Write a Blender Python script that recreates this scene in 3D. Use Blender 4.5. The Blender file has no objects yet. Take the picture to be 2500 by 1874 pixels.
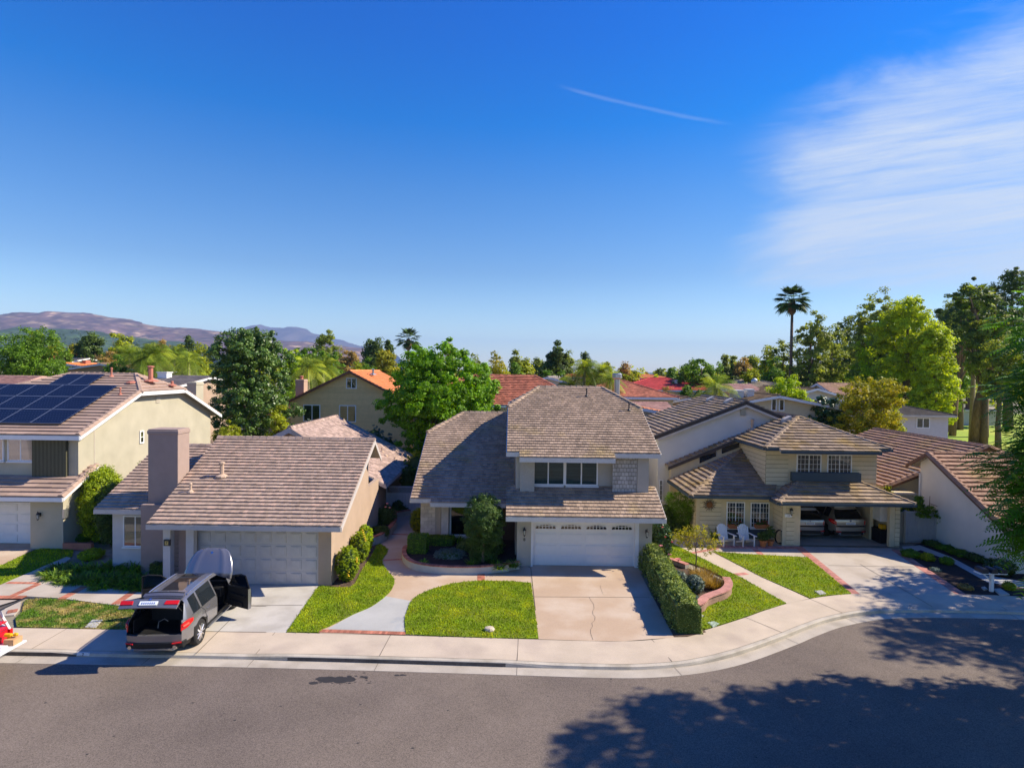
import bpy, math, random
import numpy as np
from mathutils import Vector, Matrix
R = math.radians
random.seed(7); rng = np.random.default_rng(7)
SC = bpy.context.scene
COL = SC.collection

# ------------------------------------------------------------------ camera
F = 1443.0; H = 9.25
PITCH = math.atan(32 / F); ROLL = R(0.75)
FW = Vector((0, math.cos(PITCH), -math.sin(PITCH)))
U0 = Vector((0, math.sin(PITCH), math.cos(PITCH)))
RT = (math.cos(ROLL) * Vector((1, 0, 0)) + math.sin(ROLL) * U0)
UP = (-math.sin(ROLL) * Vector((1, 0, 0)) + math.cos(ROLL) * U0)
cam = bpy.data.cameras.new("camera"); camo = bpy.data.objects.new("camera", cam); COL.objects.link(camo)
M3 = Matrix((RT, UP, -FW)).transposed()
camo.matrix_world = Matrix.Translation((0, 0, H)) @ M3.to_4x4()
cam.sensor_width = 36; cam.lens = 36 * F / 2500; cam.clip_end = 60000; cam.clip_start = 0.1
SC.camera = camo

# ------------------------------------------------------------------ light
SUNV = Vector((1.17, 0.16, 1.0)).normalized()
sun = bpy.data.lights.new("sun", 'SUN'); suno = bpy.data.objects.new("sun", sun); COL.objects.link(suno)
suno.rotation_euler = SUNV.to_track_quat('Z', 'Y').to_euler()
sun.energy = 5.0; sun.angle = R(0.55); sun.color = (1.0, 0.89, 0.70)
world = bpy.data.worlds.new("World"); SC.world = world; world.use_nodes = True
wt = world.node_tree; wt.nodes.clear()
SKY_STRENGTH = 0.08
def build_world():
    N = wt.nodes; L = wt.links
    out = N.new('ShaderNodeOutputWorld'); bg = N.new('ShaderNodeBackground')
    sky = N.new('ShaderNodeTexSky'); sky.sky_type = 'NISHITA'; sky.sun_disc = False
    sky.sun_elevation = math.asin(SUNV.z); sky.sun_rotation = math.atan2(SUNV.x, SUNV.y)
    sky.altitude = 300; sky.air_density = 1.0; sky.dust_density = 0.35; sky.ozone_density = 3.0
    hs = N.new('ShaderNodeHueSaturation'); hs.inputs['Saturation'].default_value = 1.15; hs.inputs['Value'].default_value = 1.0
    L.new(sky.outputs[0], hs.inputs['Color'])
    tc = N.new('ShaderNodeTexCoord'); sep = N.new('ShaderNodeSeparateXYZ'); L.new(tc.outputs['Generated'], sep.inputs[0])
    def m(op, a, b=None, c=None, clamp=False):
        n = N.new('ShaderNodeMath'); n.operation = op; n.use_clamp = clamp
        for i, q in enumerate((a, b, c)):
            if q is None: continue
            if isinstance(q, (int, float)): n.inputs[i].default_value = q
            else: L.new(q, n.inputs[i])
        return n.outputs[0]
    def ss(x, lo, hi):
        n = N.new('ShaderNodeMapRange'); n.interpolation_type = 'SMOOTHSTEP'
        L.new(x, n.inputs[0]); n.inputs[1].default_value = lo; n.inputs[2].default_value = hi
        return n.outputs[0]
    X, Y, Z = sep.outputs
    rp = N.new('ShaderNodeValToRGB'); L.new(Z, rp.inputs[0]); cr_ = rp.color_ramp
    cr_.elements[0].position = 0.0; cr_.elements[0].color = (.80, .80, .76, 1); cr_.elements[1].position = .62; cr_.elements[1].color = (.0, .31, .80, 1)
    for ps, c in ((.06, (.74, .72, .68, 1)), (.16, (.44, .51, .58, 1)), (.28, (.235, .46, .64, 1)), (.38, (.0, .40, .72, 1)), (.48, (.0, .35, .76, 1))):
        el = cr_.elements.new(ps); el.color = c
    gm = N.new('ShaderNodeVectorMath'); gm.operation = 'MULTIPLY'; L.new(hs.outputs[0], gm.inputs[0]); L.new(rp.outputs[0], gm.inputs[1])
    g2 = N.new('ShaderNodeVectorMath'); g2.operation = 'SCALE'; L.new(gm.outputs[0], g2.inputs[0]); g2.inputs['Scale'].default_value = 2.0
    graded = g2.outputs[0]
    yy = m('MAXIMUM', Y, 0.02)
    a = m('DIVIDE', X, yy); e = m('DIVIDE', Z, yy)
    def noise(ax, ex, off, scale, det, rough):
        cx = N.new('ShaderNodeCombineXYZ')
        L.new(m('ADD', m('MULTIPLY', a, ax), off), cx.inputs[0])
        # streaks tilt slightly, fanning from the right
        L.new(m('MULTIPLY', m('ADD', e, m('MULTIPLY', a, -0.16)), ex), cx.inputs[1])
        n = N.new('ShaderNodeTexNoise'); L.new(cx.outputs[0], n.inputs['Vector'])
        n.inputs['Scale'].default_value = scale; n.inputs['Detail'].default_value = det; n.inputs['Roughness'].default_value = rough
        n.inputs['Distortion'].default_value = 0.4
        return n.outputs['Fac']
    n1 = noise(1.1, 9.0, 3.1, 1.8, 9, 0.66); n2 = noise(1.6, 34.0, 9.2, 2.2, 8, 0.7); n3 = noise(2.2, 7.5, 5.5, 1.5, 5, 0.6)
    # region of the cirrus sheet
    wob = m('MULTIPLY', m('SUBTRACT', n3, 0.5), 0.26)
    left = ss(m('ADD', a, wob), 0.36, 0.52)
    top = m('SUBTRACT', 1.0, ss(m('ADD', m('SUBTRACT', e, m('MULTIPLY', a, 0.42)), m('MULTIPLY', wob, .8)), 0.14, 0.29))
    bot = ss(m('ADD', e, m('MULTIPLY', wob, 0.5)), 0.10, 0.20)
    reg = m('MULTIPLY', m('MULTIPLY', left, top), bot)
    tex = m('ADD', m('MULTIPLY', ss(n1, 0.34, 0.64), 0.6), m('MULTIPLY', ss(n2, 0.34, 0.66), 0.4))
    thick = m('MULTIPLY', m('MULTIPLY', reg, m('ADD', 0.44, m('MULTIPLY', tex, 0.55))), 0.90, clamp=True)
    # thin vapour trail
    a1 = m('SUBTRACT', a, .073); d = m('SUBTRACT', e, m('ADD', m('ADD', 0.477, m('MULTIPLY', a1, -0.27)), m('MULTIPLY', m('MULTIPLY', a1, a1), .21)))
    dd = m('ADD', d, m('MULTIPLY', m('SUBTRACT', n1, .5), 0.012))
    tr = m('SUBTRACT', 1.0, ss(m('ABSOLUTE', dd), 0.0, 0.0055))
    tr = m('MULTIPLY', tr, m('MULTIPLY', ss(a, 0.06, 0.12), m('SUBTRACT', 1.0, ss(a, 0.30, 0.38))))
    d2 = m('SUBTRACT', e, m('ADD', 0.375, m('MULTIPLY', a, 0.10)))
    t2 = m('MULTIPLY', m('SUBTRACT', 1.0, ss(m('ABSOLUTE', d2), 0.0, 0.009)), m('MULTIPLY', ss(a, 0.38, 0.44), m('SUBTRACT', 1.0, ss(a, 0.50, 0.58))))
    tr = m('MULTIPLY', m('MAXIMUM', tr, t2), m('ADD', .0, m('MULTIPLY', n1, 0.24)))
    fac = m('MAXIMUM', thick, tr, clamp=True)
    front = ss(Y, 0.05, 0.2)
    fac = m('MULTIPLY', fac, front)
    mix = N.new('ShaderNodeMix'); mix.data_type = 'RGBA'
    L.new(fac, mix.inputs[0]); L.new(graded, mix.inputs[6]); mix.inputs[7].default_value = CLOUD
    L.new(mix.outputs[2], bg.inputs[0]); bg.inputs[1].default_value = SKY_STRENGTH
    L.new(bg.outputs[0], out.inputs[0])
CLOUD = (5.7, 6.3, 7.1, 1)
build_world()
SC.view_settings.view_transform = 'Standard'; SC.view_settings.look = 'None'
SC.view_settings.exposure = 0.74; SC.view_settings.gamma = 1.0
SC.render.engine = 'CYCLES'

# ------------------------------------------------------------------ survey helpers
# measured spots of the photograph turned into points of the place (on a level or an upright plane)
ZONES = {'Z1': (0, 850, 3.4547), 'Z2': (0, 1250, 3.4547), 'Z3': (500, 850, 3.4547), 'Z4': (600, 1200, 3.4547), 'Z5': (1000, 880, 3.4547),
         'Z6': (1180, 1200, 3.4547), 'Z7': (1560, 900, 3.4547), 'Z8': (1860, 900, 3.4547), 'Z9': (1860, 1250, 3.4547), 'W2': (0, 720, 4.424),
         'W3': (450, 760, 4.424), 'W4': (900, 780, 4.424), 'W5': (1350, 800, 4.424), 'W6': (1780, 640, 3.072), 'V7': (250, 1300, 5.18),
         'V8': (0, 1400, 7.535), 'D': (0, 0, .8848), 'N': (0, 0, 1)}
def ray(zn, a, b):
    ox, oy, k = ZONES[zn]; u = ox + a / k; v = oy + b / k
    return FW + RT * ((u - 1250) / F) - UP * ((v - 937) / F)
def gz(zn, a, b, h=0.0):
    d = ray(zn, a, b); t = (h - H) / d.z
    return Vector((d.x * t, d.y * t, h))
def gy(zn, a, b, Y):
    d = ray(zn, a, b); t = Y / d.y
    return Vector((d.x * t, Y, H + d.z * t))
def gx(zn, a, b, X):
    d = ray(zn, a, b); t = X / d.x
    return Vector((X, d.y * t, H + d.z * t))

# ------------------------------------------------------------------ materials
def srgb(r, g, b):
    f = lambda c: (c / 255 / 12.92) if c / 255 <= .04045 else ((c / 255 + .055) / 1.055) ** 2.4
    return (f(r), f(g), f(b))
MATS = {}
def mat(name, col, rough=.8, var=.15, vs=3.0, fine=.1, fs=40.0, bump=0.0, bs=60.0, tint=0.0, spec=.3, metal=0.0, trans=0.0, col2=None, c2s=1.0, c2lo=.45, c2hi=.65, stretch=None, coat=0.0, wave=None):
    """procedural principled material: two noises, optional second colour in patches, per-face tint, bump, translucency"""
    if name in MATS: return MATS[name]
    m = bpy.data.materials.new(name); m.use_nodes = True; nt = m.node_tree; N = nt.nodes; L = nt.links
    P = N['Principled BSDF']; P.inputs['Roughness'].default_value = rough; P.inputs['Metallic'].default_value = metal
    P.inputs['Specular IOR Level'].default_value = spec
    if coat: P.inputs['Coat Weight'].default_value = coat; P.inputs['Coat Roughness'].default_value = .04
    tc = N.new('ShaderNodeTexCoord'); vec = tc.outputs['Object']
    if stretch:
        mp = N.new('ShaderNodeMapping'); mp.inputs['Scale'].default_value = stretch; L.new(vec, mp.inputs[0]); vec = mp.outputs[0]
    def noise(s, d=4, v=None):
        n = N.new('ShaderNodeTexNoise'); n.inputs['Scale'].default_value = s; n.inputs['Detail'].default_value = d
        L.new(v or vec, n.inputs['Vector']); return n.outputs['Fac']
    def mr(x, lo, hi, a, b):
        n = N.new('ShaderNodeMapRange'); L.new(x, n.inputs[0])
        for i, q in zip((1, 2, 3, 4), (lo, hi, a, b)): n.inputs[i].default_value = q
        return n.outputs[0]
    def mul(a, b):
        n = N.new('ShaderNodeMath'); n.operation = 'MULTIPLY'; L.new(a, n.inputs[0]); L.new(b, n.inputs[1]); return n.outputs[0]
    fac = None
    if var: fac = mr(noise(vs), .3, .7, 1 - var, 1 + var)
    if fine:
        g = mr(noise(fs, 3), .3, .7, 1 - fine, 1 + fine); fac = mul(fac, g) if fac else g
    if wave:
        wv = N.new('ShaderNodeTexWave'); wv.bands_direction = wave[0]; wv.inputs['Scale'].default_value = wave[1]; L.new(vec, wv.inputs[0])
        g = mr(wv.outputs['Fac'], 0, 1, 1 - wave[2], 1.0); fac = mul(fac, g) if fac else g
    if tint:
        at = N.new('ShaderNodeAttribute'); at.attribute_name = 'tint'
        g = mr(at.outputs['Fac'], 0, 1, 1 - tint, 1 + tint); fac = mul(fac, g) if fac else g
    base = None
    if col2:
        mx = N.new('ShaderNodeMix'); mx.data_type = 'RGBA'; mx.inputs[6].default_value = (*col, 1); mx.inputs[7].default_value = (*col2, 1)
        if c2s < 0:
            at = N.new('ShaderNodeAttribute'); at.attribute_name = 'tint'
            L.new(mr(at.outputs['Fac'], c2lo, c2hi, 0, 1), mx.inputs[0])
        else: L.new(mr(noise(c2s, 5, tc.outputs['Object']), c2lo, c2hi, 0, 1), mx.inputs[0])
        base = mx.outputs[2]
    if fac:
        vm = N.new('ShaderNodeVectorMath'); vm.operation = 'SCALE'
        if base: L.new(base, vm.inputs[0])
        else: vm.inputs[0].default_value = col
        L.new(fac, vm.inputs['Scale']); base = vm.outputs[0]
    if base: L.new(base, P.inputs['Base Color'])
    else: P.inputs['Base Color'].default_value = (*col, 1)
    if bump:
        b = N.new('ShaderNodeBump'); b.inputs['Strength'].default_value = bump; b.inputs['Distance'].default_value = .02
        L.new(noise(bs, 5), b.inputs['Height']); L.new(b.outputs[0], P.inputs['Normal'])
    if trans:
        t = N.new('ShaderNodeBsdfTranslucent'); s = N.new('ShaderNodeMixShader'); s.inputs[0].default_value = trans
        if base:
            v2 = N.new('ShaderNodeVectorMath'); v2.operation = 'MULTIPLY'; v2.inputs[1].default_value = (1.5, 1.35, .6); L.new(base, v2.inputs[0]); L.new(v2.outputs[0], t.inputs[0])
        L.new(P.outputs[0], s.inputs[1]); L.new(t.outputs[0], s.inputs[2]); L.new(s.outputs[0], N['Material Output'].inputs[0])
    MATS[name] = m; return m
def glassmat(name, col=(.55, .66, .68), refl=.36):
    if name in MATS: return MATS[name]
    m = bpy.data.materials.new(name); m.use_nodes = True; nt = m.node_tree; N = nt.nodes; L = nt.links; N.remove(N['Principled BSDF'])
    tr = N.new('ShaderNodeBsdfTransparent'); tr.inputs[0].default_value = (*col, 1)
    gl = N.new('ShaderNodeBsdfGlossy'); gl.inputs['Roughness'].default_value = .03
    lw = N.new('ShaderNodeLayerWeight'); lw.inputs[0].default_value = refl
    mx = N.new('ShaderNodeMixShader'); L.new(lw.outputs['Fresnel'], mx.inputs[0]); L.new(tr.outputs[0], mx.inputs[1]); L.new(gl.outputs[0], mx.inputs[2])
    L.new(mx.outputs[0], N['Material Output'].inputs[0]); MATS[name] = m; return m

# ------------------------------------------------------------------ mesh building
ORG = {}
class MB:
    def __init__(s): s.v = []; s.f = []; s.t = []
    def face(s, pts, t=.5):
        i = len(s.v); s.v.extend(tuple(p) for p in pts); s.f.append(tuple(range(i, i + len(pts)))); s.t.append(t)
    def box(s, x0, x1, y0, y1, z0, z1, t=.5):
        s.hexa([(x0, y0, z0), (x1, y0, z0), (x1, y1, z0), (x0, y1, z0), (x0, y0, z1), (x1, y0, z1), (x1, y1, z1), (x0, y1, z1)], t); return s
    def hexa(s, p, t=.5):
        i = len(s.v); s.v.extend(tuple(q) for q in p)
        for f in ((0, 3, 2, 1), (4, 5, 6, 7), (0, 1, 5, 4), (1, 2, 6, 5), (2, 3, 7, 6), (3, 0, 4, 7)): s.f.append(tuple(i + k for k in f)); s.t.append(t)
        return s
    def obox(s, o, u, w, n, d, h, t=.5, z=Vector((0, 0, 1))):
        """box from corner o: w along u, d along n, h along z"""
        o = Vector(o); u = Vector(u); n = Vector(n); a, b, c = u * w, n * d, Vector(z) * h
        s.hexa([o, o + a, o + a + b, o + b, o + c, o + a + c, o + a + b + c, o + b + c], t); return s
    def prism(s, poly, z0, z1, t=.5, bottom=False):
        n = len(poly); i = len(s.v)
        ar = sum(poly[k][0] * poly[(k + 1) % n][1] - poly[(k + 1) % n][0] * poly[k][1] for k in range(n))
        if ar < 0: poly = poly[::-1]
        s.v.extend((p[0], p[1], z0) for p in poly); s.v.extend((p[0], p[1], z1) for p in poly)
        s.f.append(tuple(i + n + k for k in range(n))); s.t.append(t)
        if bottom: s.f.append(tuple(i + n - 1 - k for k in range(n))); s.t.append(t)
        for k in range(n):
            s.f.append((i + k, i + (k + 1) % n, i + n + (k + 1) % n, i + n + k)); s.t.append(t)
        return s
    def extr(s, pts, d, t=.5):
        """closed polygon extruded by vector d"""
        n = len(pts); i = len(s.v); d = Vector(d); pts = [Vector(p) for p in pts]
        s.v.extend(tuple(p) for p in pts); s.v.extend(tuple(p + d) for p in pts)
        s.f.append(tuple(i + k for k in range(n))); s.f.append(tuple(i + 2 * n - 1 - k for k in range(n))); s.t += [t, t]
        for k in range(n):
            s.f.append((i + (k + 1) % n, i + k, i + n + k, i + n + (k + 1) % n)); s.t.append(t)
        return s
    def tube(s, path, rad, n=8, t=.5, cap=True):
        path = [Vector(p) for p in path]
        if isinstance(rad, (int, float)): rad = [rad] * len(path)
        i = len(s.v); prev = None
        for k, p in enumerate(path):
            d = (path[min(k + 1, len(path) - 1)] - path[max(k - 1, 0)]).normalized()
            a = Vector((0, 0, 1)) if abs(d.z) < .9 else Vector((1, 0, 0))
            if prev is not None: a = prev
            x = (a - d * a.dot(d)).normalized(); prev = x; y = d.cross(x)
            for j in range(n):
                q = 2 * math.pi * j / n; s.v.append(tuple(p + (x * math.cos(q) + y * math.sin(q)) * rad[k]))
        for k in range(len(path) - 1):
            for j in range(n):
                s.f.append((i + k * n + j, i + k * n + (j + 1) % n, i + (k + 1) * n + (j + 1) % n, i + (k + 1) * n + j)); s.t.append(t)
        if cap:
            s.f.append(tuple(i + j for j in range(n))[::-1]); s.f.append(tuple(i + (len(path) - 1) * n + j for j in range(n))); s.t += [t, t]
        return s
    def lathe(s, c, prof, n=16, axis='Z', t=.5):
        """profile of (r, h) about an axis through c"""
        c = Vector(c); i = len(s.v); ax = {'X': (Vector((0, 1, 0)), Vector((0, 0, 1)), Vector((1, 0, 0))), 'Y': (Vector((0, 0, 1)), Vector((1, 0, 0)), Vector((0, 1, 0))), 'Z': (Vector((1, 0, 0)), Vector((0, 1, 0)), Vector((0, 0, 1)))}[axis]
        for r, h in prof:
            for j in range(n):
                q = 2 * math.pi * j / n; s.v.append(tuple(c + ax[0] * r * math.cos(q) + ax[1] * r * math.sin(q) + ax[2] * h))
        for k in range(len(prof) - 1):
            for j in range(n):
                s.f.append((i + k * n + j, i + k * n + (j + 1) % n, i + (k + 1) * n + (j + 1) % n, i + (k + 1) * n + j)); s.t.append(t)
        s.f.append(tuple(i + j for j in range(n))[::-1]); s.f.append(tuple(i + (len(prof) - 1) * n + j for j in range(n))); s.t += [t, t]
        return s
    def build(s, name, m, parent=None, smooth=False, local=False, bevel=0.0):
        me = bpy.data.meshes.new(name)
        off = Vector((0, 0, 0)) if (local or parent is None) else ORG.get(parent.name, Vector((0, 0, 0)))
        vs = [(x - off[0], y - off[1], z - off[2]) for x, y, z in s.v]
        me.from_pydata(vs, [], s.f); me.update()
        at = me.attributes.new('tint', 'FLOAT', 'FACE'); at.data.foreach_set('value', s.t)
        if m: me.materials.append(m)
        if smooth: me.polygons.foreach_set('use_smooth', [True] * len(me.polygons))
        o = bpy.data.objects.new(name, me); COL.objects.link(o)
        if bevel:
            b = o.modifiers.new('bevel', 'BEVEL'); b.width = bevel; b.segments = 2; b.limit_method = 'ANGLE'
        if parent: o.parent = parent; ORG[o.name] = off
        return o
def tag(o, label=None, cat=None, group=None, kind=None):
    if label: o['label'] = label
    if cat: o['category'] = cat
    if group: o['group'] = group
    if kind: o['kind'] = kind
    return o
def thing(name, label, cat, loc=(0, 0, 0), group=None, rz=0):
    o = bpy.data.objects.new(name, None); COL.objects.link(o); o.location = loc; o.rotation_euler = (0, 0, rz)
    o.empty_display_size = .2; ORG[o.name] = Vector(loc); return tag(o, label, cat, group)
def copy_tree(o, loc, rz=0, sc=None, label=None, group=None, parent=None):
    c = o.copy(); COL.objects.link(c)
    if parent is None:
        c.location = loc; c.rotation_euler = (0, 0, rz)
        if sc: c.scale = (sc, sc, sc) if isinstance(sc, (int, float)) else sc
    else: c.parent = parent
    if label: c['label'] = label
    if group: c['group'] = group
    for ch in o.children: copy_tree(ch, None, parent=c)
    return c
def sheet(name, poly, z, m, label=None, cat=None, kind='structure', thick=0.0):
    mb = MB()
    if thick: mb.prism([(p[0], p[1]) for p in poly], z - thick, z)
    else: mb.face([(p[0], p[1], z) for p in poly])
    o = mb.build(name, m); tag(o, label, cat, None, kind); fix_up(o); return o
def fix_up(o):
    me = o.data; me.update()
    for p in me.polygons:
        pass
    if len(me.polygons) == 1 and me.polygons[0].normal.z < 0: me.flip_normals()

# ---- tiled planes (roof tiles, wall shingles, lap boards)
def clip2(poly, hp):
    """clip 2-D polygon by half planes (a, b, c): a x + b y + c >= 0"""
    for a, b, c in hp:
        out = []; n = len(poly)
        for i in range(n):
            p = poly[i]; q = poly[(i + 1) % n]; dp = a * p[0] + b * p[1] + c; dq = a * q[0] + b * q[1] + c
            if dp >= 0: out.append(p)
            if (dp >= 0) != (dq >= 0):
                t = dp / (dp - dq); out.append((p[0] + t * (q[0] - p[0]), p[1] + t * (q[1] - p[1])))
        poly = out
        if len(poly) < 3: return []
    return poly
def tiles(mb, pts, course=.3, tw=.3, th=.04, gap=.006, jit=.0, lift=.0, seed=1, stagger=True, tmin=0., tmax=1., vgap=0.):
    """lay staggered courses over a planar convex polygon; each tile is a wedge thick at its lower edge"""
    rd = random.Random(seed)
    pts = [Vector(p) for p in pts]; n = Vector((0, 0, 0))
    for i in range(len(pts)): n += (pts[i] - pts[0]).cross(pts[(i + 1) % len(pts)] - pts[0])
    n.normalize()
    if n.z < -1e-4: n = -n
    u = Vector((0, 0, 1)).cross(n)
    u.normalize(); v = n.cross(u)
    if v.z < 0: v = -v; u = -u
    o = min(pts, key=lambda p: p.dot(v))
    P2 = [((p - o).dot(u), (p - o).dot(v)) for p in pts]
    ar = sum(P2[k][0] * P2[(k + 1) % len(P2)][1] - P2[(k + 1) % len(P2)][0] * P2[k][1] for k in range(len(P2)))
    if ar < 0: P2 = P2[::-1]
    hp = []
    for i in range(len(P2)):
        a = P2[i]; b = P2[(i + 1) % len(P2)]; dx, dy = b[0] - a[0], b[1] - a[1]; l = math.hypot(dx, dy)
        if l < 1e-6: continue
        hp.append((-dy / l, dx / l, (dy * a[0] - dx * a[1]) / l))
    u0, u1 = min(p[0] for p in P2), max(p[0] for p in P2); v1 = max(p[1] for p in P2)
    k = 0; y = 0.0
    while y < v1 - 1e-4:
        row = clip2([(u0 - 1, y), (u1 + 1, y), (u1 + 1, y + course), (u0 - 1, y + course)], hp)
        if row:
            ra, rb = min(p[0] for p in row), max(p[0] for p in row)
            off = (k % 2) * tw * .5 if stagger else 0
            i0 = math.floor((ra - off) / tw); i1 = math.ceil((rb - off) / tw)
            xs = off + i0 * tw
            for i in range(i0, i1):
                w = tw; xa = off + i * tw + gap; xb = off + (i + 1) * tw - gap
                dy = rd.random() * jit; tn = tmin + (tmax - tmin) * rd.random(); hh = th * (1 - .25 * rd.random())
                c = clip2([(xa, y + dy + vgap), (xb, y + dy + vgap), (xb, y + course + .0), (xa, y + course + .0)], hp)
                if not c: continue
                top = [o + u * p[0] + v * p[1] + n * (lift + hh * (1 - (p[1] - y) / course) + .004) for p in c]
                bot = [o + u * p[0] + v * p[1] + n * (lift - .01) for p in c]
                m_ = len(c); b0 = len(mb.v); mb.v.extend(map(tuple, top)); mb.v.extend(map(tuple, bot))
                mb.f.append(tuple(b0 + q for q in range(m_))); mb.t.append(tn)
                for q in range(m_):
                    mb.f.append((b0 + (q + 1) % m_, b0 + q, b0 + m_ + q, b0 + m_ + (q + 1) % m_)); mb.t.append(tn)
        y += course; k += 1
def slab(mb, pts, th=.12, off=0.0, t=.5):
    pts = [Vector(p) for p in pts]; n = Vector((0, 0, 0))
    for i in range(len(pts)): n += (pts[i] - pts[0]).cross(pts[(i + 1) % len(pts)] - pts[0])
    n.normalize()
    if n.z < -1e-4: n = -n
    mb.extr([p + n * off for p in pts], -n * th, t)
def caps(mb, p0, p1, w=.17, L=.36, h=.07, seed=3):
    """overlapping ridge / hip caps along a line"""
    rd = random.Random(seed); p0 = Vector(p0); p1 = Vector(p1); d = p1 - p0; D = d.length; d.normalize()
    s = d.cross(Vector((0, 0, 1))).normalized(); n = s.cross(d)
    if n.z < 0: n = -n
    k = max(1, int(D / L)); l = D / k
    for i in range(k):
        a = p0 + d * (i * l); b = p0 + d * ((i + 1) * l + .03); h0 = h + .03; h1 = h - .0
        mb.hexa([a - s * w - n * .06, a + s * w - n * .06, b + s * w - n * .06, b - s * w - n * .06,
                 a - s * w * .45 + n * h0, a + s * w * .45 + n * h0, b + s * w * .45 + n * h1, b - s * w * .45 + n * h1], rd.random())
def board(mb, p0, p1, n, w=.03, h=.2, t=.5):
    """trim board from p0 to p1 (its top edge), thickness w along n, hanging h down"""
    p0 = Vector(p0); p1 = Vector(p1); n = Vector(n); z = Vector((0, 0, -h))
    mb.hexa([p0 + z, p1 + z, p1 + n * w + z, p0 + n * w + z, p0, p1, p1 + n * w, p0 + n * w], t)
def roof_part(root, planes, mt, course, tw, th, ridge=(), seed=1, capm=None, slabm=None, jit=0, name='roof', **kw):
    mb = MB()
    for i, p in enumerate(planes): tiles(mb, p, course, tw, th, seed=seed + i, jit=jit, **kw)
    for i, (a, b) in enumerate(ridge): caps(mb, a, b, seed=seed * 7 + i)
    o = mb.build(name, mt, root)
    sb = MB()
    for p in planes: slab(sb, p, .1, .0)
    s = sb.build('roof_deck', slabm or M['soffit'], o)
    return o
def window(root, p, u, w, h, vb=(.5,), hb=(), back='blinds', fr=.06, grid=None, frm=None, name='window', sill=True, glass=None):
    """window proud of a wall. p: lower left corner seen from outside, u: unit vector to the right"""
    p = Vector(p); u = Vector(u); n = u.cross(Vector((0, 0, 1))); frm = frm or M['white_trim']
    m = MB(); d = .07; up = Vector((0, 0, 1))
    q = p - n * .02
    m.obox(q, u, w, n, d, fr); m.obox(q + up * (h - fr), u, w, n, d, fr)
    m.obox(q + up * fr, u, fr, n, d, h - 2 * fr); m.obox(q + up * fr + u * (w - fr), u, fr, n, d, h - 2 * fr)
    for x in vb: m.obox(q + up * fr + u * (w * x - fr * .45), u, fr * .9, n, d - .008, h - 2 * fr)
    for z in hb: m.obox(q + up * (h * z - .02) + u * fr, u, w - 2 * fr, n, d - .012, .04)
    f = m.build(name, frm, root)
    g = MB(); g.obox(p + u * fr * .5 + up * fr * .5 + n * .030, u, w - fr, n, .006, h - fr); g.build('pane', glass or M['glass'], f)
    b = MB()
    if back == 'blinds':
        z = fr
        while z < h - fr:
            o = p + up * z + u * fr * .6 + n * .006
            b.hexa([o, o + u * (w - 1.2 * fr), o + u * (w - 1.2 * fr) + n * .004, o + n * .004, o + up * .05 + n * .012, o + up * .05 + n * .012 + u * (w - 1.2 * fr), o + up * .05 + n * .016 + u * (w - 1.2 * fr), o + up * .05 + n * .016], random.random()); z += .06
        b.build('blinds', M['blinds'], f)
    elif back == 'shutter':
        for k, x in enumerate((.0, .5)):
            z = fr
            while z < h - fr:
                o = p + up * z + u * (fr * .6 + x * (w - fr)) + n * .006
                b.obox(o, u, (w - fr) * .46, n, .012, .055, random.random()); z += .08
        b.build('shutters', M['shutter'], f)
        c = MB(); c.obox(p + n * .002, u, w, n, .003, h); c.build('interior', M['dark_inside'], f)
    else:
        b.obox(p + n * .002, u, w, n, .006, h); b.build('interior', M[back], f)
    if grid:
        gr = MB(); nx, nz = grid
        for i in range(1, nx): gr.obox(p + u * (w * i / nx - .008) + up * fr + n * .038, u, .016, n, .012, h - 2 * fr)
        for j in range(1, nz): gr.obox(p + up * (h * j / nz - .008) + u * fr + n * .038, u, w - 2 * fr, n, .011, .016)
        gr.build('muntins', frm, f)
    if sill:
        s = MB(); s.obox(p - u * .04 - up * .07 - n * .01, u, w + .08, n, .11, .06); s.build('sill', frm, f)
    return f
# ------------------------------------------------------------------ palette
M = {}
def mk(k, *a, **kw): M[k] = mat(k, *a, **kw); return M[k]
mk('soffit', (.42, .38, .33), .85)
mk('white_trim', (.74, .74, .74), .5, var=.03, fine=.02)
mk('brown_trim', (.20, .085, .05), .8)
mk('beige_trim', (.55, .48, .40), .6, var=.05)
mk('glassdark', (.012, .016, .02), .05, var=0, fine=0, spec=.8)
M['glass'] = glassmat('glass'); M['glass_tint'] = glassmat('glass_tint', (.12, .15, .17), .5)
mk('blinds', (.50, .49, .44), .6, tint=.12, var=0, fine=0)
mk('shutter', (.22, .22, .21), .6, tint=.12, var=0, fine=0)
mk('dark_inside', (.02, .022, .025), .9, var=0, fine=0)
mk('night_inside', (.012, .014, .02), .9, var=0, fine=0)
mk('garden_reflect', (.10, .11, .09), .9, col2=(.2, .2, .17), c2s=3)
# concrete and ground
mk('asphalt', (.180, .145, .120), .95, var=.10, vs=.5, fine=.40, fs=42, bump=.5, bs=90, spec=.2, col2=(.145, .117, .100), c2s=.16, c2lo=.42, c2hi=.62)
mk('concrete_walk', (.51, .42, .325), .9, var=.09, vs=.8, fine=.05, fs=30, bump=.08, bs=60, col2=(.42, .34, .275), c2s=.7, c2lo=.5, c2hi=.75)
mk('concrete_drive', (.47, .44, .40), .9, var=.06, vs=.6, fine=.05, fs=30, bump=.08, bs=60, col2=(.39, .36, .32), c2s=.9)
mk('concrete_pink', (.46, .335, .235), .9, var=.07, vs=.5, fine=.05, fs=30, bump=.08, bs=60, col2=(.50, .40, .31), c2s=.5)
mk('concrete_c', (.46, .40, .34), .9, var=.08, vs=.6, fine=.05, fs=30, bump=.08, bs=60, col2=(.38, .32, .26), c2s=.7)
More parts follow.
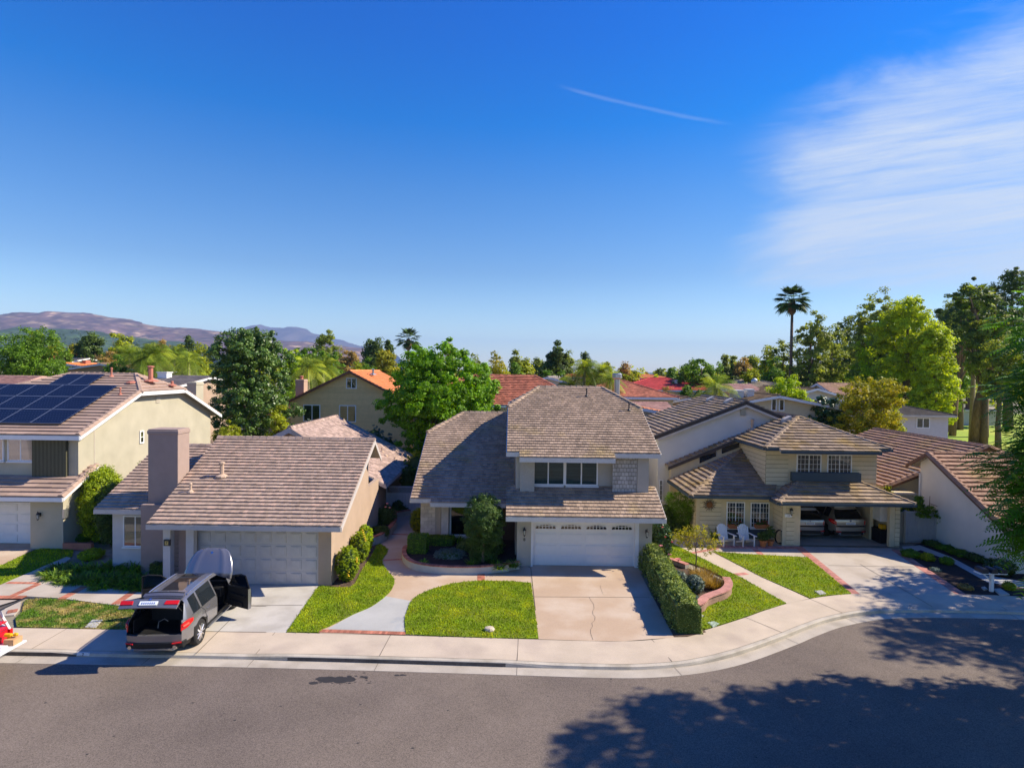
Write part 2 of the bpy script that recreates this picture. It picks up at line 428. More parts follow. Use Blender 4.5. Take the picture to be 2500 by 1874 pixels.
mk('concrete_grey', (.40, .395, .375), .9, var=.08, vs=.8, fine=.05, fs=30, col2=(.25, .29, .33), c2s=.9, c2lo=.60, c2hi=.85)
mk('kerb', (.46, .41, .34), .9, var=.14, vs=1.5, fine=.08, fs=30, bump=.1, col2=(.3, .26, .2), c2s=1.2, c2lo=.52, c2hi=.75)
mk('gutter', (.42, .37, .31), .9, var=.12, vs=1.2, fine=.1, fs=40, col2=(.26, .22, .17), c2s=.8, c2lo=.5, c2hi=.8)
mk('joint', (.12, .10, .08), .95)
mk('oil', (.035, .032, .032), .7, var=.2)
mk('brick', (.42, .155, .10), .85, tint=.3, fine=.15, fs=50)
mk('brick_pink', (.48, .21, .17), .85, tint=.22, fine=.12, fs=50)
mk('mortar', (.42, .35, .3), .95)
mk('soil', (.10, .065, .045), .95, var=.35, vs=5, fine=.35, fs=30, bump=.8, bs=40)
mk('dark_soil', (.035, .022, .018), .95, var=.35, vs=5, fine=.4, fs=30, bump=.8, bs=40)
mk('earth', (.30, .26, .19), .95, var=.3, vs=.2, fine=.2, fs=4, col2=(.12, .15, .06), c2s=.06)
mk('lawn', (.15, .22, .003), .9, var=.22, vs=1.4, fine=.4, fs=30, bump=.9, bs=45, col2=(.15, .17, .015), c2s=1.2, c2lo=.42, c2hi=.75)
mk('lawn_dry', (.075, .13, .012), .9, var=.25, vs=2, fine=.4, fs=30, bump=.9, bs=45, col2=(.33, .25, .09), c2s=1.6, c2lo=.44, c2hi=.62)
mk('grassblade', (.22, .34, .003), .7, tint=.6, var=.28, vs=1.1, fine=0, trans=.3, col2=(.40, .40, .006), c2s=1.1, c2lo=.42, c2hi=.75)
mk('grassblade_dry', (.10, .20, .012), .7, tint=.55, var=.2, vs=1.5, fine=0, trans=.3, col2=(.38, .31, .10), c2s=1.6, c2lo=.44, c2hi=.62)
mk('park_grass', (.23, .34, .025), .9, var=.12, vs=.08, fine=.15, fs=3, col2=(.36, .42, .05), c2s=.07)
# house skins
mk('stucco_sage', (.44, .40, .30), .95, var=.09, vs=.9, fine=.08, fs=60, bump=.35, bs=90)
mk('sage_dark', (.11, .105, .065), .9, var=.06, stretch=(1, 1, .1), wave=('X', 1.6, .3))
mk('stucco_tan', (.43, .315, .235), .95, var=.09, vs=.9, fine=.08, fs=60, bump=.35, bs=90)
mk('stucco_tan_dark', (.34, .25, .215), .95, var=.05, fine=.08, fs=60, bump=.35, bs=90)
mk('stucco_pale', (.56, .52, .50), .95, var=.05, fine=.08, fs=60, bump=.35, bs=90)
mk('stucco_grey', (.43, .40, .345), .95, var=.09, vs=1.2, fine=.12, fs=50, bump=.45, bs=80)
mk('shingle_wall', (.45, .42, .37), .9, tint=.12, fine=.1)
mk('stucco_cream', (.60, .50, .33), .95, var=.05, fine=.06, fs=60, bump=.3, bs=90)
mk('siding_cream', (.62, .52, .34), .85, var=.05, fine=.05, fs=30, tint=.04)
mk('stucco_white', (.66, .63, .58), .95, var=.08, vs=.7, fine=.05, fs=50, bump=.5, bs=60)
mk('siding_ochre', (.74, .52, .24), .9, var=.06, fine=.08, tint=.05)
mk('slate_trim', (.05, .075, .095), .5, var=.08)
mk('block_wall', (.40, .36, .31), .95, tint=.15, fine=.15, bump=.4)
# roofs
mk('shake_a', (.385, .28, .22), .9, tint=.15, var=.10, vs=.7, fine=.16, fs=25, col2=(.44, .30, .23), c2s=-1, c2lo=.75, c2hi=1.0, stretch=(3, 1, 1))
mk('shake_b', (.36, .262, .19), .9, tint=.22, var=.12, vs=.7, fine=.2, fs=25, col2=(.37, .27, .13), c2s=.6, c2lo=.58, c2hi=.75)
mk('tile_one', (.37, .26, .205), .9, tint=.13, var=.06, fine=.1, fs=25)
mk('tile_c', (.29, .215, .155), .9, tint=.22, var=.18, vs=.9, fine=.2, fs=20, col2=(.31, .21, .085), c2s=.8, c2lo=.5, c2hi=.7)
mk('tile_d', (.34, .20, .135), .9, tint=.15, var=.1, fine=.12, fs=20, col2=(.36, .23, .10), c2s=.6, c2lo=.5, c2hi=.75)
mk('shingle_rear', (.37, .265, .22), .9, tint=.28, fine=.12, fs=20)
mk('roof_orange', (.58, .20, .07), .85, tint=.16, fine=.1)
mk('roof_terracotta', (.42, .15, .09), .85, tint=.3, fine=.1)
mk('roof_red', (.48, .055, .05), .8, tint=.14, fine=.1)
mk('roof_brown', (.17, .11, .055), .9, tint=.22, fine=.15)
mk('roof_dark', (.06, .05, .045), .9, tint=.25, fine=.1)
mk('roof_pink', (.46, .27, .22), .9, tint=.15, fine=.1)
mk('roof_grey', (.26, .22, .20), .9, tint=.2, fine=.1)
mk('roof_tan', (.34, .27, .19), .9, tint=.2, fine=.1)
mk('vent_pipe', (.5, .36, .26), .8)
mk('vent_red', (.45, .17, .12), .8)
mk('metal_grey', (.45, .46, .47), .35, metal=.8, var=.05)
mk('metal_dark', (.04, .04, .045), .5, metal=.3)
mk('black_plastic', (.012, .012, .013), .55, var=0, fine=.1)
mk('rubber', (.022, .021, .021), .85, var=0, fine=.1, bump=.2)
mk('bark', (.16, .11, .075), .95, var=.3, vs=3, fine=.3, fs=20, bump=.8, bs=20, stretch=(4, 4, 1))
mk('bark_pale', (.40, .33, .26), .95, var=.3, vs=3, fine=.2, fs=20, bump=.5, bs=20, stretch=(4, 4, 1))
mk('bark_euc', (.27, .17, .10), .95, var=.35, vs=2, fine=.3, fs=20, bump=.8, bs=10, stretch=(4, 4, .6))
# foliage
def leafmat(k, c, c2, tr=.3, rough=.55, spec=.35): return mk(k, c, rough, tint=.5, var=.18, vs=.6, fine=0, trans=tr, col2=c2, c2s=-1, c2lo=.6, c2hi=1., spec=spec)
leafmat('leaf_ficus', (.14, .30, .004), (.28, .50, .008), .42)
leafmat('leaf_topiary', (.05, .11, .015), (.13, .20, .03), .2)
leafmat('leaf_amber', (.08, .16, .018), (.30, .38, .09), .22, .4, .5)
leafmat('leaf_green', (.11, .22, .010), (.23, .37, .014), .4)
leafmat('leaf_dark', (.075, .125, .02), (.18, .25, .035), .35)
leafmat('leaf_euc', (.22, .28, .045), (.42, .47, .07), .5)
leafmat('leaf_olive', (.29, .34, .014), (.52, .55, .02), .5)
leafmat('leaf_lime', (.34, .48, .006), (.58, .66, .010), .48)
leafmat('leaf_gold', (.32, .32, .012), (.60, .42, .018), .4)
leafmat('leaf_sun', (.36, .46, .012), (.62, .70, .02), .5)
leafmat('leaf_rust', (.36, .25, .07), (.44, .33, .08), .35)
leafmat('leaf_jac', (.09, .24, .006), (.19, .40, .010), .36)
leafmat('leaf_palm', (.17, .26, .02), (.36, .42, .04), .4)
leafmat('leaf_fan', (.045, .10, .022), (.08, .14, .03), .2)
leafmat('leaf_hedge', (.17, .24, .045), (.42, .46, .14), .3)
leafmat('leaf_yellowish', (.26, .36, .008), (.52, .52, .012), .4)
leafmat('leaf_silver', (.15, .20, .16), (.24, .30, .26), .15)
leafmat('leaf_agap', (.08, .17, .012), (.22, .32, .03), .3)
leafmat('leaf_camellia', (.035, .085, .012), (.07, .14, .02), .15, .3, .6)
mk('petal_red', (.55, .02, .05), .6); mk('petal_pink', (.6, .2, .2), .6); mk('petal_yellow', (.7, .45, .02), .6); mk('petal_purple', (.2, .03, .4), .6)
# cars
mk('car_silver', (.25, .245, .26), .24, metal=.62, var=0, fine=.02, fs=400, coat=.8, spec=.5)
mk('car_blue', (.30, .31, .34), .3, metal=.7, var=0, fine=0, coat=.8)
mk('car_gold', (.42, .38, .33), .3, metal=.6, var=0, fine=0, coat=.8)
mk('car_white', (.72, .72, .74), .3, var=0, fine=0, coat=.6)
mk('lamp_red', (.55, .01, .012), .12, var=0, fine=0, coat=.5)
mk('chrome', (.7, .7, .72), .12, metal=1, var=0, fine=0)
mk('rim', (.75, .75, .77), .25, metal=.9, var=0, fine=0)
mk('plate', (.75, .78, .8), .4, var=0, fine=0); mk('plate_blue', (.05, .10, .35), .4, var=0, fine=0)
mk('panel_solar', (.005, .009, .030), .38, var=.1, vs=2, fine=0, spec=.12)
mk('solar_line', (.16, .19, .27), .4, var=0, fine=0)
mk('terracotta', (.50, .17, .06), .8)
mk('tool_red', (.62, .01, .025), .35, coat=.4); mk('cardboard', (.55, .33, .17), .9); mk('tool_yellow', (.8, .42, .01), .5)
# ------------------------------------------------------------------ ground
def G(z, pts, h=0.0): return [gz(z, a, b, h) for a, b in pts]
def smooth(pts, k=5, closed=False):
    P = [Vector((p[0], p[1], 0)) for p in pts]; n = len(P); out = []
    rngk = range(n if closed else n - 1)
    for i in rngk:
        a, b, c, d = (P[(i + j) % n] if closed else P[min(max(i + j, 0), n - 1)] for j in (-1, 0, 1, 2))
        for s in range(k):
            t = s / k
            out.append(.5 * ((2 * b) + (c - a) * t + (2 * a - 5 * b + 4 * c - d) * t * t + (3 * b - a - 3 * c + d) * t ** 3))
    if not closed: out.append(P[-1])
    return out
INNER = [(-60, 20.7), (-30, 20.62), (-17.4, 20.55), (-7.8, 20.46), (-.03, 20.22), (1.04, 20.18), (2.8, 20.12), (3.94, 20.13), (4.96, 20.28), (5.9, 20.55), (7.08, 21.1), (8.99, 22.26), (9.87, 22.85),
         (11.22, 23.66), (12.41, 24.2), (13.37, 24.55), (14.5, 24.82), (15.79, 24.95), (17.32, 24.99), (19.37, 24.94), (22, 24.7), (26, 23.6), (30, 21.4), (33.5, 18), (36, 13), (37, 7), (37, 0)]
inner = smooth(INNER, 4)
def offset(line, d):
    out = []
    for i, p in enumerate(line):
        a = line[max(i - 1, 0)]; b = line[min(i + 1, len(line) - 1)]; t = Vector((b[0] - a[0], b[1] - a[1], 0)).normalized()
        out.append(Vector((p[0] + t.y * d, p[1] - t.x * d, 0)))
    return out
KTOP, KFACE, GUT = 1.50, 1.66, 2.10
gl = sheet('ground', [(-9000, -3000), (9000, -3000), (9000, 20000), (-9000, 20000)], -.30, M['earth'])
gut = offset(inner, GUT)
road_poly = [(p.x, p.y) for p in gut] + [(37, -60), (-80, -60), (-80, gut[0].y)]
sheet('road', road_poly, -.155, M['asphalt'])
yard = [(p.x, p.y) for p in offset(inner, .3)] + [(37, -60), (400, -60), (500, 600), (-600, 600), (-600, 20.4), (-60, 20.4)]
sheet('yard_ground', yard, -.035, M['earth'])
# pavement: slab, kerb and gutter follow the inner line; the kerb dips at every drive
def arc(line):
    s = [0]
    for i in range(1, len(line)): s.append(s[-1] + (line[i] - line[i - 1]).length)
    return s
DRV = [(-13.3, -8.3, 'x'), (1.3, 5.2, 'x'), (15.4, 21.0, 'x'), (-32, -19.5, 'x')]
def kerb_h(p):
    h = 0.0
    for a, b, _ in DRV:
        d = max(a - p.x, p.x - b); h = max(h, 1 - max(0, min(1, (d + .0) / 1.3)))
    return h
dense = []
for i in range(len(inner) - 1):
    n = max(1, int((inner[i + 1] - inner[i]).length / .35))
    for k in range(n): dense.append(inner[i].lerp(inner[i + 1], k / n))
dense.append(inner[-1])
def ribbon(name, rows, m, kind='structure'):
    mb = MB(); n = len(rows[0]); i0 = 0
    for r in rows: mb.v.extend(tuple(p) for p in r)
    for j in range(len(rows) - 1):
        for i in range(n - 1):
            mb.f.append((j * n + i, (j + 1) * n + i, (j + 1) * n + i + 1, j * n + i + 1)); mb.t.append(.5)
    o = mb.build(name, m); tag(o, kind=kind)
    if o.data.polygons[len(o.data.polygons) // 3].normal.z < 0: o.data.flip_normals()
    return o
def at_z(line, f): return [Vector((p.x, p.y, f(p, q))) for p, q in zip(line, dense)]
L0, L1, L2, L3, L4 = (offset(dense, d) for d in (0, KTOP, KTOP + .13, KFACE, GUT + .03))
kz = lambda q: -.12 * kerb_h(q)
ribbon('sidewalk', [at_z(L0, lambda p, q: -.2), at_z(L0, lambda p, q: .012), at_z(offset(dense, .9), lambda p, q: .010), at_z(offset(dense, KTOP - .02), lambda p, q: .004 + .3 * kz(q))], M['concrete_walk'])
ribbon('kerb', [at_z(offset(dense, KTOP - .012), lambda p, q: .3 * kz(q)), at_z(L2, lambda p, q: .45 * kz(q)), at_z(offset(dense, KTOP + .155), lambda p, q: -.02 + .9 * kz(q)), at_z(L3, lambda p, q: -.133), at_z(L3, lambda p, q: -.16)], M['kerb'])
ribbon('gutter', [at_z(offset(dense, KFACE - .012), lambda p, q: -.140), at_z(L4, lambda p, q: -.148), at_z(L4, lambda p, q: -.2)], M['gutter'])
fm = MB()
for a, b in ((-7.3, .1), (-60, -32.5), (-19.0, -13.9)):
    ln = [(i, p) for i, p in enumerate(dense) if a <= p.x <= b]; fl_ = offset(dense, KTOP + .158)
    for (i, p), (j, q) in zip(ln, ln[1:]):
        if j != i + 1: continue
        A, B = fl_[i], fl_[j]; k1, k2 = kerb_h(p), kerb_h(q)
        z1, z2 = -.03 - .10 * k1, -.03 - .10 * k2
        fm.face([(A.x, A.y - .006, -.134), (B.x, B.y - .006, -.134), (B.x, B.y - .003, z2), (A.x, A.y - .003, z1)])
tag(fm.build('kerb_face', mat('kerb_dark', (.10, .085, .075), .9, var=.3, vs=2, fine=.2, fs=20)), kind='structure')  # darker strip laid over the straight kerb faces only
# scored joints across the pavement
jm = MB()
S = arc(dense)
for s in [0.0]:
    nxt = 1.2; k = 0
    for i, p in enumerate(dense):
        if S[i] > nxt:
            a, b, c = L0[i], L1[i], L4[i]; t = (dense[min(i + 1, len(dense) - 1)] - dense[i - 1]).normalized() * .009
            zz = .016 + .3 * kz(p)
            jm.face([a + t + Vector((0, 0, .0165)), a - t + Vector((0, 0, .0165)), b - t + Vector((0, 0, zz)), b + t + Vector((0, 0, zz))])
            t *= .8
            jm.face([L3[i] + t + Vector((0, 0, -.136)), L3[i] - t + Vector((0, 0, -.136)), c - t + Vector((0, 0, -.143)), c + t + Vector((0, 0, -.143))])
            nxt += 4.2 + .5 * math.sin(k); k += 1
jo = jm.build('pavement_joints', M['joint']); tag(jo, kind='structure')
def strip(name, p, q, w, z, m, brick=True, kind='structure', cross=True):
    """flat course from p to q, width w, of single bricks"""
    p = Vector((p[0], p[1], 0)); q = Vector((q[0], q[1], 0)); d = q - p; D = d.length; d.normalize(); s = Vector((-d.y, d.x, 0))
    mb = MB(); n = max(1, int(D / .105)); l = D / n
    for i in range(n):
        a = p + d * (i * l + .006); b = p + d * ((i + 1) * l - .006)
        for c0, c1 in (((-.5, -.01), (.01, .5)) if w > .3 else ((-.5, .5),)):
            mb.hexa([*(Vector((x.x, x.y, z - .02)) for x in (a + s * w * c0, b + s * w * c0, b + s * w * c1, a + s * w * c1)), *(Vector((x.x, x.y, z)) for x in (a + s * w * c0, b + s * w * c0, b + s * w * c1, a + s * w * c1))], random.random())
    o = mb.build(name, m); tag(o, kind=kind); return o
def pathstrip(name, pts, w, z, m):
    mb = MB()
    for i in range(len(pts) - 1):
        p = Vector((*pts[i][:2], 0)); q = Vector((*pts[i + 1][:2], 0)); d = q - p; D = d.length; d.normalize(); s = Vector((-d.y, d.x, 0))
        n = max(1, round(D / .11)); l = D / n
        for k in range(n):
            a = p + d * (k * l + .005); b = p + d * ((k + 1) * l - .005)
            mb.hexa([*(Vector((x.x, x.y, z - .03)) for x in (a - s * w / 2, b - s * w / 2, b + s * w / 2, a + s * w / 2)), *(Vector((x.x, x.y, z)) for x in (a - s * w / 2, b - s * w / 2, b + s * w / 2, a + s * w / 2))], random.random())
    o = mb.build(name, m); tag(o, kind='structure'); return o
def line_joint(mb, p, q, w=.012, z=.02):
    p = Vector((p[0], p[1], z)); q = Vector((q[0], q[1], z)); d = (q - p).normalized(); s = Vector((-d.y, d.x, 0)) * w
    mb.face([p - s, q - s, q + s, p + s])
# ---- driveways
sheet('driveway_a', [(-13.6, 25.3), (-7.95, 25.2)] + G('Z4', [(610, 800), (340, 1189)]) + G('Z2', [(1090, 996)]) + [(-13.9, 22.2), (-14.2, 24.6)], .012, M['concrete_drive'])
sheet('driveway_b', [(.95, 28.3), (6.7, 28.3)] + G('Z6', [(1330, 700), (1610, 1232), (1420, 1243), (1180, 1262), (900, 1258), (467, 1244), (436, 1000)]), .013, M['concrete_pink'])
sheet('driveway_c', G('Z9', [(340, 290), (1090, 305), (1640, 694), (1200, 684), (810, 691)]) + [], .012, M['concrete_c'])
sheet('garage_floor', [(14.9, 31.9), (21.1, 31.9), (21.1, 39), (14.9, 39)], .010, M['concrete_c'])
sheet('driveway_far_left', G('Z2', [(408, 258)]) + [(-24.0, 31.2), (-34, 31.2), (-36, 20.6), (-26, 20.6)] + G('Z2', [(-150, 535), (0, 452)]), .012, M['concrete_pink'])
dj = MB()
for z, a, b in (('Z4', (40, 962), (480, 958)), ('V7', (1290, 1250), (2072, 1262)), ('V7', (1880, 928), (2072, 932)), ('Z6', (430, 887), (1400, 893)), ('Z9', (560, 450), (1290, 462)), ('Z6', (400, 640), (440, 1000)), ('V7', (1620, 1100), (1180, 1535)), ('Z9', (830, 440), (1440, 800))):
    pa, pb = gz(z, *a), gz(z, *b); line_joint(dj, pa, pb)
cr = [(893, 890), (905, 915), (930, 950), (935, 985), (922, 1010), (925, 1035), (943, 1060), (940, 1085), (915, 1110), (922, 1135), (905, 1165), (905, 1195), (925, 1250)]
for a, b in zip(cr, cr[1:]): line_joint(dj, gz('Z6', *a), gz('Z6', *b), .005, .021)
cr = [(985, 790), (995, 830), (1010, 865)]
for a, b in zip(cr, cr[1:]): line_joint(dj, gz('Z6', *a), gz('Z6', *b), .004, .021)
tag(dj.build('driveway_joints', M['joint']), kind='structure')
# ---- paths
sheet('path_between', G('Z4', [(620, 1192), (1352, 1207)]) + G('Z6', [(467, 1244), (436, 1000), (400, 640)]) + [(.5, 28.2), (.5, 31.4), (-4.7, 31.4), (-4.7, 38.5), (-8.1, 38.5), (-7.58, 25.6)] + G('Z4', [(1000, 700), (800, 1000)]), .006, M['concrete_pink'])
sheet('path_grey_bay', smooth(G('Z4', [(690, 1158), (900, 1040), (1060, 970), (1182, 882)]), 4) + smooth(G('Z4', [(1398, 922), (1362, 1005), (1342, 1085), (1340, 1180)]), 4), .011, M['concrete_grey'])
bs_a, bs_b = gz('Z4', 622, 1174), gz('Z4', 1350, 1196)
strip('brick_edging', bs_a, bs_b, .22, .02, M['brick'])
strip('brick_edging', gz('Z4', 1158, 578), gz('Z4', 1336, 568), .16, .016, M['brick'])
strip('brick_edging', gz('Z4', 1232, 358), gz('Z4', 1368, 362), .16, .016, M['brick'])
strip('brick_edging', gz('Z4', 1985, 688), gz('Z4', 1985, 752), .33, .016, M['brick'])
wk = sheet('path_left', G('Z2', [(-260, 720), (205, 705), (500, 722), (950, 778), (1200, 800), (1330, 690), (730, 620), (345, 560), (600, 385), (560, 372), (0, 612), (-200, 690)], .06), .06, M['concrete_c'], thick=.12)
strip('brick_edging', gz('Z2', 60, 594, .06), gz('Z2', 330, 598, .06), .2, .07, M['brick'])
strip('brick_edging', gz('Z2', 325, 604, .06), gz('Z2', 110, 702, .06), .26, .071, M['brick'])
strip('brick_edging', gz('Z2', 715, 625, .06), gz('Z2', 515, 732, .06), .30, .07, M['brick'])
strip('brick_edging', gz('Z2', 1138, 660, .06), gz('Z2', 968, 776, .06), .30, .07, M['brick'])
strip('brick_step', gz('Z2', -100, 716, .06), gz('Z2', 205, 716, .06), .3, .075, M['brick'])
sheet('path_step', G('Z2', [(-200, 745), (178, 745), (168, 815), (120, 870), (-200, 900)]), .03, M['concrete_c'], thick=.06)
strip('brick_step', gz('Z2', 60, 850), gz('Z2', 150, 835), .3, .06, M['brick'])
sheet('path_c', G('Z6', [(1560, 400), (1620, 450), (1760, 520), (1990, 635), (2211, 742)]) + G('Z9', [(210, 771), (400, 729), (0, 545)]) + G('Z6', [(1920, 490), (1800, 420), (1700, 330)]), .012, M['concrete_walk'])
sheet('terrace_c', G('Z7', [(300, 1480), (640, 1545), (1430, 1592), (1345, 1490), (1345, 1425), (700, 1400), (300, 1400)]), .008, M['concrete_c'])
strip('brick_edging', gz('Z7', 640, 1500), gz('Z7', 1350, 1510), .5, .016, M['brick_pink'])
strip('brick_edging', gz('Z7', 975, 1520), gz('Z7', 1060, 1590), .3, .0165, M['brick_pink'])
strip('brick_edging', gz('Z6', 2120, 700), gz('Z6', 2225, 690), .3, .018, M['brick_pink'])
strip('brick_edging', gz('Z6', 1750, 520), gz('Z6', 1975, 478), .25, .018, M['brick_pink'])
strip('brick_edging', gz('Z9', 305, 290), gz('Z9', 785, 690), .42, .018, M['brick_pink'])
strip('brick_edging', gz('Z9', 1125, 318), gz('Z9', 1678, 693), .42, .018, M['brick_pink'])
# ---- beds
sheet('flower_bed', G('Z4', [(715, 797), (800, 812), (880, 805), (925, 770), (965, 690), (1040, 575), (1120, 445)]) + [(-7.0, 31.5), (-7.58, 31.5)], .014, M['soil'])
sheet('flower_bed', G('Z6', [(1330, 600), (1500, 560), (1600, 590), (1740, 650), (1900, 700), (2050, 760), (2050, 830), (1850, 940), (1750, 1000), (1760, 1120), (1850, 1160), (1880, 1185), (1720, 1225), (1610, 1228), (1440, 900)]), .016, M['soil'])
sheet('flower_bed', G('Z9', [(1160, 330), (1300, 270), (1440, 240)]) + [(23.6, 33.5), (40, 33.5), (40, 12)] + [(37.2, 7), (36.2, 13), (33.7, 18), (30.2, 21.5), (26.1, 23.8), (22, 24.8), (20.6, 24.9)] + G('Z9', [(1712, 693)]), .006, M['dark_soil'])
sheet('path_d', G('Z9', [(1180, 290), (1330, 278), (1600, 380), (1880, 530), (2211, 585), (2211, 640), (1900, 590), (1560, 400), (1340, 320), (1220, 350)]), .012, M['concrete_grey'])
# ---- lawns
LAWNS = {}
def lawn(name, pts, m='lawn', z=.035, blades='grassblade', dens=520, label=None, hgt=.05):
    sheet(name, pts, z, M[m], thick=.04)
    LAWNS[name] = pts
    P = np.array([(p[0], p[1]) for p in pts]); x0, y0 = P.min(0); x1, y1 = P.max(0)
    n = int((x1 - x0) * (y1 - y0) * dens); q = rng.random((n, 2)) * (x1 - x0, y1 - y0) + (x0, y0)
    ins = np.zeros(n, bool); j = len(P) - 1
    for i in range(len(P)):
        a, b = P[i], P[j]; c = (a[1] > q[:, 1]) != (b[1] > q[:, 1])
        ins ^= c & (q[:, 0] < (b[0] - a[0]) * (q[:, 1] - a[1]) / (b[1] - a[1] + 1e-12) + a[0]); j = i
    q = q[ins]; n = len(q); q = q + rng.normal(0, .028, q.shape)
    an = rng.random(n) * 6.283; w = .014 + .012 * rng.random(n); h = hgt * (.5 + rng.random(n)); ln = (rng.random((n, 2)) - .5) * .06
    base = np.c_[q, np.full(n, z - .005)]
    dx = np.c_[np.cos(an) * w, np.sin(an) * w, np.zeros(n)]
    V = np.stack([base - dx, base + dx, base + np.c_[ln, h + .005]], 1).reshape(-1, 3)
    o = np_mesh('grass', V, 3, M[blades], rng.random(n)); tag(o, label or 'blades of short green grass on a front lawn', 'grass', None, 'stuff'); return o
def np_mesh(name, V, k, m, tint=None, parent=None):
    n = len(V) // k; me = bpy.data.meshes.new(name)
    me.vertices.add(len(V)); me.vertices.foreach_set('co', V.astype(np.float32).ravel())
    me.loops.add(n * k); me.loops.foreach_set('vertex_index', np.arange(n * k, dtype=np.int32))
    me.polygons.add(n); me.polygons.foreach_set('loop_start', np.arange(0, n * k, k, dtype=np.int32)); me.polygons.foreach_set('loop_total', np.full(n, k, dtype=np.int32))
    me.update(calc_edges=True)
    if tint is not None:
        at = me.attributes.new('tint', 'FLOAT', 'FACE'); at.data.foreach_set('value', tint.astype(np.float32))
    me.materials.append(m); o = bpy.data.objects.new(name, me); COL.objects.link(o)
    if parent: o.parent = parent
    return o
lawn('lawn_a', smooth(G('Z4', [(700, 803), (800, 812), (880, 805), (925, 770), (965, 690), (1040, 575), (1110, 450)]), 3) +
     smooth(G('Z4', [(1135, 445), (1185, 475), (1195, 510), (1162, 560), (1152, 600), (1190, 665), (1240, 720), (1255, 762), (1232, 822), (1180, 882), (1060, 970), (900, 1040), (720, 1130), (640, 1163)]), 4) + G('Z4', [(612, 1188), (342, 1188), (612, 802)]), label='curved strip of mown grass beside the tan side wall')
lawn('lawn_b', smooth(G('Z4', [(1352, 1204), (1340, 1090), (1362, 1000), (1400, 922), (1470, 868), (1600, 815), (1800, 768), (2000, 753)]) + G('Z6', [(60, 754), (220, 757)]), 4) + G('Z6', [(402, 772), (434, 1000), (464, 1242), (0, 1234)]), label='rounded patch of mown grass in front of the grey two storey house')
lawn('lawn_left', smooth(G('Z2', [(215, 742), (500, 735), (950, 790), (1190, 812)]), 3) + G('Z2', [(1125, 880), (1095, 992), (870, 988), (140, 970)]) + G('Z2', [(130, 900), (185, 850), (200, 780)]), 'lawn_dry', blades='grassblade_dry', label='patchy half dry grass beside the brick banded walk')
lawn('lawn_far_left', G('Z2', [(-120, 520), (0, 458), (230, 350), (405, 285), (620, 325), (610, 372), (0, 608), (-160, 690)]), dens=350, label='grass left of the clump of strappy leaves, half in shade')
lawn('lawn_c', smooth(G('Z6', [(1560, 455), (1620, 452), (1760, 522), (1990, 637), (2205, 744)]), 3) + G('Z9', [(205, 770), (0, 833)]) + G('Z6', [(2100, 1092), (1870, 1160), (1790, 1130), (1760, 1010), (1860, 950), (2050, 860), (2080, 790), (2040, 730), (1900, 660), (1740, 600), (1560, 570)]), dens=420, label='grass between the curved block wall and the sloping path')
lawn('lawn_c_front', G('Z6', [(1925, 502)]) + G('Z7', [(620, 1542), (900, 1565), (1430, 1593)]) + G('Z9', [(390, 387), (570, 535), (755, 690), (560, 704), (405, 727), (0, 548)]), dens=420, label='wedge of grass in front of the white armchairs')
# small ground things
for i, (z, pts, lab) in enumerate([('Z6', [(1755, 1030), (1805, 1015), (1865, 1045), (1800, 1070)], 'pale square utility cover in grass just below the curved block wall'),
                                   ('Z6', [(1888, 1100), (1945, 1090), (1990, 1110), (1935, 1135)], 'greenish utility cover in grass, nearest the pavement of the two'),
                                   ('Z9', [(440, 662), (500, 655), (545, 685), (490, 695)], 'small grey meter cover at the edge of the wedge lawn'),
                                   ('Z2', [(715, 968), (778, 905), (866, 905), (808, 972)], 'square pale stepping stone in the dry lawn'),
                                   ('Z9', [(1950, 645), (2010, 640), (2090, 690), (2010, 695)], 'pale utility cover in the dark bed right of the mailbox post'),
                                   ('Z9', [(1850, 630), (1880, 625), (1905, 645), (1870, 650)], 'small pale cover in the dark bed left of the mailbox post')]):
    g = G(z, pts, .05); c = sum(g, Vector()) / len(g)
    mb = MB(); mb.prism([(p.x, p.y) for p in g], .0, .056)
    r = [(c + (p - c) * .8) for p in g]; mb.prism([(p.x, p.y) for p in r], .05, .064)
    o = mb.build('stepping_stone' if 'stone' in lab else 'utility_cover', M['concrete_grey'] if 'green' not in lab else mat('cover_green', (.34, .42, .36), .8)); tag(o, lab, 'paving stone' if 'stone' in lab else 'utility cover')
# oil stain
om = MB(); rd = random.Random(4)
for (cx, cy, n, rr, sx, sy) in ((690, 1575, 7, .09, 60, 12), (835, 1580, 8, .09, 60, 14), (960, 1560, 10, .03, 90, 25), (800, 1600, 10, .02, 220, 30), (1295, 1545, 4, .03, 40, 5), (565, 1610, 2, .05, 12, 3), (1050, 1600, 5, .02, 60, 12)):
    for i in range(n):
        g = gz('Z4', cx + rd.gauss(0, sx * .5), cy + rd.gauss(0, sy * .5), -.15); r0 = rr * (.5 + rd.random()); m_ = 14
        om.face([(g.x + r0 * 1.7 * (1 + .28 * rd.random()) * math.cos(6.283 * k / m_), g.y + r0 * (1 + .28 * rd.random()) * math.sin(6.283 * k / m_), -.1525 + i * .00008 + (cx % 97) * .00002) for k in range(m_)])
for i in range(46):
    x_ = rd.uniform(-14, 12); y_ = rd.uniform(12.5, 18.2); r0 = rd.uniform(.008, .03); om.face([(x_ + r0 * 1.5 * math.cos(6.283 * k / 9) * rd.uniform(.7, 1.2), y_ + r0 * math.sin(6.283 * k / 9), -.1522) for k in range(9)])
tag(om.build('oil_stain', M['oil']), kind='structure')
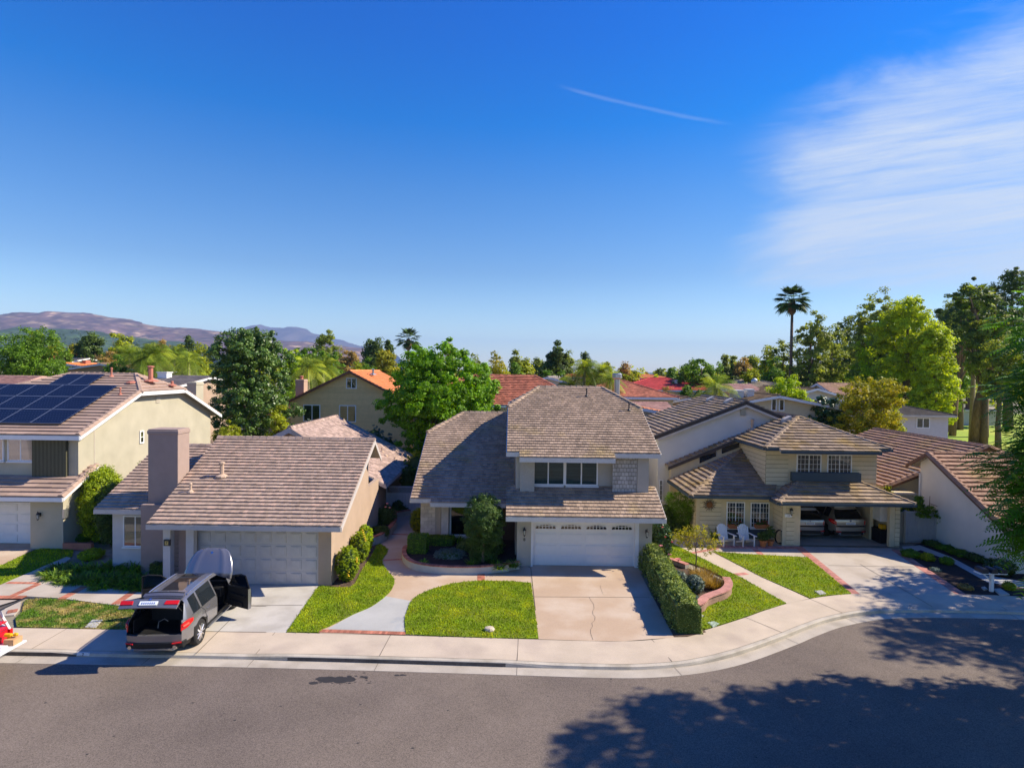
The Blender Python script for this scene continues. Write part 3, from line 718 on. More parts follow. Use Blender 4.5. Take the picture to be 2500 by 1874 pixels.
# chalk marks and painted kerb number
# ------------------------------------------------------------------ plants
def leaf_quads(P, nrm, size, spread, seed, up=.0, aspect=.55):
    r = np.random.default_rng(seed); n = len(P)
    N = nrm + r.normal(0, spread, (n, 3)); N[:, 2] += up; N /= np.linalg.norm(N, axis=1)[:, None] + 1e-9
    A = r.normal(0, 1, (n, 3)); A -= N * (A * N).sum(1)[:, None]; A /= np.linalg.norm(A, axis=1)[:, None] + 1e-9
    B = np.cross(N, A); s = (size * (.6 + .8 * r.random(n)))[:, None]
    V = np.stack([P - A * s, P - B * s * aspect, P + A * s, P + B * s * aspect], 1).reshape(-1, 3)
    return V
def blob_points(blobs, nclump, nleaf, csize, seed, fill=.25):
    """leaf clumps over the skins of ellipsoid blobs (cx,cy,cz,rx,ry,rz); returns points and outward normals"""
    r = np.random.default_rng(seed); B = np.array(blobs, float); w = (B[:, 3] * B[:, 5]) ** 1.0; w /= w.sum()
    idx = r.choice(len(B), nclump, p=w); d = r.normal(0, 1, (nclump, 3)); d /= np.linalg.norm(d, axis=1)[:, None]
    rad = np.where(r.random(nclump) < fill, r.random(nclump) ** .5 * .8, .82 + .2 * r.random(nclump))
    c = B[idx, :3] + d * B[idx, 3:] * rad[:, None]; cs = csize * (.55 + .9 * r.random(nclump))
    k = r.integers(0, nclump, nleaf)
    e = r.normal(0, 1, (nleaf, 3)); e /= np.linalg.norm(e, axis=1)[:, None]; rr = cs[k] * (r.random(nleaf) ** .45)
    P = c[k] + e * rr[:, None] * (1, 1, .72); n = e * .8 + d[k] * .5
    tint = np.clip(.5 + .30 * (r.random(nclump)[k] - .5) + .45 * (r.random(nleaf) - .5), 0, 1)
    return P, n, c, tint
def foliage(name, parent, blobs, nclump, nleaf, leaf, csize, m, seed=1, up=.3, spread=.5, fill=.25, aspect=.55, zmin=None):
    P, n, c, t = blob_points(blobs, nclump, nleaf, csize, seed, fill)
    if zmin is not None: k = P[:, 2] > zmin; P, n, t = P[k], n[k], t[k]
    return np_mesh(name, leaf_quads(P, n, leaf, spread, seed + 1, up, aspect), 4, m, t, parent), c
def trunk(parent, h, r0, bark, targets, seed=1, base=(0, 0, 0), name='trunk', split=.45, lean=(0, 0)):
    rd = random.Random(seed); mb = MB(); b = Vector(base)
    p = [b, b + Vector((lean[0] * .3 + rd.uniform(-.1, .1) * r0 * 4, lean[1] * .3 + rd.uniform(-.1, .1) * r0 * 4, h * split * .5)), b + Vector((lean[0], lean[1], h * split)), b + Vector((lean[0] * 1.3, lean[1] * 1.3, h * .8))]
    mb.tube(p, [r0 * 1.25, r0, r0 * .8, r0 * .2], 8)
    for t in targets:
        t = Vector(t); s = p[1].lerp(p[2], rd.uniform(.3, 1)); mid = s.lerp(t, .5) + Vector((0, 0, (t - s).length * .12))
        mb.tube([s, s.lerp(mid, .5), mid, t], [r0 * .5, r0 * .38, r0 * .25, r0 * .06], 5, cap=False)
    return mb.build(name, bark, parent, smooth=True, local=True)
def auto_blobs(h, r, zc, zr, n, seed, irr=.25):
    """n lumps filling a crown of half-width r centred at height zc, half-height zr"""
    rd = random.Random(seed); out = [(0, 0, zc, r * .82, r * .82, zr * .96), (0, 0, zc + zr * .1, r * .55, r * .55, zr * .6)]
    for i in range(n):
        a = i * 2.4 + rd.random(); t = rd.uniform(-.85, .95); q = math.sqrt(max(0, 1 - t * t)) * rd.uniform(.55, .8)
        s = rd.uniform(.28, .28 + irr)
        out.append((r * q * math.cos(a), r * q * math.sin(a), zc + zr * t * .8, r * s, r * s, min(r, zr) * s * 1.05))
    return out
def tree(name, label, loc, h, r, leafm, nleaf=6000, leaf=.14, csize=.5, bark='bark', crown0=.25, blobs=None, nb=9, seed=1, group=None, r0=None, ncl=None, up=.3, fill=.35, cat='tree', irr=.25, limbs=7, aspect=.55, spread=.5):
    root = thing(name, label, cat, loc, group)
    zc = h * (crown0 + 1) / 2; zr = h * (1 - crown0) / 2
    bl = blobs or auto_blobs(h, r, zc, zr, nb, seed, irr)
    nleaf = int(nleaf * 1.5)
    f, c = foliage('crown', root, bl, ncl or max(60, int(nleaf / 34)), nleaf, leaf, csize, M[leafm], seed, up, fill=fill, aspect=aspect, spread=spread)
    trunk(root, h, r0 or h * .022, M[bark], [c[i] * (1, 1, .95) for i in range(min(limbs, len(c)))], seed)
    return root
def put_tree(zn, u, vtop, Y, wpx, leafm, label, name='tree', **kw):
    """tree whose top shows at (u, vtop) of a zoom and whose crown is wpx zoom-pixels wide, standing Y metres away"""
    p = gy(zn, u, vtop, Y); k = ZONES[zn][2]; r = wpx / k / F * Y / 2
    return tree(name, label, (p.x, Y + r * .3, 0), p.z, r, leafm, **kw)
def shrub(name, label, c, rx, ry, h, leafm, nleaf=1500, leaf=.05, csize=.14, seed=1, group=None, cat='shrub', z0=0., boxy=False, up=.2, fill=.1, stem=True, aspect=.55):
    root = thing(name, label, cat, (c[0], c[1], 0), group)
    if boxy:
        r = np.random.default_rng(seed); n = nleaf; P = r.random((n, 3)) * 2 - 1; ax = r.integers(0, 3, n); sg = np.sign(r.random(n) - .5)
        P[np.arange(n), ax] = sg * (.9 + .12 * r.random(n)); nr = np.zeros((n, 3)); nr[np.arange(n), ax] = sg
        sc = 1 - .10 * np.maximum(0, np.abs(P[:, [0]]) * np.abs(P[:, [1]]))
        P[:, :2] *= sc; P = P * (rx, ry, h / 2) + (0, 0, h / 2 + z0)
        np_mesh('foliage', leaf_quads(P, nr, leaf, .6, seed, up, aspect), 4, M[leafm], r.random(n), root)
        mb = MB(); mb.box(-rx * .88, rx * .88, -ry * .88, ry * .88, .02, z0 + h * .93); mb.build('shade_core', M['leaf_dark'], root, local=True)  # solid dark core stands in for shade among the leaves
    else:
        bl = [(0, 0, z0 + h * .5, rx * .95, ry * .95, h * .5)]
        foliage('foliage', root, bl, max(30, nleaf // 16), int(nleaf * 1.5), leaf, csize * .8, M[leafm], seed, up, fill=fill, zmin=.0, aspect=aspect)
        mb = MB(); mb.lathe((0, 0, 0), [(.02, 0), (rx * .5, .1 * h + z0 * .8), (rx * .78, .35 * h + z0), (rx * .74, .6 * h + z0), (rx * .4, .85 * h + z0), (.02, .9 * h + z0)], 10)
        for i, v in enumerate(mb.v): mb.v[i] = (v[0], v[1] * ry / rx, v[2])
        mb.build('shade_core', M['leaf_dark'], root, local=True)  # rounded core, coloured dark as the shade inside the shrub
    return root
def blades(parent, n, L, w, m, seed=1, r=.15, droop=.6, up=.9, name='leaves', z0=0, segs=4):
    """clump of strap leaves arching from the base"""
    rd = np.random.default_rng(seed); V = []; T = []
    for i in range(n):
        a = rd.random() * 6.283; l = L * (.6 + .5 * rd.random()); q = rd.random() ** .6 * r; b = np.array((math.cos(a) * q, math.sin(a) * q, z0)); a += rd.normal(0, .4); d = np.array((math.cos(a), math.sin(a), 0)); s = np.array((-d[1], d[0], 0))
        e = up * (.5 + .7 * rd.random()); pr = None; t = rd.random()
        for k in range(segs + 1):
            x = k / segs; p = b + d * l * (x * (1 - .35 * e)) * .8 + np.array((0, 0, l * (e * x - droop * x * x * .9)))
            ww = w * (1 - x ** 2) + .002
            c = (p - s * ww, p + s * ww)
            if pr: V += [pr[0], pr[1], c[1], c[0]]; T.append(t)
            pr = c
    return np_mesh(name, np.array(V), 4, m, np.array(T), parent)
def palm(name, label, loc, h, nf, L, leafm, kind='feather', r0=.2, seed=1, group=None, bark='bark_pale', trunks=1, dead=0):
    root = thing(name, label, 'palm tree', loc, group); rd = random.Random(seed)
    for q in range(trunks):
        ox, oy = (0, 0) if trunks == 1 else (rd.uniform(-1, 1) * L * .35, rd.uniform(-1, 1) * L * .35); hh = h * (1 if q == 0 else rd.uniform(.6, .95))
        mb = MB(); mb.tube([(ox * .3, oy * .3, 0), (ox * .8, oy * .8, hh * .5), (ox, oy, hh)], [r0 * 1.5, r0, r0 * .75], 9); mb.build('trunk', M[bark], root, smooth=True, local=True)
        V = []; T = []; top = np.array((ox, oy, hh))
        for i in range(nf):
            a = i * 2.39996 + rd.random() * .3; el = R(75 - 115 * (i / nf) + rd.uniform(-8, 8)); d = np.array((math.cos(a), math.sin(a), 0)); s = np.array((-d[1], d[0], 0)); t = rd.random()
            if kind == 'fan':
                c = top + (d * math.cos(el) + np.array((0, 0, math.sin(el)))) * L * .5; st = top
                V += [st - s * .02, st + s * .02, c + s * .02, c - s * .02]; T.append(t)
                dr = d * math.cos(el - .25) + np.array((0, 0, math.sin(el - .25)))
                for k in range(13):
                    b = R(-78 + 13 * k); v = dr * math.cos(b) + s * math.sin(b); ll = L * .55 * (1 - .25 * abs(b)); tip = c + v * ll + np.array((0, 0, -.22 * ll * rd.uniform(.5, 1.5))); pr = np.cross(v, np.array((0, 0, 1))); pr = pr / (np.linalg.norm(pr) + 1e-6) * ll * .10; m_ = c + v * ll * .5
                    V += [c, m_ - pr, tip, m_ + pr]; T.append(t)
            else:
                pts = []; l = L * rd.uniform(.85, 1.1); n = 9
                for k in range(n + 1):
                    x = k / n; pts.append(top + d * l * (math.cos(el) * x * (1 - .15 * x)) + np.array((0, 0, l * (math.sin(el) * x - .55 * x * x))))
                for k in range(n):
                    p, q2 = pts[k], pts[k + 1]; dd = q2 - p
                    V += [p - s * .03, p + s * .03, q2 + s * .02, q2 - s * .02]; T.append(t)
                    for sg in (-1, 1):
                        for j in (0., .33, .66):
                            o = p + dd * j; x = (k + j) / n; ll = L * .30 * math.sin(math.pi * min(1, x * .85 + .12)) ; tp = o + s * sg * ll * .8 + dd / np.linalg.norm(dd) * ll * .5 + np.array((0, 0, -ll * .45)); V += [o - dd * .07, o + dd * .07, tp + dd * .03, tp - dd * .03]; T.append(min(1, max(0, t + rd.uniform(-.2, .2))))
        np_mesh('fronds', np.array(V), 4, M[leafm], np.array(T), root)
        if kind == 'fan':
            sk = MB(); sk.lathe((ox, oy, hh - L * .75), [(r0 * .8, 0), (r0 * 2.2, L * .15), (r0 * 2.4, L * .5), (r0 * 1.3, L * .8)], 9); sk.build('dead_skirt', M['bark'], root, local=True)
    return root
# ------------------------------------------------------------------ houses
UX = Vector((1, 0, 0)); UY = Vector((0, 1, 0)); UZ = Vector((0, 0, 1))
def V3(*a): return Vector(a)
def gp(zn, a, b, p0, n):
    d = ray(zn, a, b); c = Vector((0, 0, H)); return c + d * ((Vector(p0) - c).dot(n) / d.dot(n))
def walls(root, pieces, m, name='wall'):
    mb = MB()
    for p in pieces: mb.box(*p)
    return mb.build(name, m, root)
def gablewall(mb, x, ys, zs, th=.2, z0=0):
    """wall in a plane x = const with sloping top through the points (ys, zs)"""
    pts = [(x, ys[0], z0)] + [(x, y, z) for y, z in zip(ys, zs)] + [(x, ys[-1], z0)]
    mb.extr(pts, (th, 0, 0))
def gablewall_y(mb, y, xs, zs, th=.2, z0=0):
    pts = [(xs[0], y, z0)] + [(x, y, z) for x, z in zip(xs, zs)] + [(xs[-1], y, z0)]
    mb.extr(pts, (0, th, 0))
def garage_door(root, x0, x1, y, h, rows, cols, m, lites=False, inset=True, z0=.0):
    mb = MB(); mb.box(x0, x1, y, y + .06, z0, h)
    rh = (h - z0) / rows; cw = (x1 - x0) / cols
    for r in range(rows):
        zz = z0 + r * rh; mb.box(x0 + .004, x1 - .004, y - .008, y + .01, zz + .012, zz + rh - .012)
        for c in range(cols):
            if lites and r == rows - 1: continue
            a, b = x0 + c * cw + .10, x0 + (c + 1) * cw - .10
            mb.box(a, b, y - .035, y, zz + .08, zz + rh - .08); mb.box(a + .05, b - .05, y - .012 - .035, y, zz + .12, zz + rh - .12)
    d = mb.build('garage_door', m, root)
    if lites:
        for c in range(cols):
            a, b = x0 + c * cw + .13, x0 + (c + 1) * cw - .13; zb = h - rh + .16; mid = (a + b) / 2; k = 10
            arcp = [(a + (b - a) * i / k, y - .012, h - .17 - .12 * abs(2 * i / k - 1) ** 2.2) for i in range(k + 1)]
            g = MB(); g.face([(b, y - .012, zb), (a, y - .012, zb)] + arcp); g.build('pane', M['glassdark'], d)
            t = MB(); t.box(a, b, y - .03, y - .008, zb + .115, zb + .14)
            for i in range(1, 6):
                xx = a + (b - a) * i / 6; t.box(xx - .012, xx + .012, y - .028, y - .008, zb, h - .17 - .12 * abs(2 * i / 6 - 1) ** 2.2)
            for p, q in zip(arcp, arcp[1:]): t.hexa([(p[0], y - .03, p[2] - .01), (q[0], y - .03, q[2] - .01), (q[0], y, q[2] - .01), (p[0], y, p[2] - .01), (p[0], y - .03, p[2] + .03), (q[0], y - .03, q[2] + .03), (q[0], y, q[2] + .03), (p[0], y, p[2] + .03)])
            t.box(a - .02, b + .02, y - .03, y - .008, zb - .03, zb)
            t.build('muntins', m, d)
    return d
def pipe(root, p, h, r=.05, m='vent_pipe', flash=True, n=UZ):
    mb = MB(); p = Vector(p); mb.tube([p - UZ * .1, p + UZ * h], r, 8)
    if h > .35: mb.lathe(p + UZ * (h - .02), [(r * 1.5, 0), (r * 1.5, .07), (r * .6, .1)], 8)
    if flash: mb.lathe(p - UZ * .02, [(r * 3.2, 0), (r * 3, .06), (r * 1.1, .14)], 10)
    return mb.build('vent_pipe', M[m], root, smooth=False)
def wall_lamp(root, p, n=-UY):
    mb = MB(); p = Vector(p); mb.box(p.x - .05, p.x + .05, p.y - .03, p.y + .02, p.z - .08, p.z + .1)
    mb.tube([p + UZ * .05, p + UZ * .14 - UY * .1, p - UY * .13 + UZ * .1], .012, 5)
    mb.lathe(p - UY * .13 + UZ * .04, [(.09, 0), (.03, .09), (.01, .16)], 6); mb.lathe(p - UY * .13 - UZ * .2, [(.02, -.05), (.05, 0)], 6)
    for k in range(4):
        a = .785 + k * 1.571; c = p - UY * .13; mb.tube([c + V3(.07 * math.cos(a), .07 * math.sin(a), .05), c + V3(.045 * math.cos(a), .045 * math.sin(a), -.2)], .008, 4)
    o = mb.build('wall_lamp', M['metal_dark'], root); g = MB(); g.lathe(p - UY * .13 - UZ * .18, [(.035, 0), (.06, .2)], 8); g.build('glass_shade', mat('lampglass', (.5, .5, .45), .2), o); return o
FONT = None
def text(root, s, p, size, m, rx=90, rz=0, name='number', ext=.006):
    c = bpy.data.curves.new(name, 'FONT'); c.body = s; c.size = size; c.extrude = ext; c.align_x = 'CENTER'; c.align_y = 'CENTER'
    t = bpy.data.objects.new(name, c); COL.objects.link(t); bpy.context.view_layer.update()
    me = bpy.data.meshes.new_from_object(t); bpy.data.objects.remove(t); o = bpy.data.objects.new(name, me); COL.objects.link(o)
    me.materials.clear(); me.materials.append(m); off = ORG.get(root.name, Vector()) if root else Vector()
    o.location = Vector(p) - off; o.rotation_euler = (R(rx), 0, R(rz)); o.parent = root; return o
def chimney(root, x0, x1, y0, y1, z0, z1, m, pot=None):
    mb = MB(); mb.box(x0, x1, y0, y1, z0, z1); mb.box(x0 - .03, x1 + .03, y0 - .03, y1 + .03, z1 - .22, z1 - .06)
    o = mb.build('chimney', m, root, bevel=.02)
    if pot:
        c = MB(); c.lathe(((x0 + x1) / 2, (y0 + y1) / 2, z1 - .02), [(.16, 0), (.16, .25), (.22, .28), (.22, .33), (.05, .38)], 10); c.build('flue', M[pot], o)
    return o

# ================= house far left with solar panels
h1 = thing('two_storey_house', 'sage stucco two storey house at far left with solar panels on its tiled roof', 'house', (-29, 36, 0))
EZ, EY, RY, PT = 5.67, 30.05, 37.4, .416
zr = EZ + (RY - EY) * PT; XR = -22.0; jz = 7.73; jy = EY + (jz - EZ) / PT; jy2 = 2 * RY - jy; rx = XR - (zr - jz) / PT * .75
XL = -36.5; hx = -27.9
front = [(XL, EY, EZ), (XR, EY, EZ), (XR, jy, jz), (rx, RY, zr), (hx, RY, zr)]
BY = 2 * RY - EY
back = [(XR, BY, EZ), (XL, BY, EZ), (hx, RY, zr), (rx, RY, zr), (XR, jy2, jz)]
jerk = [(XR, jy, jz), (XR, jy2, jz), (rx, RY, zr)]
lef = [(XL, EY, EZ), (hx, RY, zr), (XL, BY, EZ)]
roof_part(h1, [front, back, jerk, lef], M['tile_one'], .36, .9, .075, ridge=[((rx, RY, zr), (hx, RY, zr)), ((rx, RY, zr), (XR, jy, jz)), ((rx, RY, zr), (XR, jy2, jz)), ((hx, RY, zr), (XL, EY, EZ)), ((XR - .1, EY, EZ + .02), (XR - .1, jy, jz + .02))], seed=11)
lr0 = [(XL, 28.9, 2.76), (XR, 28.9, 2.76), (XR, 30.5, 3.52), (XL, 30.5, 3.52)]; lr1 = [(XR - .42, 30.5, 3.52), (XR, 30.5, 3.52), (XR, 31.4, 3.95), (XR - .42, 31.4, 3.95)]
roof_part(h1, [lr0, lr1], M['tile_one'], .36, .9, .075, ridge=[((XR - .1, 28.9, 2.79), (XR - .1, 31.4, 3.97))], seed=21)
mb = MB()
board(mb, (XL, EY, EZ - .03), (XR, EY, EZ - .03), -UY, .04, .22); board(mb, (XR, EY, EZ - .02), (XR, jy, jz - .02), UX, .04, .22); board(mb, (XR, jy, jz - .02), (XR, jy2, jz - .02), UX, .04, .22); board(mb, (XR, jy2, jz - .02), (XR, BY, EZ - .02), UX, .04, .22)
board(mb, (XL, 28.9, 2.73), (XR, 28.9, 2.73), -UY, .04, .2); board(mb, (XR, 28.9, 2.74), (XR, 31.4, 3.93), UX, .04, .18)
mb.build('fascia', M['white_trim'], h1)
mb = MB(); XW = -22.4
gablewall(mb, XW - .2, [30.5, jy, jy2, 43.9], [EZ + .05, jz - .12, jz - .12, EZ + .2])
gablewall(mb, XW - .2, [29.45, 30.5], [2.95, 3.5])
mb.build('side_wall', M['stucco_sage'], h1)
walls(h1, [(-36, XW - .2, 30.52, 30.72, 3.3, 5.7), (-36, XW - .2, 43.7, 43.9, 0, 5.7), (-36.0, -35.8, 30.7, 43.7, 0, 5.7), (-24.05, XW - .2, 29.46, 30.5, 0, 2.9), (-36, -24.05, 30.4, 30.6, 2.15, 3.2), (-36, -29.2, 30.3, 30.5, 0, 2.9)], M['stucco_sage'])
a, b = gy('Z1', 280, 1000, 30.42), gy('Z1', 565, 760, 30.42); walls(h1, [(a.x, b.x, 30.34, 30.53, 3.45, 5.6)], M['sage_dark'], 'dark_siding')
a = gy('Z1', 55, 952, 30.4); b = gy('Z1', 275, 752, 30.4); window(h1, (a.x, 30.5, a.z), UX, b.x - a.x, b.z - a.z)
c_ = b.x - a.x; window(h1, (a.x - c_ - .2, 30.5, a.z), UX, c_, b.z - a.z)
a = gx('Z1', 1175, 805, XW); b = gx('Z1', 1210, 690, XW); window(h1, (XW, a.y, a.z), UY, b.y - a.y, b.z - a.z, vb=(), hb=(.5,), back='night_inside', sill=False, fr=.08)
a = gx('Z1', 1330, 455, XW); mb = MB()
for k in range(5): mb.box(XW - .01, XW + .05, a.y - .22, a.y + .22, a.z + k * .13, a.z + k * .13 + .05)
mb.build('gable_vent', M['beige_trim'], h1)
garage_door(h1, -29.2, -24.05, 30.35, 2.15, 4, 4, M['white_trim'], inset=False, z0=.02)
wall_lamp(h1, (-23.55, 29.43, 1.75))
mb = MB(); a = gx('Z1', 795, 800, XW); mb.box(XW, XW + .02, a.y - .02, a.y + .02, .0, 5.9); mb.build('control_joint', M['beige_trim'], h1)
a = gx('Z1', 548, 1385, XW); mb = MB(); mb.box(XW, XW + .1, a.y - .18, a.y + .18, a.z - .25, a.z + .2); mb.build('meter_box', M['metal_grey'], h1)
p = gy('Z1', 1590, 410, 42.5); q = gy('Z1', 1697, 285, 42.5); chimney(h1, p.x, q.x - .25, 42.3, 43.3, 5, q.z, M['stucco_sage'])
N1 = V3(0, -PT, 1).normalized(); P0 = V3(-29, EY, EZ)
for z, u, v, h, r, m in (('Z1', 940, 240, .5, .05, 'vent_red'), ('Z1', 1015, 395, .38, .04, 'vent_red'), ('Z1', 1110, 292, .12, .1, 'vent_red')): pipe(h1, gp(z, u, v, P0, N1), h, r, m)
pipe(h1, (-22.75, 37.2, 8.3), .9, .14, 'vent_red'); pipe(h1, (-22.2, 38.6, 8.0), .3, .08, 'vent_red')
# solar array lying on the front slope
sa = thing('solar_array', 'dark blue solar panels in rows on the roof at far left', 'solar panels', (-27, 33, 7))
VU = V3(0, 1, PT).normalized()
def onroof(x, s, l=.12): return V3(x, EY, EZ) + VU * s + N1 * l
rowsd = []
bl_ = gp('Z1', 520, 655, P0, N1); tr_ = gp('Z1', 1000, 332, P0, N1); t2 = gp('Z1', 890, 240, P0, N1); t2l = gp('Z1', 575, 232, P0, N1)
s0 = (bl_ - P0).dot(VU); s3 = (tr_ - P0).dot(VU); s4 = (t2 - P0).dot(VU); rh = (s3 - s0) / 3; pw = 1.62
xr0 = (bl_.x + tr_.x) / 2
for r in range(4):
    sA = s0 + r * rh; sB = sA + rh - .02 if r < 3 else s4
    xr = xr0 if r < 3 else (t2.x); n = 7 if r < 3 else 2
    pwr = pw if r < 3 else (t2.x - t2l.x) / 2
    for c in range(n):
        x1 = xr - c * pwr - .015; x0 = x1 - pwr + .03
        mb = MB(); P = [onroof(x0, sA), onroof(x1, sA), onroof(x1, sB), onroof(x0, sB)]; mb.extr([p + N1 * .04 for p in P], -N1 * .04)
        f = mb.build('solar_panel', M['panel_solar'], sa)
        g = MB(); D = .022
        for (u0, u1, w0, w1) in ((x0, x1, sA, sA + D), (x0, x1, sB - D, sB), (x0, x0 + D, sA, sB), (x1 - D, x1, sA, sB)): g.face([onroof(u0, w0, .1625), onroof(u1, w0, .1625), onroof(u1, w1, .1625), onroof(u0, w1, .1625)])
        nx, ny = 10, 6
        for i in range(1, nx):
            xx = x0 + (x1 - x0) * i / nx
            for j in range(1, ny):
                ss = sA + (sB - sA) * j / ny; w = .022
                g.face([onroof(xx - w, ss, .1623), onroof(xx, ss - w, .1623), onroof(xx + w, ss, .1623), onroof(xx, ss + w, .1623)])
        g.build('frame', M['solar_line'], f)

# ================= house A (tan, chimney, wide garage roof)
hA = thing('single_storey_house', 'tan stucco single storey house with broad shake roof and tall plain chimney', 'house', (-12, 30, 0))
e0, r0_ = 2.77, 5.67; XA0, XA1 = -14.92, -6.95
bz = gx('Z3', 1485, 912, -6.95)
mainf = [(XA0, 24.1, e0), (XA1, 24.1, e0), (XA1, 30, r0_), (XA0, 30, r0_)]; mainb = [(XA0, 30, r0_), (XA1, 30, r0_), (XA1, bz.y, bz.z), (XA0, bz.y, bz.z)]
roof_part(hA, [mainf, mainb], M['shake_a'], .245, .17, .07, ridge=[((XA0, 30, r0_), (XA1, 30, r0_))], seed=31, jit=.02)
wg = [(-18.55, 26.2, 2.86), (-14.9, 26.2, 2.86), (-14.9, 31, 5.12), (-18.55, 31, 5.12)]; wgb = [(-18.55, 31, 5.12), (-14.9, 31, 5.12), (-14.9, 35, 3.2), (-18.55, 35, 3.2)]
roof_part(hA, [wg, wgb], M['shake_a'], .245, .17, .07, ridge=[((-18.55, 31, 5.12), (-14.9, 31, 5.12))], seed=41, jit=.02)
RX = -13.3
rr = [(-7.17, 33.9, 2.6), (-7.17, 44.9, 2.6), (RX, 44.9, 5.68), (RX, 35.3, 5.68), (RX, 33.9, 5.68)]
rl = [(-19.4, 33.9, 2.6), (-19.4, 44.9, 2.6), (RX, 44.9, 5.68), (RX, 33.9, 5.68)]
fr_ = 35.3
rr = [(-7.17, 33.9, 2.6), (-7.17, 44.9, 2.6), (RX, 44.9, 5.68), (RX, fr_, 5.68), (-9.95, 33.9, 4.0)]
rl = [(-19.4, fr_, 2.6), (-19.4, 44.9, 2.6), (RX, 44.9, 5.68), (RX, fr_, 5.68)]
roof_part(hA, [rr, rl], M['shingle_rear'], .2, .32, .016, ridge=[((RX, fr_, 5.68), (RX, 44.9, 5.68))], seed=51)
mb = MB()
for yy, zz in ((24.1, 2.75),): board(mb, (XA0, yy, zz), (XA1, yy, zz), -UY, .04, .19)
board(mb, (-18.55, 26.2, 2.84), (XA0, 26.2, 2.84), -UY, .04, .19)
board(mb, (XA1, 24.1, 2.74), (XA1, 30, r0_ - .03), UX, .04, .2); board(mb, (XA1, 30, r0_ - .03), (XA1, bz.y, bz.z - .03), UX, .04, .22)
board(mb, (XA0, 24.1, 2.74), (XA0, 30, r0_ - .03), -UX, .03, .2); board(mb, (-18.55, 26.2, 2.82), (-18.55, 31, 5.09), -UX, .03, .2)
board(mb, (RX, fr_, 5.66), (-9.6, fr_, 3.82), -UY, .05, .3); board(mb, (RX, fr_, 5.66), (-19.4, fr_, 2.57), -UY, .05, .3); board(mb, (-7.17, 33.9, 2.57), (-7.17, 44.9, 2.57), UX, .03, .16); board(mb, (-9.95, 33.9, 3.97), (-7.17, 33.9, 2.57), -UY, .04, .2)
mb.build('fascia', M['beige_trim'] if False else mat('trim_a', (.50, .45, .42), .7, var=.04), hA)
mb = MB(); XS = -7.6
gablewall(mb, XS - .2, [25.0, 30, 31.45], [3.1, 5.5, 4.8]); mb.box(XS - .2, XS, 31.45, 33.87, 0, 2.97)
mb.build('side_wall', M['stucco_tan'], hA)
mb = MB(); mb.box(-8.2, -8.0, 35.2, 44.7, 0, 2.75); gablewall_y(mb, 35.6, [-19, RX, -8.0], [2.6, 5.45, 2.75], .15); mb.box(-8.2, -7.8, 33.87, 35.6, 0, 2.6); mb.build('rear_wall', M['stucco_tan'], hA)
mb = MB(); mb.box(-8.15, XS - .002, 25.002, 25.2, 0, 2.75); mb.build('garage_pier', M['stucco_tan'], hA)
mb = MB(); mb.box(-18.1, -14.6, 31.5, 31.7, 0, 3.2); mb.build('wing_rear_wall', M['stucco_tan'], hA)
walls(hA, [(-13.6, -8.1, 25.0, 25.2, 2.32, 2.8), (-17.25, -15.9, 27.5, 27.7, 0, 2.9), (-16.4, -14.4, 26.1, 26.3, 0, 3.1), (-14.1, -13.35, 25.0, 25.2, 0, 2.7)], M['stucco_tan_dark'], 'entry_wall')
walls(hA, [(-18.1, -16.15, 26.75, 26.95, 0, 2.75), (-18.1, -17.9, 26.95, 31.5, 0, 2.9), (-16.35, -16.15, 26.95, 27.5, 0, 2.9)], M['stucco_pale'], 'wing_wall')
a = gy('Z2', 1040, 288, 26.72); b = gy('Z2', 1243, 30, 26.72); window(hA, (a.x, 26.75, a.z), UX, b.x - a.x, b.z - a.z, back='blinds', fr=.05)
for (u0, u1) in ((1380, 1441), (1573, 1638)):
    a = gy('Z1', u0, 1560, 24.7); b = gy('Z1', u1, 1560, 24.7); mb = MB(); mb.box(a.x, b.x, 24.65, 24.95, 0, 2.62); mb.build('porch_post', M['stucco_pale'], hA)
a = gy('Z1', 1450, 1600, 25.3); b = gy('Z1', 1570, 1600, 25.3); mb = MB()
for k in range(13): mb.box(a.x, b.x, 25.3, 25.33, .1 + k * .19, .1 + k * .19 + .17)
mb.build('side_gate', M['stucco_tan_dark'], hA)
a = gy('Z2', 1410, 255, 24.62); mb = MB(); mb.box(a.x - .13, a.x + .13, 24.58, 24.66, a.z - .13, a.z + .13); s_ = mb.build('house_number_plaque', M['metal_dark'], hA); mb = MB(); mb.box(a.x - .07, a.x + .07, 24.565, 24.58, a.z - .09, a.z + .07); mb.build('plate', mat('plaque_gold', (.5, .36, .12), .5), s_); text(s_, '7', (a.x, 24.56, a.z - .01), .13, M['metal_dark'])
garage_door(hA, -13.33, -8.15, 25.08, 2.3, 4, 8, mat('door_pale', (.50, .47, .45), .55, var=.05))
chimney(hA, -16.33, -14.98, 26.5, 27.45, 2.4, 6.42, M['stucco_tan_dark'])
NA = V3(0, -(r0_ - e0) / 5.9, 1).normalized(); PA = V3(-10, 24.1, e0)
pipe(hA, gp('Z3', 145, 1080, PA, NA), .6, .09); pipe(hA, gp('Z1', 1608, 1215, PA, NA), .36, .045)
NR = V3(.5, 0, 1).normalized(); PR = V3(-7.17, 40, 2.6)
for u, v, h in ((1172, 615, .2), (1495, 875, .35), (1525, 908, .1), (1665, 915, .35), (1690, 895, .3), (1605, 940, .2)): pipe(hA, gp('Z3', u, v, PR, NR), h, .05)

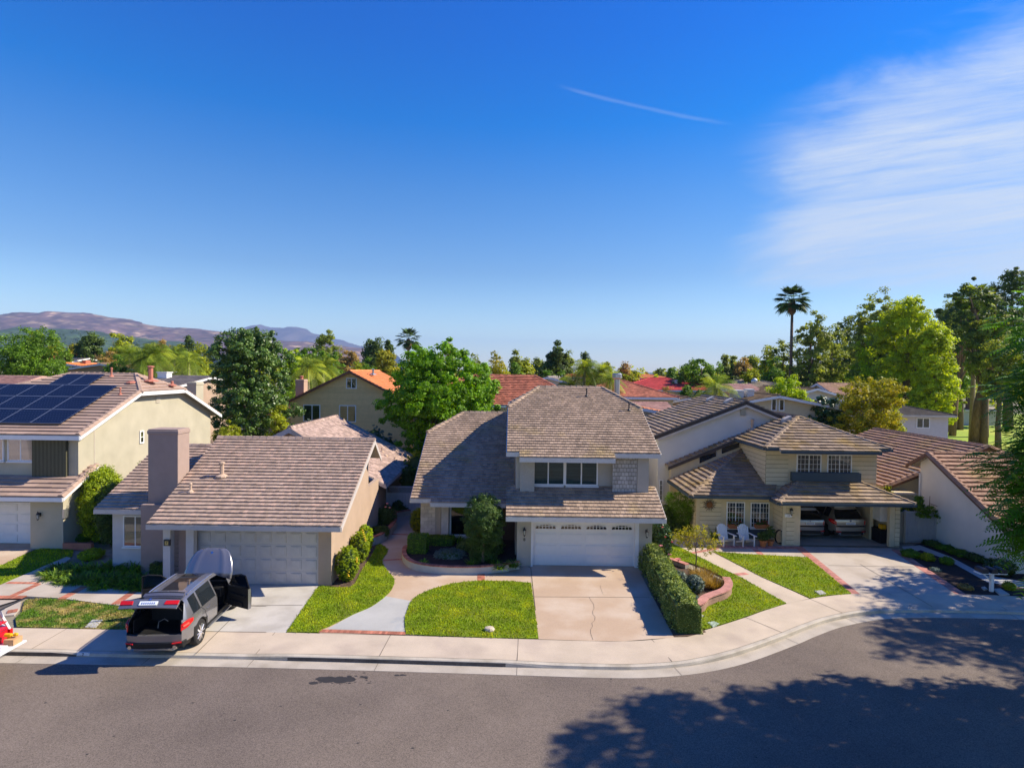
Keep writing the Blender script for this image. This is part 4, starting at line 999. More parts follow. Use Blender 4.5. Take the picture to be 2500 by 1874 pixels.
# ================= house B (grey, two storeys, centre)
hB = thing('two_storey_house', 'grey shingled two storey house in the centre with white four window garage door', 'house', (3, 34, 0))
X0, X1 = -.2, 7.2; jz = 7.33; jy = 32.6; rY = 35.0; rZ = 8.33; ez = 5.36; ey = 28.35; q = (rZ - ez) / (rY - ey)
jz = ez + q * (jy - ey)
front = [(X0, ey, ez), (X1, ey, ez), (X1 - .05, jy, jz), (5.3, rY, rZ), (1.62, rY, rZ), (X0, jy, jz)]
mid = [(.4, ey - .42, ez - .19), (4.95, ey - .42, ez - .19), (4.95, ey, ez), (.4, ey, ez)]
by = 2 * rY - ey; jy2 = 2 * rY - jy
back = [(X0, by, ez), (X1, by, ez), (X1, jy2, jz), (5.3, rY, rZ), (1.62, rY, rZ), (X0, jy2, jz)]
roof_part(hB, [front, mid, back, [(X0, jy, jz), (1.62, rY, rZ), (X0, jy2, jz)], [(X1 - .05, jy, jz), (X1, jy2, jz), (5.3, rY, rZ)]], M['shake_b'], .25, .20, .06,
          ridge=[((1.62, rY, rZ), (5.3, rY, rZ)), ((X0, jy, jz), (1.62, rY, rZ)), ((X1 - .05, jy, jz), (5.3, rY, rZ))], seed=61, jit=.015)
lp = .475; lz = lambda y: 2.6 + lp * (y - 26.9)
roof_part(hB, [[(-.2, 26.9, 2.6), (7.12, 26.9, 2.6), (7.12, 29.05, lz(29.05)), (-.2, 29.05, lz(29.05))]], M['shake_b'], .25, .20, .06, seed=71, jit=.015)
wp = .477; WY = 30.35; wz = lambda y: 2.62 + wp * (y - WY); WX = -5.16; wr = 38.5; wh = 36.2; wrx = -3.1; wfy = WY - .28; wfx = -4.1
wf = [(WX, WY, wz(WY)), (.2, WY, wz(WY)), (.2, wr, wz(wr)), (wrx, wr, wz(wr)), (WX, wh, wz(wh))]
wm = [(wfx, wfy, wz(wfy)), (.2, wfy, wz(wfy)), (.2, WY, wz(WY)), (wfx, WY, wz(WY))]
wb = [(WX, 2 * wr - WY, wz(WY)), (.2, 2 * wr - WY, wz(WY)), (.2, wr, wz(wr)), (wrx, wr, wz(wr)), (WX, 2 * wr - wh, wz(wh))]
roof_part(hB, [wf, wm, wb, [(WX, wh, wz(wh)), (wrx, wr, wz(wr)), (WX, 2 * wr - wh, wz(wh))]], M['shake_b'], .25, .20, .06, ridge=[((WX, wh, wz(wh)), (wrx, wr, wz(wr))), ((wrx, wr, wz(wr)), (.2, wr, wz(wr)))], seed=81, jit=.015)
mb = MB(); Hf = .2
for p, q2 in (((X0, ey, ez), (.4, ey, ez)), ((4.95, ey, ez), (X1, ey, ez)), ((.4, ey - .42, ez - .19), (4.95, ey - .42, ez - .19)), ((-.2, 26.9, 2.6), (7.12, 26.9, 2.6)), ((WX, WY, wz(WY)), (wfx, WY, wz(WY))), ((wfx, wfy, wz(wfy)), (.2, wfy, wz(wfy)))):
    board(mb, V3(*p) - UZ * .03, V3(*q2) - UZ * .03, -UY, .04, Hf)
board(mb, (X0, ey, ez - .03), (X0, jy, jz - .03), -UX, .04, Hf); board(mb, (X1, ey, ez - .03), (X1 - .05, jy, jz - .03), UX, .04, Hf); board(mb, (7.12, 26.9, 2.57), (7.12, 29.05, lz(29.05) - .03), UX, .04, Hf)
board(mb, (WX, WY, wz(WY) - .03), (WX, wh, wz(wh) - .03), -UX, .04, Hf); board(mb, (X0, jy, jz - .02), (X0, jy2, jz - .02), -UX, .04, Hf); board(mb, (X1, jy, jz - .02), (X1, jy2, jz - .02), UX, .04, Hf)
mb.build('fascia', mat('trim_b', (.62, .60, .56), .6, var=.04), hB)
mb = MB()
gablewall(mb, .25, [28.75, jy, jy2, 41.2], [5.3, jz - .12, jz - .12, 5.3]); gablewall(mb, 6.5, [28.75, jy, jy2, 41.2], [5.3, jz - .12, jz - .12, 5.3])
mb.box(.45, 6.5, 41.0, 41.2, 0, 5.5); mb.box(.45, 1.15, 28.55, 28.75, 3.1, 5.2); mb.box(6.15, 6.7, 28.6, 28.75, 3.0, 5.36)
mb.box(.33, 1.02, 27.82, 28.0, 0, 2.66); mb.box(6.08, 6.72, 27.82, 28.0, 0, 2.66); mb.box(1.02, 6.08, 27.82, 28.0, 2.22, 2.66); mb.box(.33, .5, 28.0, 41, 0, 3.0); mb.box(6.52, 6.72, 28.0, 41, 0, 3.0)
mb.build('wall', M['stucco_grey'], hB)
mb = MB(); mb.box(5.2, 6.15, 28.68, 28.8, 3.0, 5.4); mb.box(1.15, 5.2, 29.0, 29.1, 3.2, 5.5); mb.box(5.1, 5.2, 28.68, 29.1, 3.2, 5.4)
bk = mb.build('wall_panel', M['stucco_grey'], hB)
mb = MB(); tiles(mb, [(4.95, 28.67, 3.2), (6.13, 28.67, 3.2), (6.13, 28.67, 5.2), (4.95, 28.67, 5.2)], .20, .17, .03, gap=.011, vgap=.012, seed=5, jit=.02); mb.build('wall_shingles', M['shingle_wall'], hB); mb = MB(); mb.box(4.96, 6.12, 28.664, 28.668, 3.0, 5.2); mb.build('shingle_backing', mat('groove_grey', (.22, .205, .18), .9), hB)
a = gy('Z5', 1028, 1048, 28.98); b = gy('Z5', 1590, 838, 28.98)
W_, H_ = b.x - a.x, b.z - a.z - .02
for k in range(2): window(hB, (a.x + k * W_ / 2, 29.0, a.z), UX, W_ / 2, H_, vb=(.5,), fr=.07, back='blinds')
# wing walls, block wall, window
mb = MB(); mb.box(-4.78, -3.7, 31.35, 31.5, 0, 2.7); mb.box(-4.78, -4.63, 31.5, 45.5, 0, 2.8); mb.box(-4.78, .33, 45.3, 45.5, 0, 2.8); mb.box(-1.0, .33, 31.35, 31.5, 0, 2.7); mb.box(-3.7, -1.0, 31.35, 31.5, 0, .55); mb.box(-3.7, -1.0, 31.35, 31.5, 2.4, 2.7); mb.build('wing_wall', M['stucco_grey'], hB)
mb = MB(); tiles(mb, [(-4.78, 31.34, 0), (-4.0, 31.34, 0), (-4.0, 31.34, 2.6), (-4.78, 31.34, 2.6)], .2, .4, .014, gap=.01, vgap=.015, seed=9); mb.build('block_facing', mat('block_pale', (.60, .56, .5), .9, tint=.1), hB)
a = gy('Z5', 268, 1230, 31.1); b = gy('Z5', 330, 1230, 31.1); mb = MB(); mb.box(a.x, b.x, 31.05, 31.36, 0, 2.6); mb.build('pillar', mat('pillar_pale', (.58, .54, .5), .9, bump=.3), hB)
a = gy('Z5', 335, 1478, 31.3); window(hB, (a.x, 31.35, a.z), UX, -1.1 - a.x, 2.42 - a.z, vb=(.55,), back='night_inside', fr=.09)
mb = MB(); mb.box(-.4, .3, 31.30, 31.36, 0, 2.1); mb.build('front_door', mat('door_dark', (.08, .05, .035), .6), hB)
garage_door(hB, 1.09, 5.93, 28.02, 2.14, 4, 4, M['white_trim'], lites=True)
mb = MB(); mb.box(1.0, 1.09, 27.8, 28.05, 0, 2.24); mb.box(5.93, 6.10, 27.8, 28.05, 0, 2.24); mb.box(1.09, 5.93, 27.8, 28.05, 2.14, 2.24); mb.build('door_frame', M['white_trim'], hB)
wall_lamp(hB, (.68, 27.8, 1.72)); wall_lamp(hB, (6.45, 27.8, 1.72))
text(hB, '8', (.68, 27.8, 1.28), .2, M['metal_dark'])
NB = V3(0, -q, 1).normalized(); PB = V3(3, ey, ez)
for u, v, h in ((1492, 305, .42), (1850, 425, .42)): pipe(hB, gp('Z5', u, v, PB, NB), h, .035, 'metal_dark')

# ================= house C (cream, open garage)
hC = thing('two_storey_house', 'cream lap sided house with open garage and slate blue gutters, right of centre', 'house', (16, 36, 0))
k_ = .425
GX0, GX1, GE, GZ = 14.15, 21.35, 31.0, 2.5
gzf = lambda y: GZ + k_ * (y - GE)
ty = 33.0; dx = ty - GE
gf = [(GX0, GE, GZ), (GX1, GE, GZ), (GX1 - dx, ty, gzf(ty)), (GX0 + dx, ty, gzf(ty))]
gl_ = [(GX0, GE, GZ), (GX0 + dx, ty, gzf(ty)), (GX0 + 1.1, ty, gzf(GE + 1.1)), (GX0, 32.0, GZ)]
gr_ = [(GX1, GE, GZ), (GX1, 38, GZ), (GX1 - dx, 38, gzf(ty)), (GX1 - dx, ty, gzf(ty))]
LX, LE, LZ = 9.8, 32.0, 2.6; AX, AY = 14.35, 36.6; AZ = LZ + k_ * (AY - LE)
lf = [(LX, LE, LZ), (GX0 + .2, LE, LZ), (14.9, ty, LZ + k_ * (ty - LE)), (14.6, AY, AZ), (AX, AY, AZ)]
ll = [(LX, LE, LZ), (AX, AY, AZ), (LX, AY, LZ)]
UX0, UX1, UE, UZe = 13.9, 20.85, 32.3, 5.22
pkx, pky = (UX0 + UX1) / 2, UE + (UX1 - UX0) / 2; pz = UZe + k_ * (pky - UE)
uf = [(UX0, UE, UZe), (UX1, UE, UZe), (pkx, pky, pz)]
um = [(14.65, UE - .3, UZe - .12), (20.1, UE - .3, UZe - .12), (20.1, UE, UZe), (14.65, UE, UZe)]
ur = [(UX1, UE, UZe), (UX1, 43, UZe), (pkx, 43, pz), (pkx, pky, pz)]
ul = [(UX0, UE, UZe), (pkx, pky, pz), (pkx, 37.2, pz), (UX0, 37.2, UZe)]
us = [(UX0, AY - .05, UZe), (UX0, 37.3, UZe), (9.75, 37.3, UZe - k_ * (UX0 - 9.75)), (9.75, AY - .05, UZe - k_ * (UX0 - 9.75))]
roof_part(hC, [gf, gl_, gr_, lf, ll, uf, um, ur, ul, us], M['tile_c'], .33, .38, .085, ridge=[((GX0, GE, GZ), (GX0 + dx, ty, gzf(ty))), ((GX1, GE, GZ), (GX1 - dx, ty, gzf(ty))), ((LX, LE, LZ), (AX, AY, AZ)), ((UX0, UE, UZe), (pkx, pky, pz)), ((UX1, UE, UZe), (pkx, pky, pz)), ((pkx, pky, pz), (pkx, 43, pz))], seed=91)
# tall rear gable
ga = gy('Z7', 900, 270, 37.1); gls = .395; gx0 = 8.95; gx1 = 2 * ga.x - gx0
gap_z = ga.z; gz0 = gap_z - gls * (ga.x - gx0)
RL = [(gx0, 37.0, gz0), (gx0, 45.5, gz0), (ga.x, 45.5, gap_z), (ga.x, 37.0, gap_z)]; RR = [(gx1, 37.0, gz0), (gx1, 45.5, gz0), (ga.x, 45.5, gap_z), (ga.x, 37.0, gap_z)]
roof_part(hC, [RL, RR], M['tile_c'], .33, .38, .085, ridge=[((ga.x, 37, gap_z), (ga.x, 45.5, gap_z))], seed=101)
mb = MB(); gablewall_y(mb, 37.3, [9.3, ga.x, gx1 - .4], [gz0 + .05, gap_z - .15, gz0 + .05], .2); mb.box(9.3, 9.5, 37.5, 45.2, 0, gz0 + .1); mb.build('gable_wall', M['stucco_white'], hC)
mb = MB()
board(mb, (gx0, 37, gz0 - .02), (ga.x, 37, gap_z - .02), -UY, .04, .24); board(mb, (gx1, 37, gz0 - .02), (ga.x, 37, gap_z - .02), -UY, .04, .24)
board(mb, (9.75, AY - .05, UZe - k_ * (UX0 - 9.75) - .03), (UX0, AY - .05, UZe - .03), -UY, .04, .2)
mb.build('rake_board', mat('rake_brown', (.07, .055, .045), .8), hC)
mb = MB()
board(mb, (gx0 + .2, 37.04, gz0 - .18), (ga.x, 37.04, gap_z - .24), -UY, .1, .14); board(mb, (gx1 - .2, 37.04, gz0 - .18), (ga.x, 37.04, gap_z - .24), -UY, .1, .14); mb.build('rake_trim', M['beige_trim'], hC)
mb = MB()
for p, q2, n in (((GX0, GE, GZ), (GX1, GE, GZ), -UY), ((GX0, GE, GZ), (GX0, LE, GZ), -UX), ((LX, LE, LZ), (GX0, LE, LZ), -UY), ((LX, LE, LZ), (LX, AY, LZ), -UX), ((UX0, UE, UZe), (14.65, UE, UZe), -UY), ((20.1, UE, UZe), (UX1, UE, UZe), -UY), ((14.65, UE - .3, UZe - .12), (20.1, UE - .3, UZe - .12), -UY), ((UX0, UE, UZe), (UX0, AY, UZe), -UX), ((UX1, UE, UZe), (UX1, 43, UZe), UX), ((GX1, GE, GZ), (GX1, 38, GZ), UX)):
    board(mb, V3(*p) - UZ * .0, V3(*q2) - UZ * .0, n, .09, .14)
mb.build('gutter', M['slate_trim'], hC)
mb = MB(); mb.box(14.3, 20.5, 33.05, 33.2, 2.6, 5.2); mb.box(14.3, 14.5, 33.2, 37.3, 2.6, 5.2); mb.box(20.3, 20.5, 33.2, 43, 0, 5.2)
gablewall_y(mb, AY + .12, [9.95, 14.3], [UZe - k_ * (UX0 - 9.95) - .12, UZe + .1], .2, 0)
mb.box(15.6, 20.6, 31.9, 32.05, 2.22, 2.5); mb.box(14.9, 15.68, 31.78, 32.0, 0, 2.45); mb.box(20.52, 21.05, 31.78, 32.0, 0, 2.45)
mb.box(10.4, 14.75, 32.9, 33.05, 0, 2.9); mb.box(10.4, 10.55, 33.05, 36.9, 0, 2.7); mb.box(14.72, 14.9, 31.78, 32.9, 0, 2.5)
mb.box(20.95, 21.05, 32.0, 39, 0, 2.6); mb.box(14.9, 15.0, 33.05, 39, 0, 2.6); mb.box(14.9, 21, 38.9, 39, 0, 2.6)
mb.build('wall', M['stucco_cream'], hC)
def sid(pp):
    sb = MB(); tiles(sb, pp, .245, 30, .022, gap=0, stagger=False, vgap=.022); so = sb.build('siding', M['siding_cream'], hC)
    kb = MB(); slab(kb, pp, .012, .003); kb.build('siding_shade_backing', mat('groove_shade', (.10, .08, .05), .9), so)  # dark backing paints the shadow lines between the boards
sid([(14.3, 33.04, 3.0), (15.55, 33.04, 3.0), (15.55, 33.04, 5.15), (14.3, 33.04, 5.15)])
sid([(19.05, 33.04, 3.2), (20.5, 33.04, 3.2), (20.5, 33.04, 5.15), (19.05, 33.04, 5.15)])
for pp in ([(14.29, 36.7, 4.5), (14.29, 36.7, 5.2), (14.29, 33.05, 5.2), (14.29, 33.05, 2.9)], [(14.71, 31.8, .05), (14.71, 32.9, .05), (14.71, 32.9, 2.6), (14.71, 31.8, 2.6)], [(10.39, 33.0, .05), (10.39, 36.7, .05), (10.39, 36.7, 2.6), (10.39, 33, 2.6)]):
    sid(pp[::-1])
a, b = gy('Z7', 512, 1300, 32.88), gy('Z7', 692, 1300, 32.88)
for x0, x1, y, z1 in ((a.x, b.x, 32.89, 2.6), (14.92, 15.35, 31.77, 2.45), (20.8, 21.05, 31.77, 2.45)): sid([(x0, y, .05), (x1, y, .05), (x1, y, z1), (x0, y, z1)])

for (u0, v0, u1, v1, vb) in ((1328, 885, 1540, 722, .5), (1586, 885, 1797, 725, .5)):
    a = gy('Z7', u0, v0, 33.0); b = gy('Z7', u1, v1, 33.0); window(hC, (a.x, 33.03, a.z), UX, b.x - a.x, b.z - a.z, grid=(6, 4), back='shutter', fr=.06)
for (u0, v0, u1, v1) in ((735, 1340, 895, 1122), (938, 1340, 1102, 1128)):
    a = gy('Z7', u0, v0, 32.86); b = gy('Z7', u1, v1, 32.86); window(hC, (a.x, 32.89, a.z), UX, b.x - a.x, b.z - a.z, grid=(6, 5), back='shutter', fr=.06)
a = gy('Z7', 1280, 935, 32.95); b = gy('Z7', 1860, 885, 32.95); mb = MB(); mb.box(a.x, b.x, 32.75, 33.03, a.z - .05, b.z + .06); mb.build('window_ledge', M['slate_trim'], hC, bevel=.02)
a = gy('Z7', 735, 1440, 32.85); b = gy('Z7', 1110, 1345, 32.85); mb = MB(); mb.box(a.x, b.x, 32.80, 32.89, a.z + .1, b.z); mb.build('wall_panel', M['slate_trim'], hC)
for (u0, v0, u1, v1, u2, v2, u3, v3) in ((505, 745, 655, 685, 655, 735, 505, 800), (692, 665, 850, 615, 850, 660, 692, 720)):
    P = [gy('Z7', u, v, AY + .1) for u, v in ((u3, v3), (u2, v2), (u1, v1), (u0, v0))]; mb = MB(); mb.extr(P, (0, -.02, 0)); w_ = mb.build('clerestory_window', M['beige_trim'], hC)
    mb = MB(); c0 = sum(P, Vector()) / 4; mb.extr([c0 + (p - c0) * .94 - UY * .02 for p in P], (0, -.006, 0)); mb.build('pane', M['glassdark'], w_)
a = gy('Z7', 875, 395, 37.25); mb = MB(); w_ = gy('Z7', 855, 395, 37.28); w2 = gy('Z7', 898, 328, 37.28)
for k in range(7): mb.box(w_.x, w2.x, 37.2, 37.31, w_.z + (w2.z - w_.z) * k / 7, w_.z + (w2.z - w_.z) * k / 7 + .06)
mb.build('gable_vent', M['metal_grey'], hC)
wl = wall_lamp(hC, (15.13, 31.75, 1.92)); mb = MB(); a = gy('Z7', 1262, 1238, 31.72); mb.box(a.x - .18, a.x + .18, 31.72, 31.78, a.z - .08, a.z + .08); s_ = mb.build('house_number_plate', M['white_trim'], hC); text(s_, '11', (a.x, 31.715, a.z), .14, M['metal_dark'])
a = gx('Z7', 170, 1000, 9.3); a = gy('Z7', 168, 1110, 37.25); b = gy('Z7', 205, 935, 37.25); window(hC, (a.x, 37.28, a.z), UX, b.x - a.x, b.z - a.z, vb=(), grid=(2, 4), back='night_inside')
pipe(hC, gp('Z7', 955, 515, V3(UX0, 36, UZe), V3(-k_, 0, 1).normalized()), .62, .09, 'vent_pipe')
NRL = V3(-gls, 0, 1).normalized()
for u, v in ((600, 268), (755, 285), (1245, 440)):
    pn, nn = (V3(gx0, 40, gz0), NRL) if u < 1000 else (V3(UX0, 36, UZe), V3(-k_, 0, 1).normalized())
    c = gp('Z7', u, v, pn, nn); mb = MB(); mb.extr([c + V3(-.25, -.2, -.1), c + V3(.3, -.2, .05), c + V3(.2, -.2, .32), c + V3(-.2, -.2, .12)], (0, .45, 0)); mb.build('roof_vent', M['beige_trim'], hC)
# metal sun hung on the siding
c = gy('Z7', 595, 1145, 32.84); sunart = thing('wall_ornament', 'rusty metal sun with wavy rays hung on the cream siding', 'ornament', tuple(c))
mb = MB(); mb.lathe((0, 0, 0), [(.17, 0), (.17, .03), (.1, .06)], 18, 'Y')
for k, v in enumerate(mb.v): mb.v[k] = (v[0], -v[1], v[2])
mb.build('face_disc', mat('rust', (.22, .10, .04), .7, metal=.4), sunart, local=True)
for k in range(16):
    a = 6.283 * k / 16; d = V3(math.cos(a), 0, math.sin(a)); s = V3(-math.sin(a), 0, math.cos(a)); L = .42 if k % 2 else .36
    m2 = MB(); m2.tube([d * (.15 + (L - .15) * t) + s * .035 * math.sin(t * 7) for t in (0, .2, .4, .6, .8, 1)], [.018, .02, .018, .014, .01, .004], 5); m2.build('ray', mat('rust_dark', (.12, .07, .045), .7, metal=.4), sunart, local=True)

# ================= house D (white, far right)
hD = thing('single_storey_house', 'white stucco house with ribbed brown tile roof at the right edge, steep blank side wall', 'house', (28, 32, 0))
ax, ay, az = 23.3, 33.05, 4.98; dp = .53; fy = 27.2; fz = az - dp * (ay - fy); byy = 34.75; bz_ = az - .55 * (byy - ay)
roof_part(hD, [[(ax, fy, fz), (35, fy, fz), (35, ay, az), (ax, ay, az)], [(ax, ay, az), (35, ay, az), (35, byy, bz_), (ax, byy, bz_)]], M['tile_d'], .36, .33, .1, ridge=[((ax, ay, az), (35, ay, az)), ((ax + .1, fy, fz), (ax + .1, ay, az))], seed=111)
roof_part(hD, [[(22.3, 35.2, 2.6), (28.5, 35.2, 5.12), (28.5, 46.3, 5.12), (22.3, 46.3, 2.6)], [(34.7, 35.2, 2.6), (28.5, 35.2, 5.12), (28.5, 46.3, 5.12), (34.7, 46.3, 2.6)]], M['tile_d'], .36, .33, .1, ridge=[((28.5, 35.2, 5.12), (28.5, 46.3, 5.12)), ((22.4, 35.25, 2.65), (28.5, 35.25, 5.16)), ((34.6, 35.25, 2.65), (28.5, 35.25, 5.16))], seed=121)
mb = MB(); gablewall(mb, 23.7, [27.7, ay, 34.1], [fz + .15, az - .15, az - .6]); mb.box(23.9, 34.8, 27.7, 27.9, 0, fz + .1); mb.box(23.9, 34.8, 34.0, 34.1, 0, 4.2); mb.build('side_wall', M['stucco_white'], hD)
mb = MB(); gablewall_y(mb, 35.5, [22.8, 28.5, 34.2], [2.6, 4.95, 2.6]); mb.box(22.8, 23.0, 35.7, 46, 0, 2.7); mb.build('rear_wall', M['stucco_cream'], hD)
mb = MB(); board(mb, (ax, fy, fz), (ax, ay, az), -UX, .04, .22); board(mb, (ax, ay, az), (ax, byy, bz_), -UX, .04, .22); board(mb, (22.3, 35.2, 2.58), (28.5, 35.2, 5.1), -UY, .04, .22); board(mb, (34.7, 35.2, 2.58), (28.5, 35.2, 5.1), -UY, .04, .22); mb.build('rake_board', mat('rake_rust', (.14, .075, .05), .8), hD)
a = gx('Z8', 1275, 845, 23.6); b = gx('Z8', 1330, 880, 23.6); c = gx('Z8', 1325, 1070, 23.6); mb = MB(); mb.tube([(23.35, a.y, a.z), (23.62, b.y, b.z), (23.62, b.y, .2)], .045, 6); mb.build('downpipe', M['white_trim'], hD)
mb = MB(); a = gx('Z8', 1468, 1445, 23.68); mb.box(23.66, 23.7, a.y - .15, a.y + .15, a.z - .05, a.z + .08); mb.build('crawl_vent', M['metal_grey'], hD)
mb = MB(); a = gy('Z8', 1095, 1010, 35.0); b = gy('Z8', 1310, 1060, 34.9); mb.box(22.35, 23.7, 34.15, 35.45, 2.3, 2.42); mb.box(22.45, 23.6, 34.2, 34.3, 1.4, 2.3); mb.build('lean_to', M['stucco_cream'], hD)
# gates and fences
def plank_fence(name, label, p, q, h, m, cat='gate', planks=.14, group=None, cap=True, post=True, lattice=0):
    p = V3(*p, 0); q = V3(*q, 0); d = q - p; D = d.length; d.normalize(); n = V3(-d.y, d.x, 0); root = thing(name, label, cat, tuple(p), group)
    mb = MB(); k = int(D / planks); w = D / k; hh = h - lattice
    for i in range(k): mb.obox(p + d * (i * w + .006), d, w - .012, n, .03, hh - .02 * (not cap))
    mb.build('panel', m, root); mb = MB(); mb.obox(p - n * .03 + UZ * .1, d, D, n, .025, .12); mb.obox(p - n * .03 + UZ * (hh - .1), d, D, n, .03, .1)
    if lattice: mb.obox(p - n * .03 + UZ * (h - .05), d, D, n, .07, .06)
    mb.build('rail', m, root)
    if lattice:
        mb = MB(); j = int(D / .12)
        for i in range(-3, j + 3):
            for sg in (-1, 1):
                a0 = p + d * (i * .12) + UZ * hh; b0 = a0 + d * (sg * lattice) + UZ * lattice
                if 0 <= (a0 - p).dot(d) <= D and 0 <= (b0 - p).dot(d) <= D: mb.tube([a0 + n * .01 * sg, b0 + n * .01 * sg], .014, 4)
        mb.build('lattice', m, root)
    if post:
        for c in (p, q): mb = MB(); mb.box(c.x - .06, c.x + .06, c.y - .06, c.y + .06, 0, h + .05); mb.build('post', m, root)
    return root
a = gz('Z8', 1215, 1470); b = gz('Z8', 1435, 1455)
plank_fence('side_gate', 'pale grey boarded gate between the open garage and the white wall', (a.x, a.y + .1), (23.65, a.y + .2), 1.75, mat('gate_grey', (.36, .36, .37), .7, var=.05))
plank_fence('fence_panel', 'narrow taupe fence panel beside the open garage corner', (21.1, a.y + .05), (a.x - .08, a.y + .08), 1.72, mat('gate_taupe', (.34, .29, .22), .7, var=.05), 'fence')
a = gz('Z4', 1235, 155); 
ga_ = gy('Z3', 1590, 1160, 38.0)
plank_fence('lattice_gate', 'white gate with lattice top at the end of the path between two houses', (-8.0, 37.9), (-4.1, 37.9), ga_.z, mat('gate_white', (.60, .60, .62), .6, var=.03), planks=.2, lattice=.42)
# ------------------------------------------------------------------ houses beyond
def far_house(label, cx, cy, w, d, eave, ridge, roofm, wallm, axis='x', hip=0.0, rz=0, course=.4, tw=.6, th=.05, wins=(), over=.5, name='house', seed=1, trim='white_trim', chim=None, rear=None, cap=True):
    """box house centred at (cx, cy); ridge along axis; hip = fraction of the half span cut back at each end"""
    root = thing(name, label, 'house', (cx, cy, 0)); ca, sa_ = math.cos(R(rz)), math.sin(R(rz))
    if axis == 'y': w, d = d, w
    T = (lambda x, y, z: V3(cx + x * ca - y * sa_, cy + x * sa_ + y * ca, z)) if axis == 'x' else (lambda x, y, z: V3(cx + y * ca + x * sa_ , cy + y * sa_ - x * ca, z))
    hw, hd = w / 2 + over, d / 2 + over; pz_ = ridge; ez_ = eave; hx_ = hw - hip * hd
    pl = [[T(-hw, -hd, ez_), T(hw, -hd, ez_), T(hx_, 0, pz_), T(-hx_, 0, pz_)], [T(hw, hd, ez_), T(-hw, hd, ez_), T(-hx_, 0, pz_), T(hx_, 0, pz_)]]
    rg = [(T(-hx_, 0, pz_), T(hx_, 0, pz_))]
    if hip:
        for s in (-1, 1): pl.append([T(s * hw, -hd, ez_), T(s * hw, hd, ez_), T(s * hx_, 0, pz_)]); rg += [(T(s * hw, -hd, ez_), T(s * hx_, 0, pz_)), (T(s * hw, hd, ez_), T(s * hx_, 0, pz_))]
    roof_part(root, pl, M[roofm], course, tw, th, ridge=rg if cap else (), seed=seed)
    mb = MB(); slope = (pz_ - ez_) / hd; a_, b_ = w / 2, d / 2; zt = ez_ + over * slope * .6
    mb.hexa([T(-a_, -b_, 0), T(a_, -b_, 0), T(a_, b_, 0), T(-a_, b_, 0), T(-a_, -b_, zt), T(a_, -b_, zt), T(a_, b_, zt), T(-a_, b_, zt)])
    if not hip:
        for s in (-1, 1):
            mb.extr([T(s * a_, -b_, zt), T(s * a_, 0, pz_ - .14), T(s * a_, b_, zt)], T(s * a_ * .97, 0, 0) - T(s * a_, 0, 0))
    mb.build('wall', M[wallm], root)
    mb = MB()
    for s in (-1, 1):
        p, q = T(-hw, s * hd, ez_), T(hw, s * hd, ez_); n = (T(0, s, 0) - T(0, 0, 0)); board(mb, p - UZ * .02, q - UZ * .02, n, .04, .2)
        if not hip:
            n = (T(s, 0, 0) - T(0, 0, 0))
            for t in (-1, 1): board(mb, T(s * hw, t * hd, ez_) - UZ * .02, T(s * hw, 0, pz_) - UZ * .02, n, .04, .22)
        else: board(mb, T(s * hw, -hd, ez_) - UZ * .02, T(s * hw, hd, ez_) - UZ * .02, T(s, 0, 0) - T(0, 0, 0), .04, .2)
    mb.build('fascia', M[trim], root)
    for (z, u0, v0, u1, v1, vb, bk) in wins:
        if axis == 'x': n = T(0, -1, 0) - T(0, 0, 0); p0 = T(0, -b_, 0); uu = T(1, 0, 0) - T(0, 0, 0)
        else: n = T(1, 0, 0) - T(0, 0, 0); p0 = T(a_, 0, 0); uu = T(0, 1, 0) - T(0, 0, 0)
        a = gp(z, u0, v0, p0, n); b = gp(z, u1, v1, p0, n)
        window(root, a, uu, (b - a).dot(uu), b.z - a.z, vb=vb, back=bk, fr=.09, sill=False)
    if chim:
        for (x0, x1, y0, y1, z1, m, pot) in chim: chimney(root, x0, x1, y0, y1, eave, z1, M[m], pot)
    return root
# tan lap-sided house with orange tiles
ap = gy('Z3', 1230, 188, 58); el = gy('Z3', 680, 458, 58); hw_ = ap.x - el.x
hE = far_house('ochre lap sided house with orange tile roof and three dark windows, behind the tan house', ap.x, 64, hw_ * 2 - 1, 12, el.z, ap.z, 'roof_orange', 'siding_ochre', axis='y', trim='brown_trim', course=.4, tw=.35, th=.06, seed=201,
               wins=[('Z3', 830, 615, 975, 475, (.52,), 'night_inside'), ('Z3', 1133, 622, 1277, 480, (.5,), 'garden_reflect'), ('Z3', 1193, 340, 1283, 250, (.5,), 'night_inside')])
mb = MB(); b0 = gy('Z3', 762, 600, 57.95); yy = 57.998; sl = (ap.z - el.z) / hw_
tiles(mb, [(ap.x - hw_ + .55, yy, 0), (ap.x + hw_ - .55, yy, 0), (ap.x + hw_ - .55, yy, el.z + .1), (ap.x - hw_ + .55, yy, el.z + .1)], .22, 60, .02, gap=0, stagger=False)
tiles(mb, [(ap.x - hw_ + .55, yy, el.z + .1), (ap.x + hw_ - .55, yy, el.z + .1), (ap.x, yy, ap.z - .25)], .22, 60, .02, gap=0, stagger=False); mb.build('siding', M['siding_ochre'], hE)
a = gy('Z3', 770, 390, 59.5); b = gy('Z3', 842, 262, 59.5); chimney(hE, a.x, b.x, 59.3, 60.4, 2, b.z, M['stucco_tan'], 'vent_red'); pipe(hE, gy('Z3', 1418, 220, 62), .5, .12, 'metal_grey')
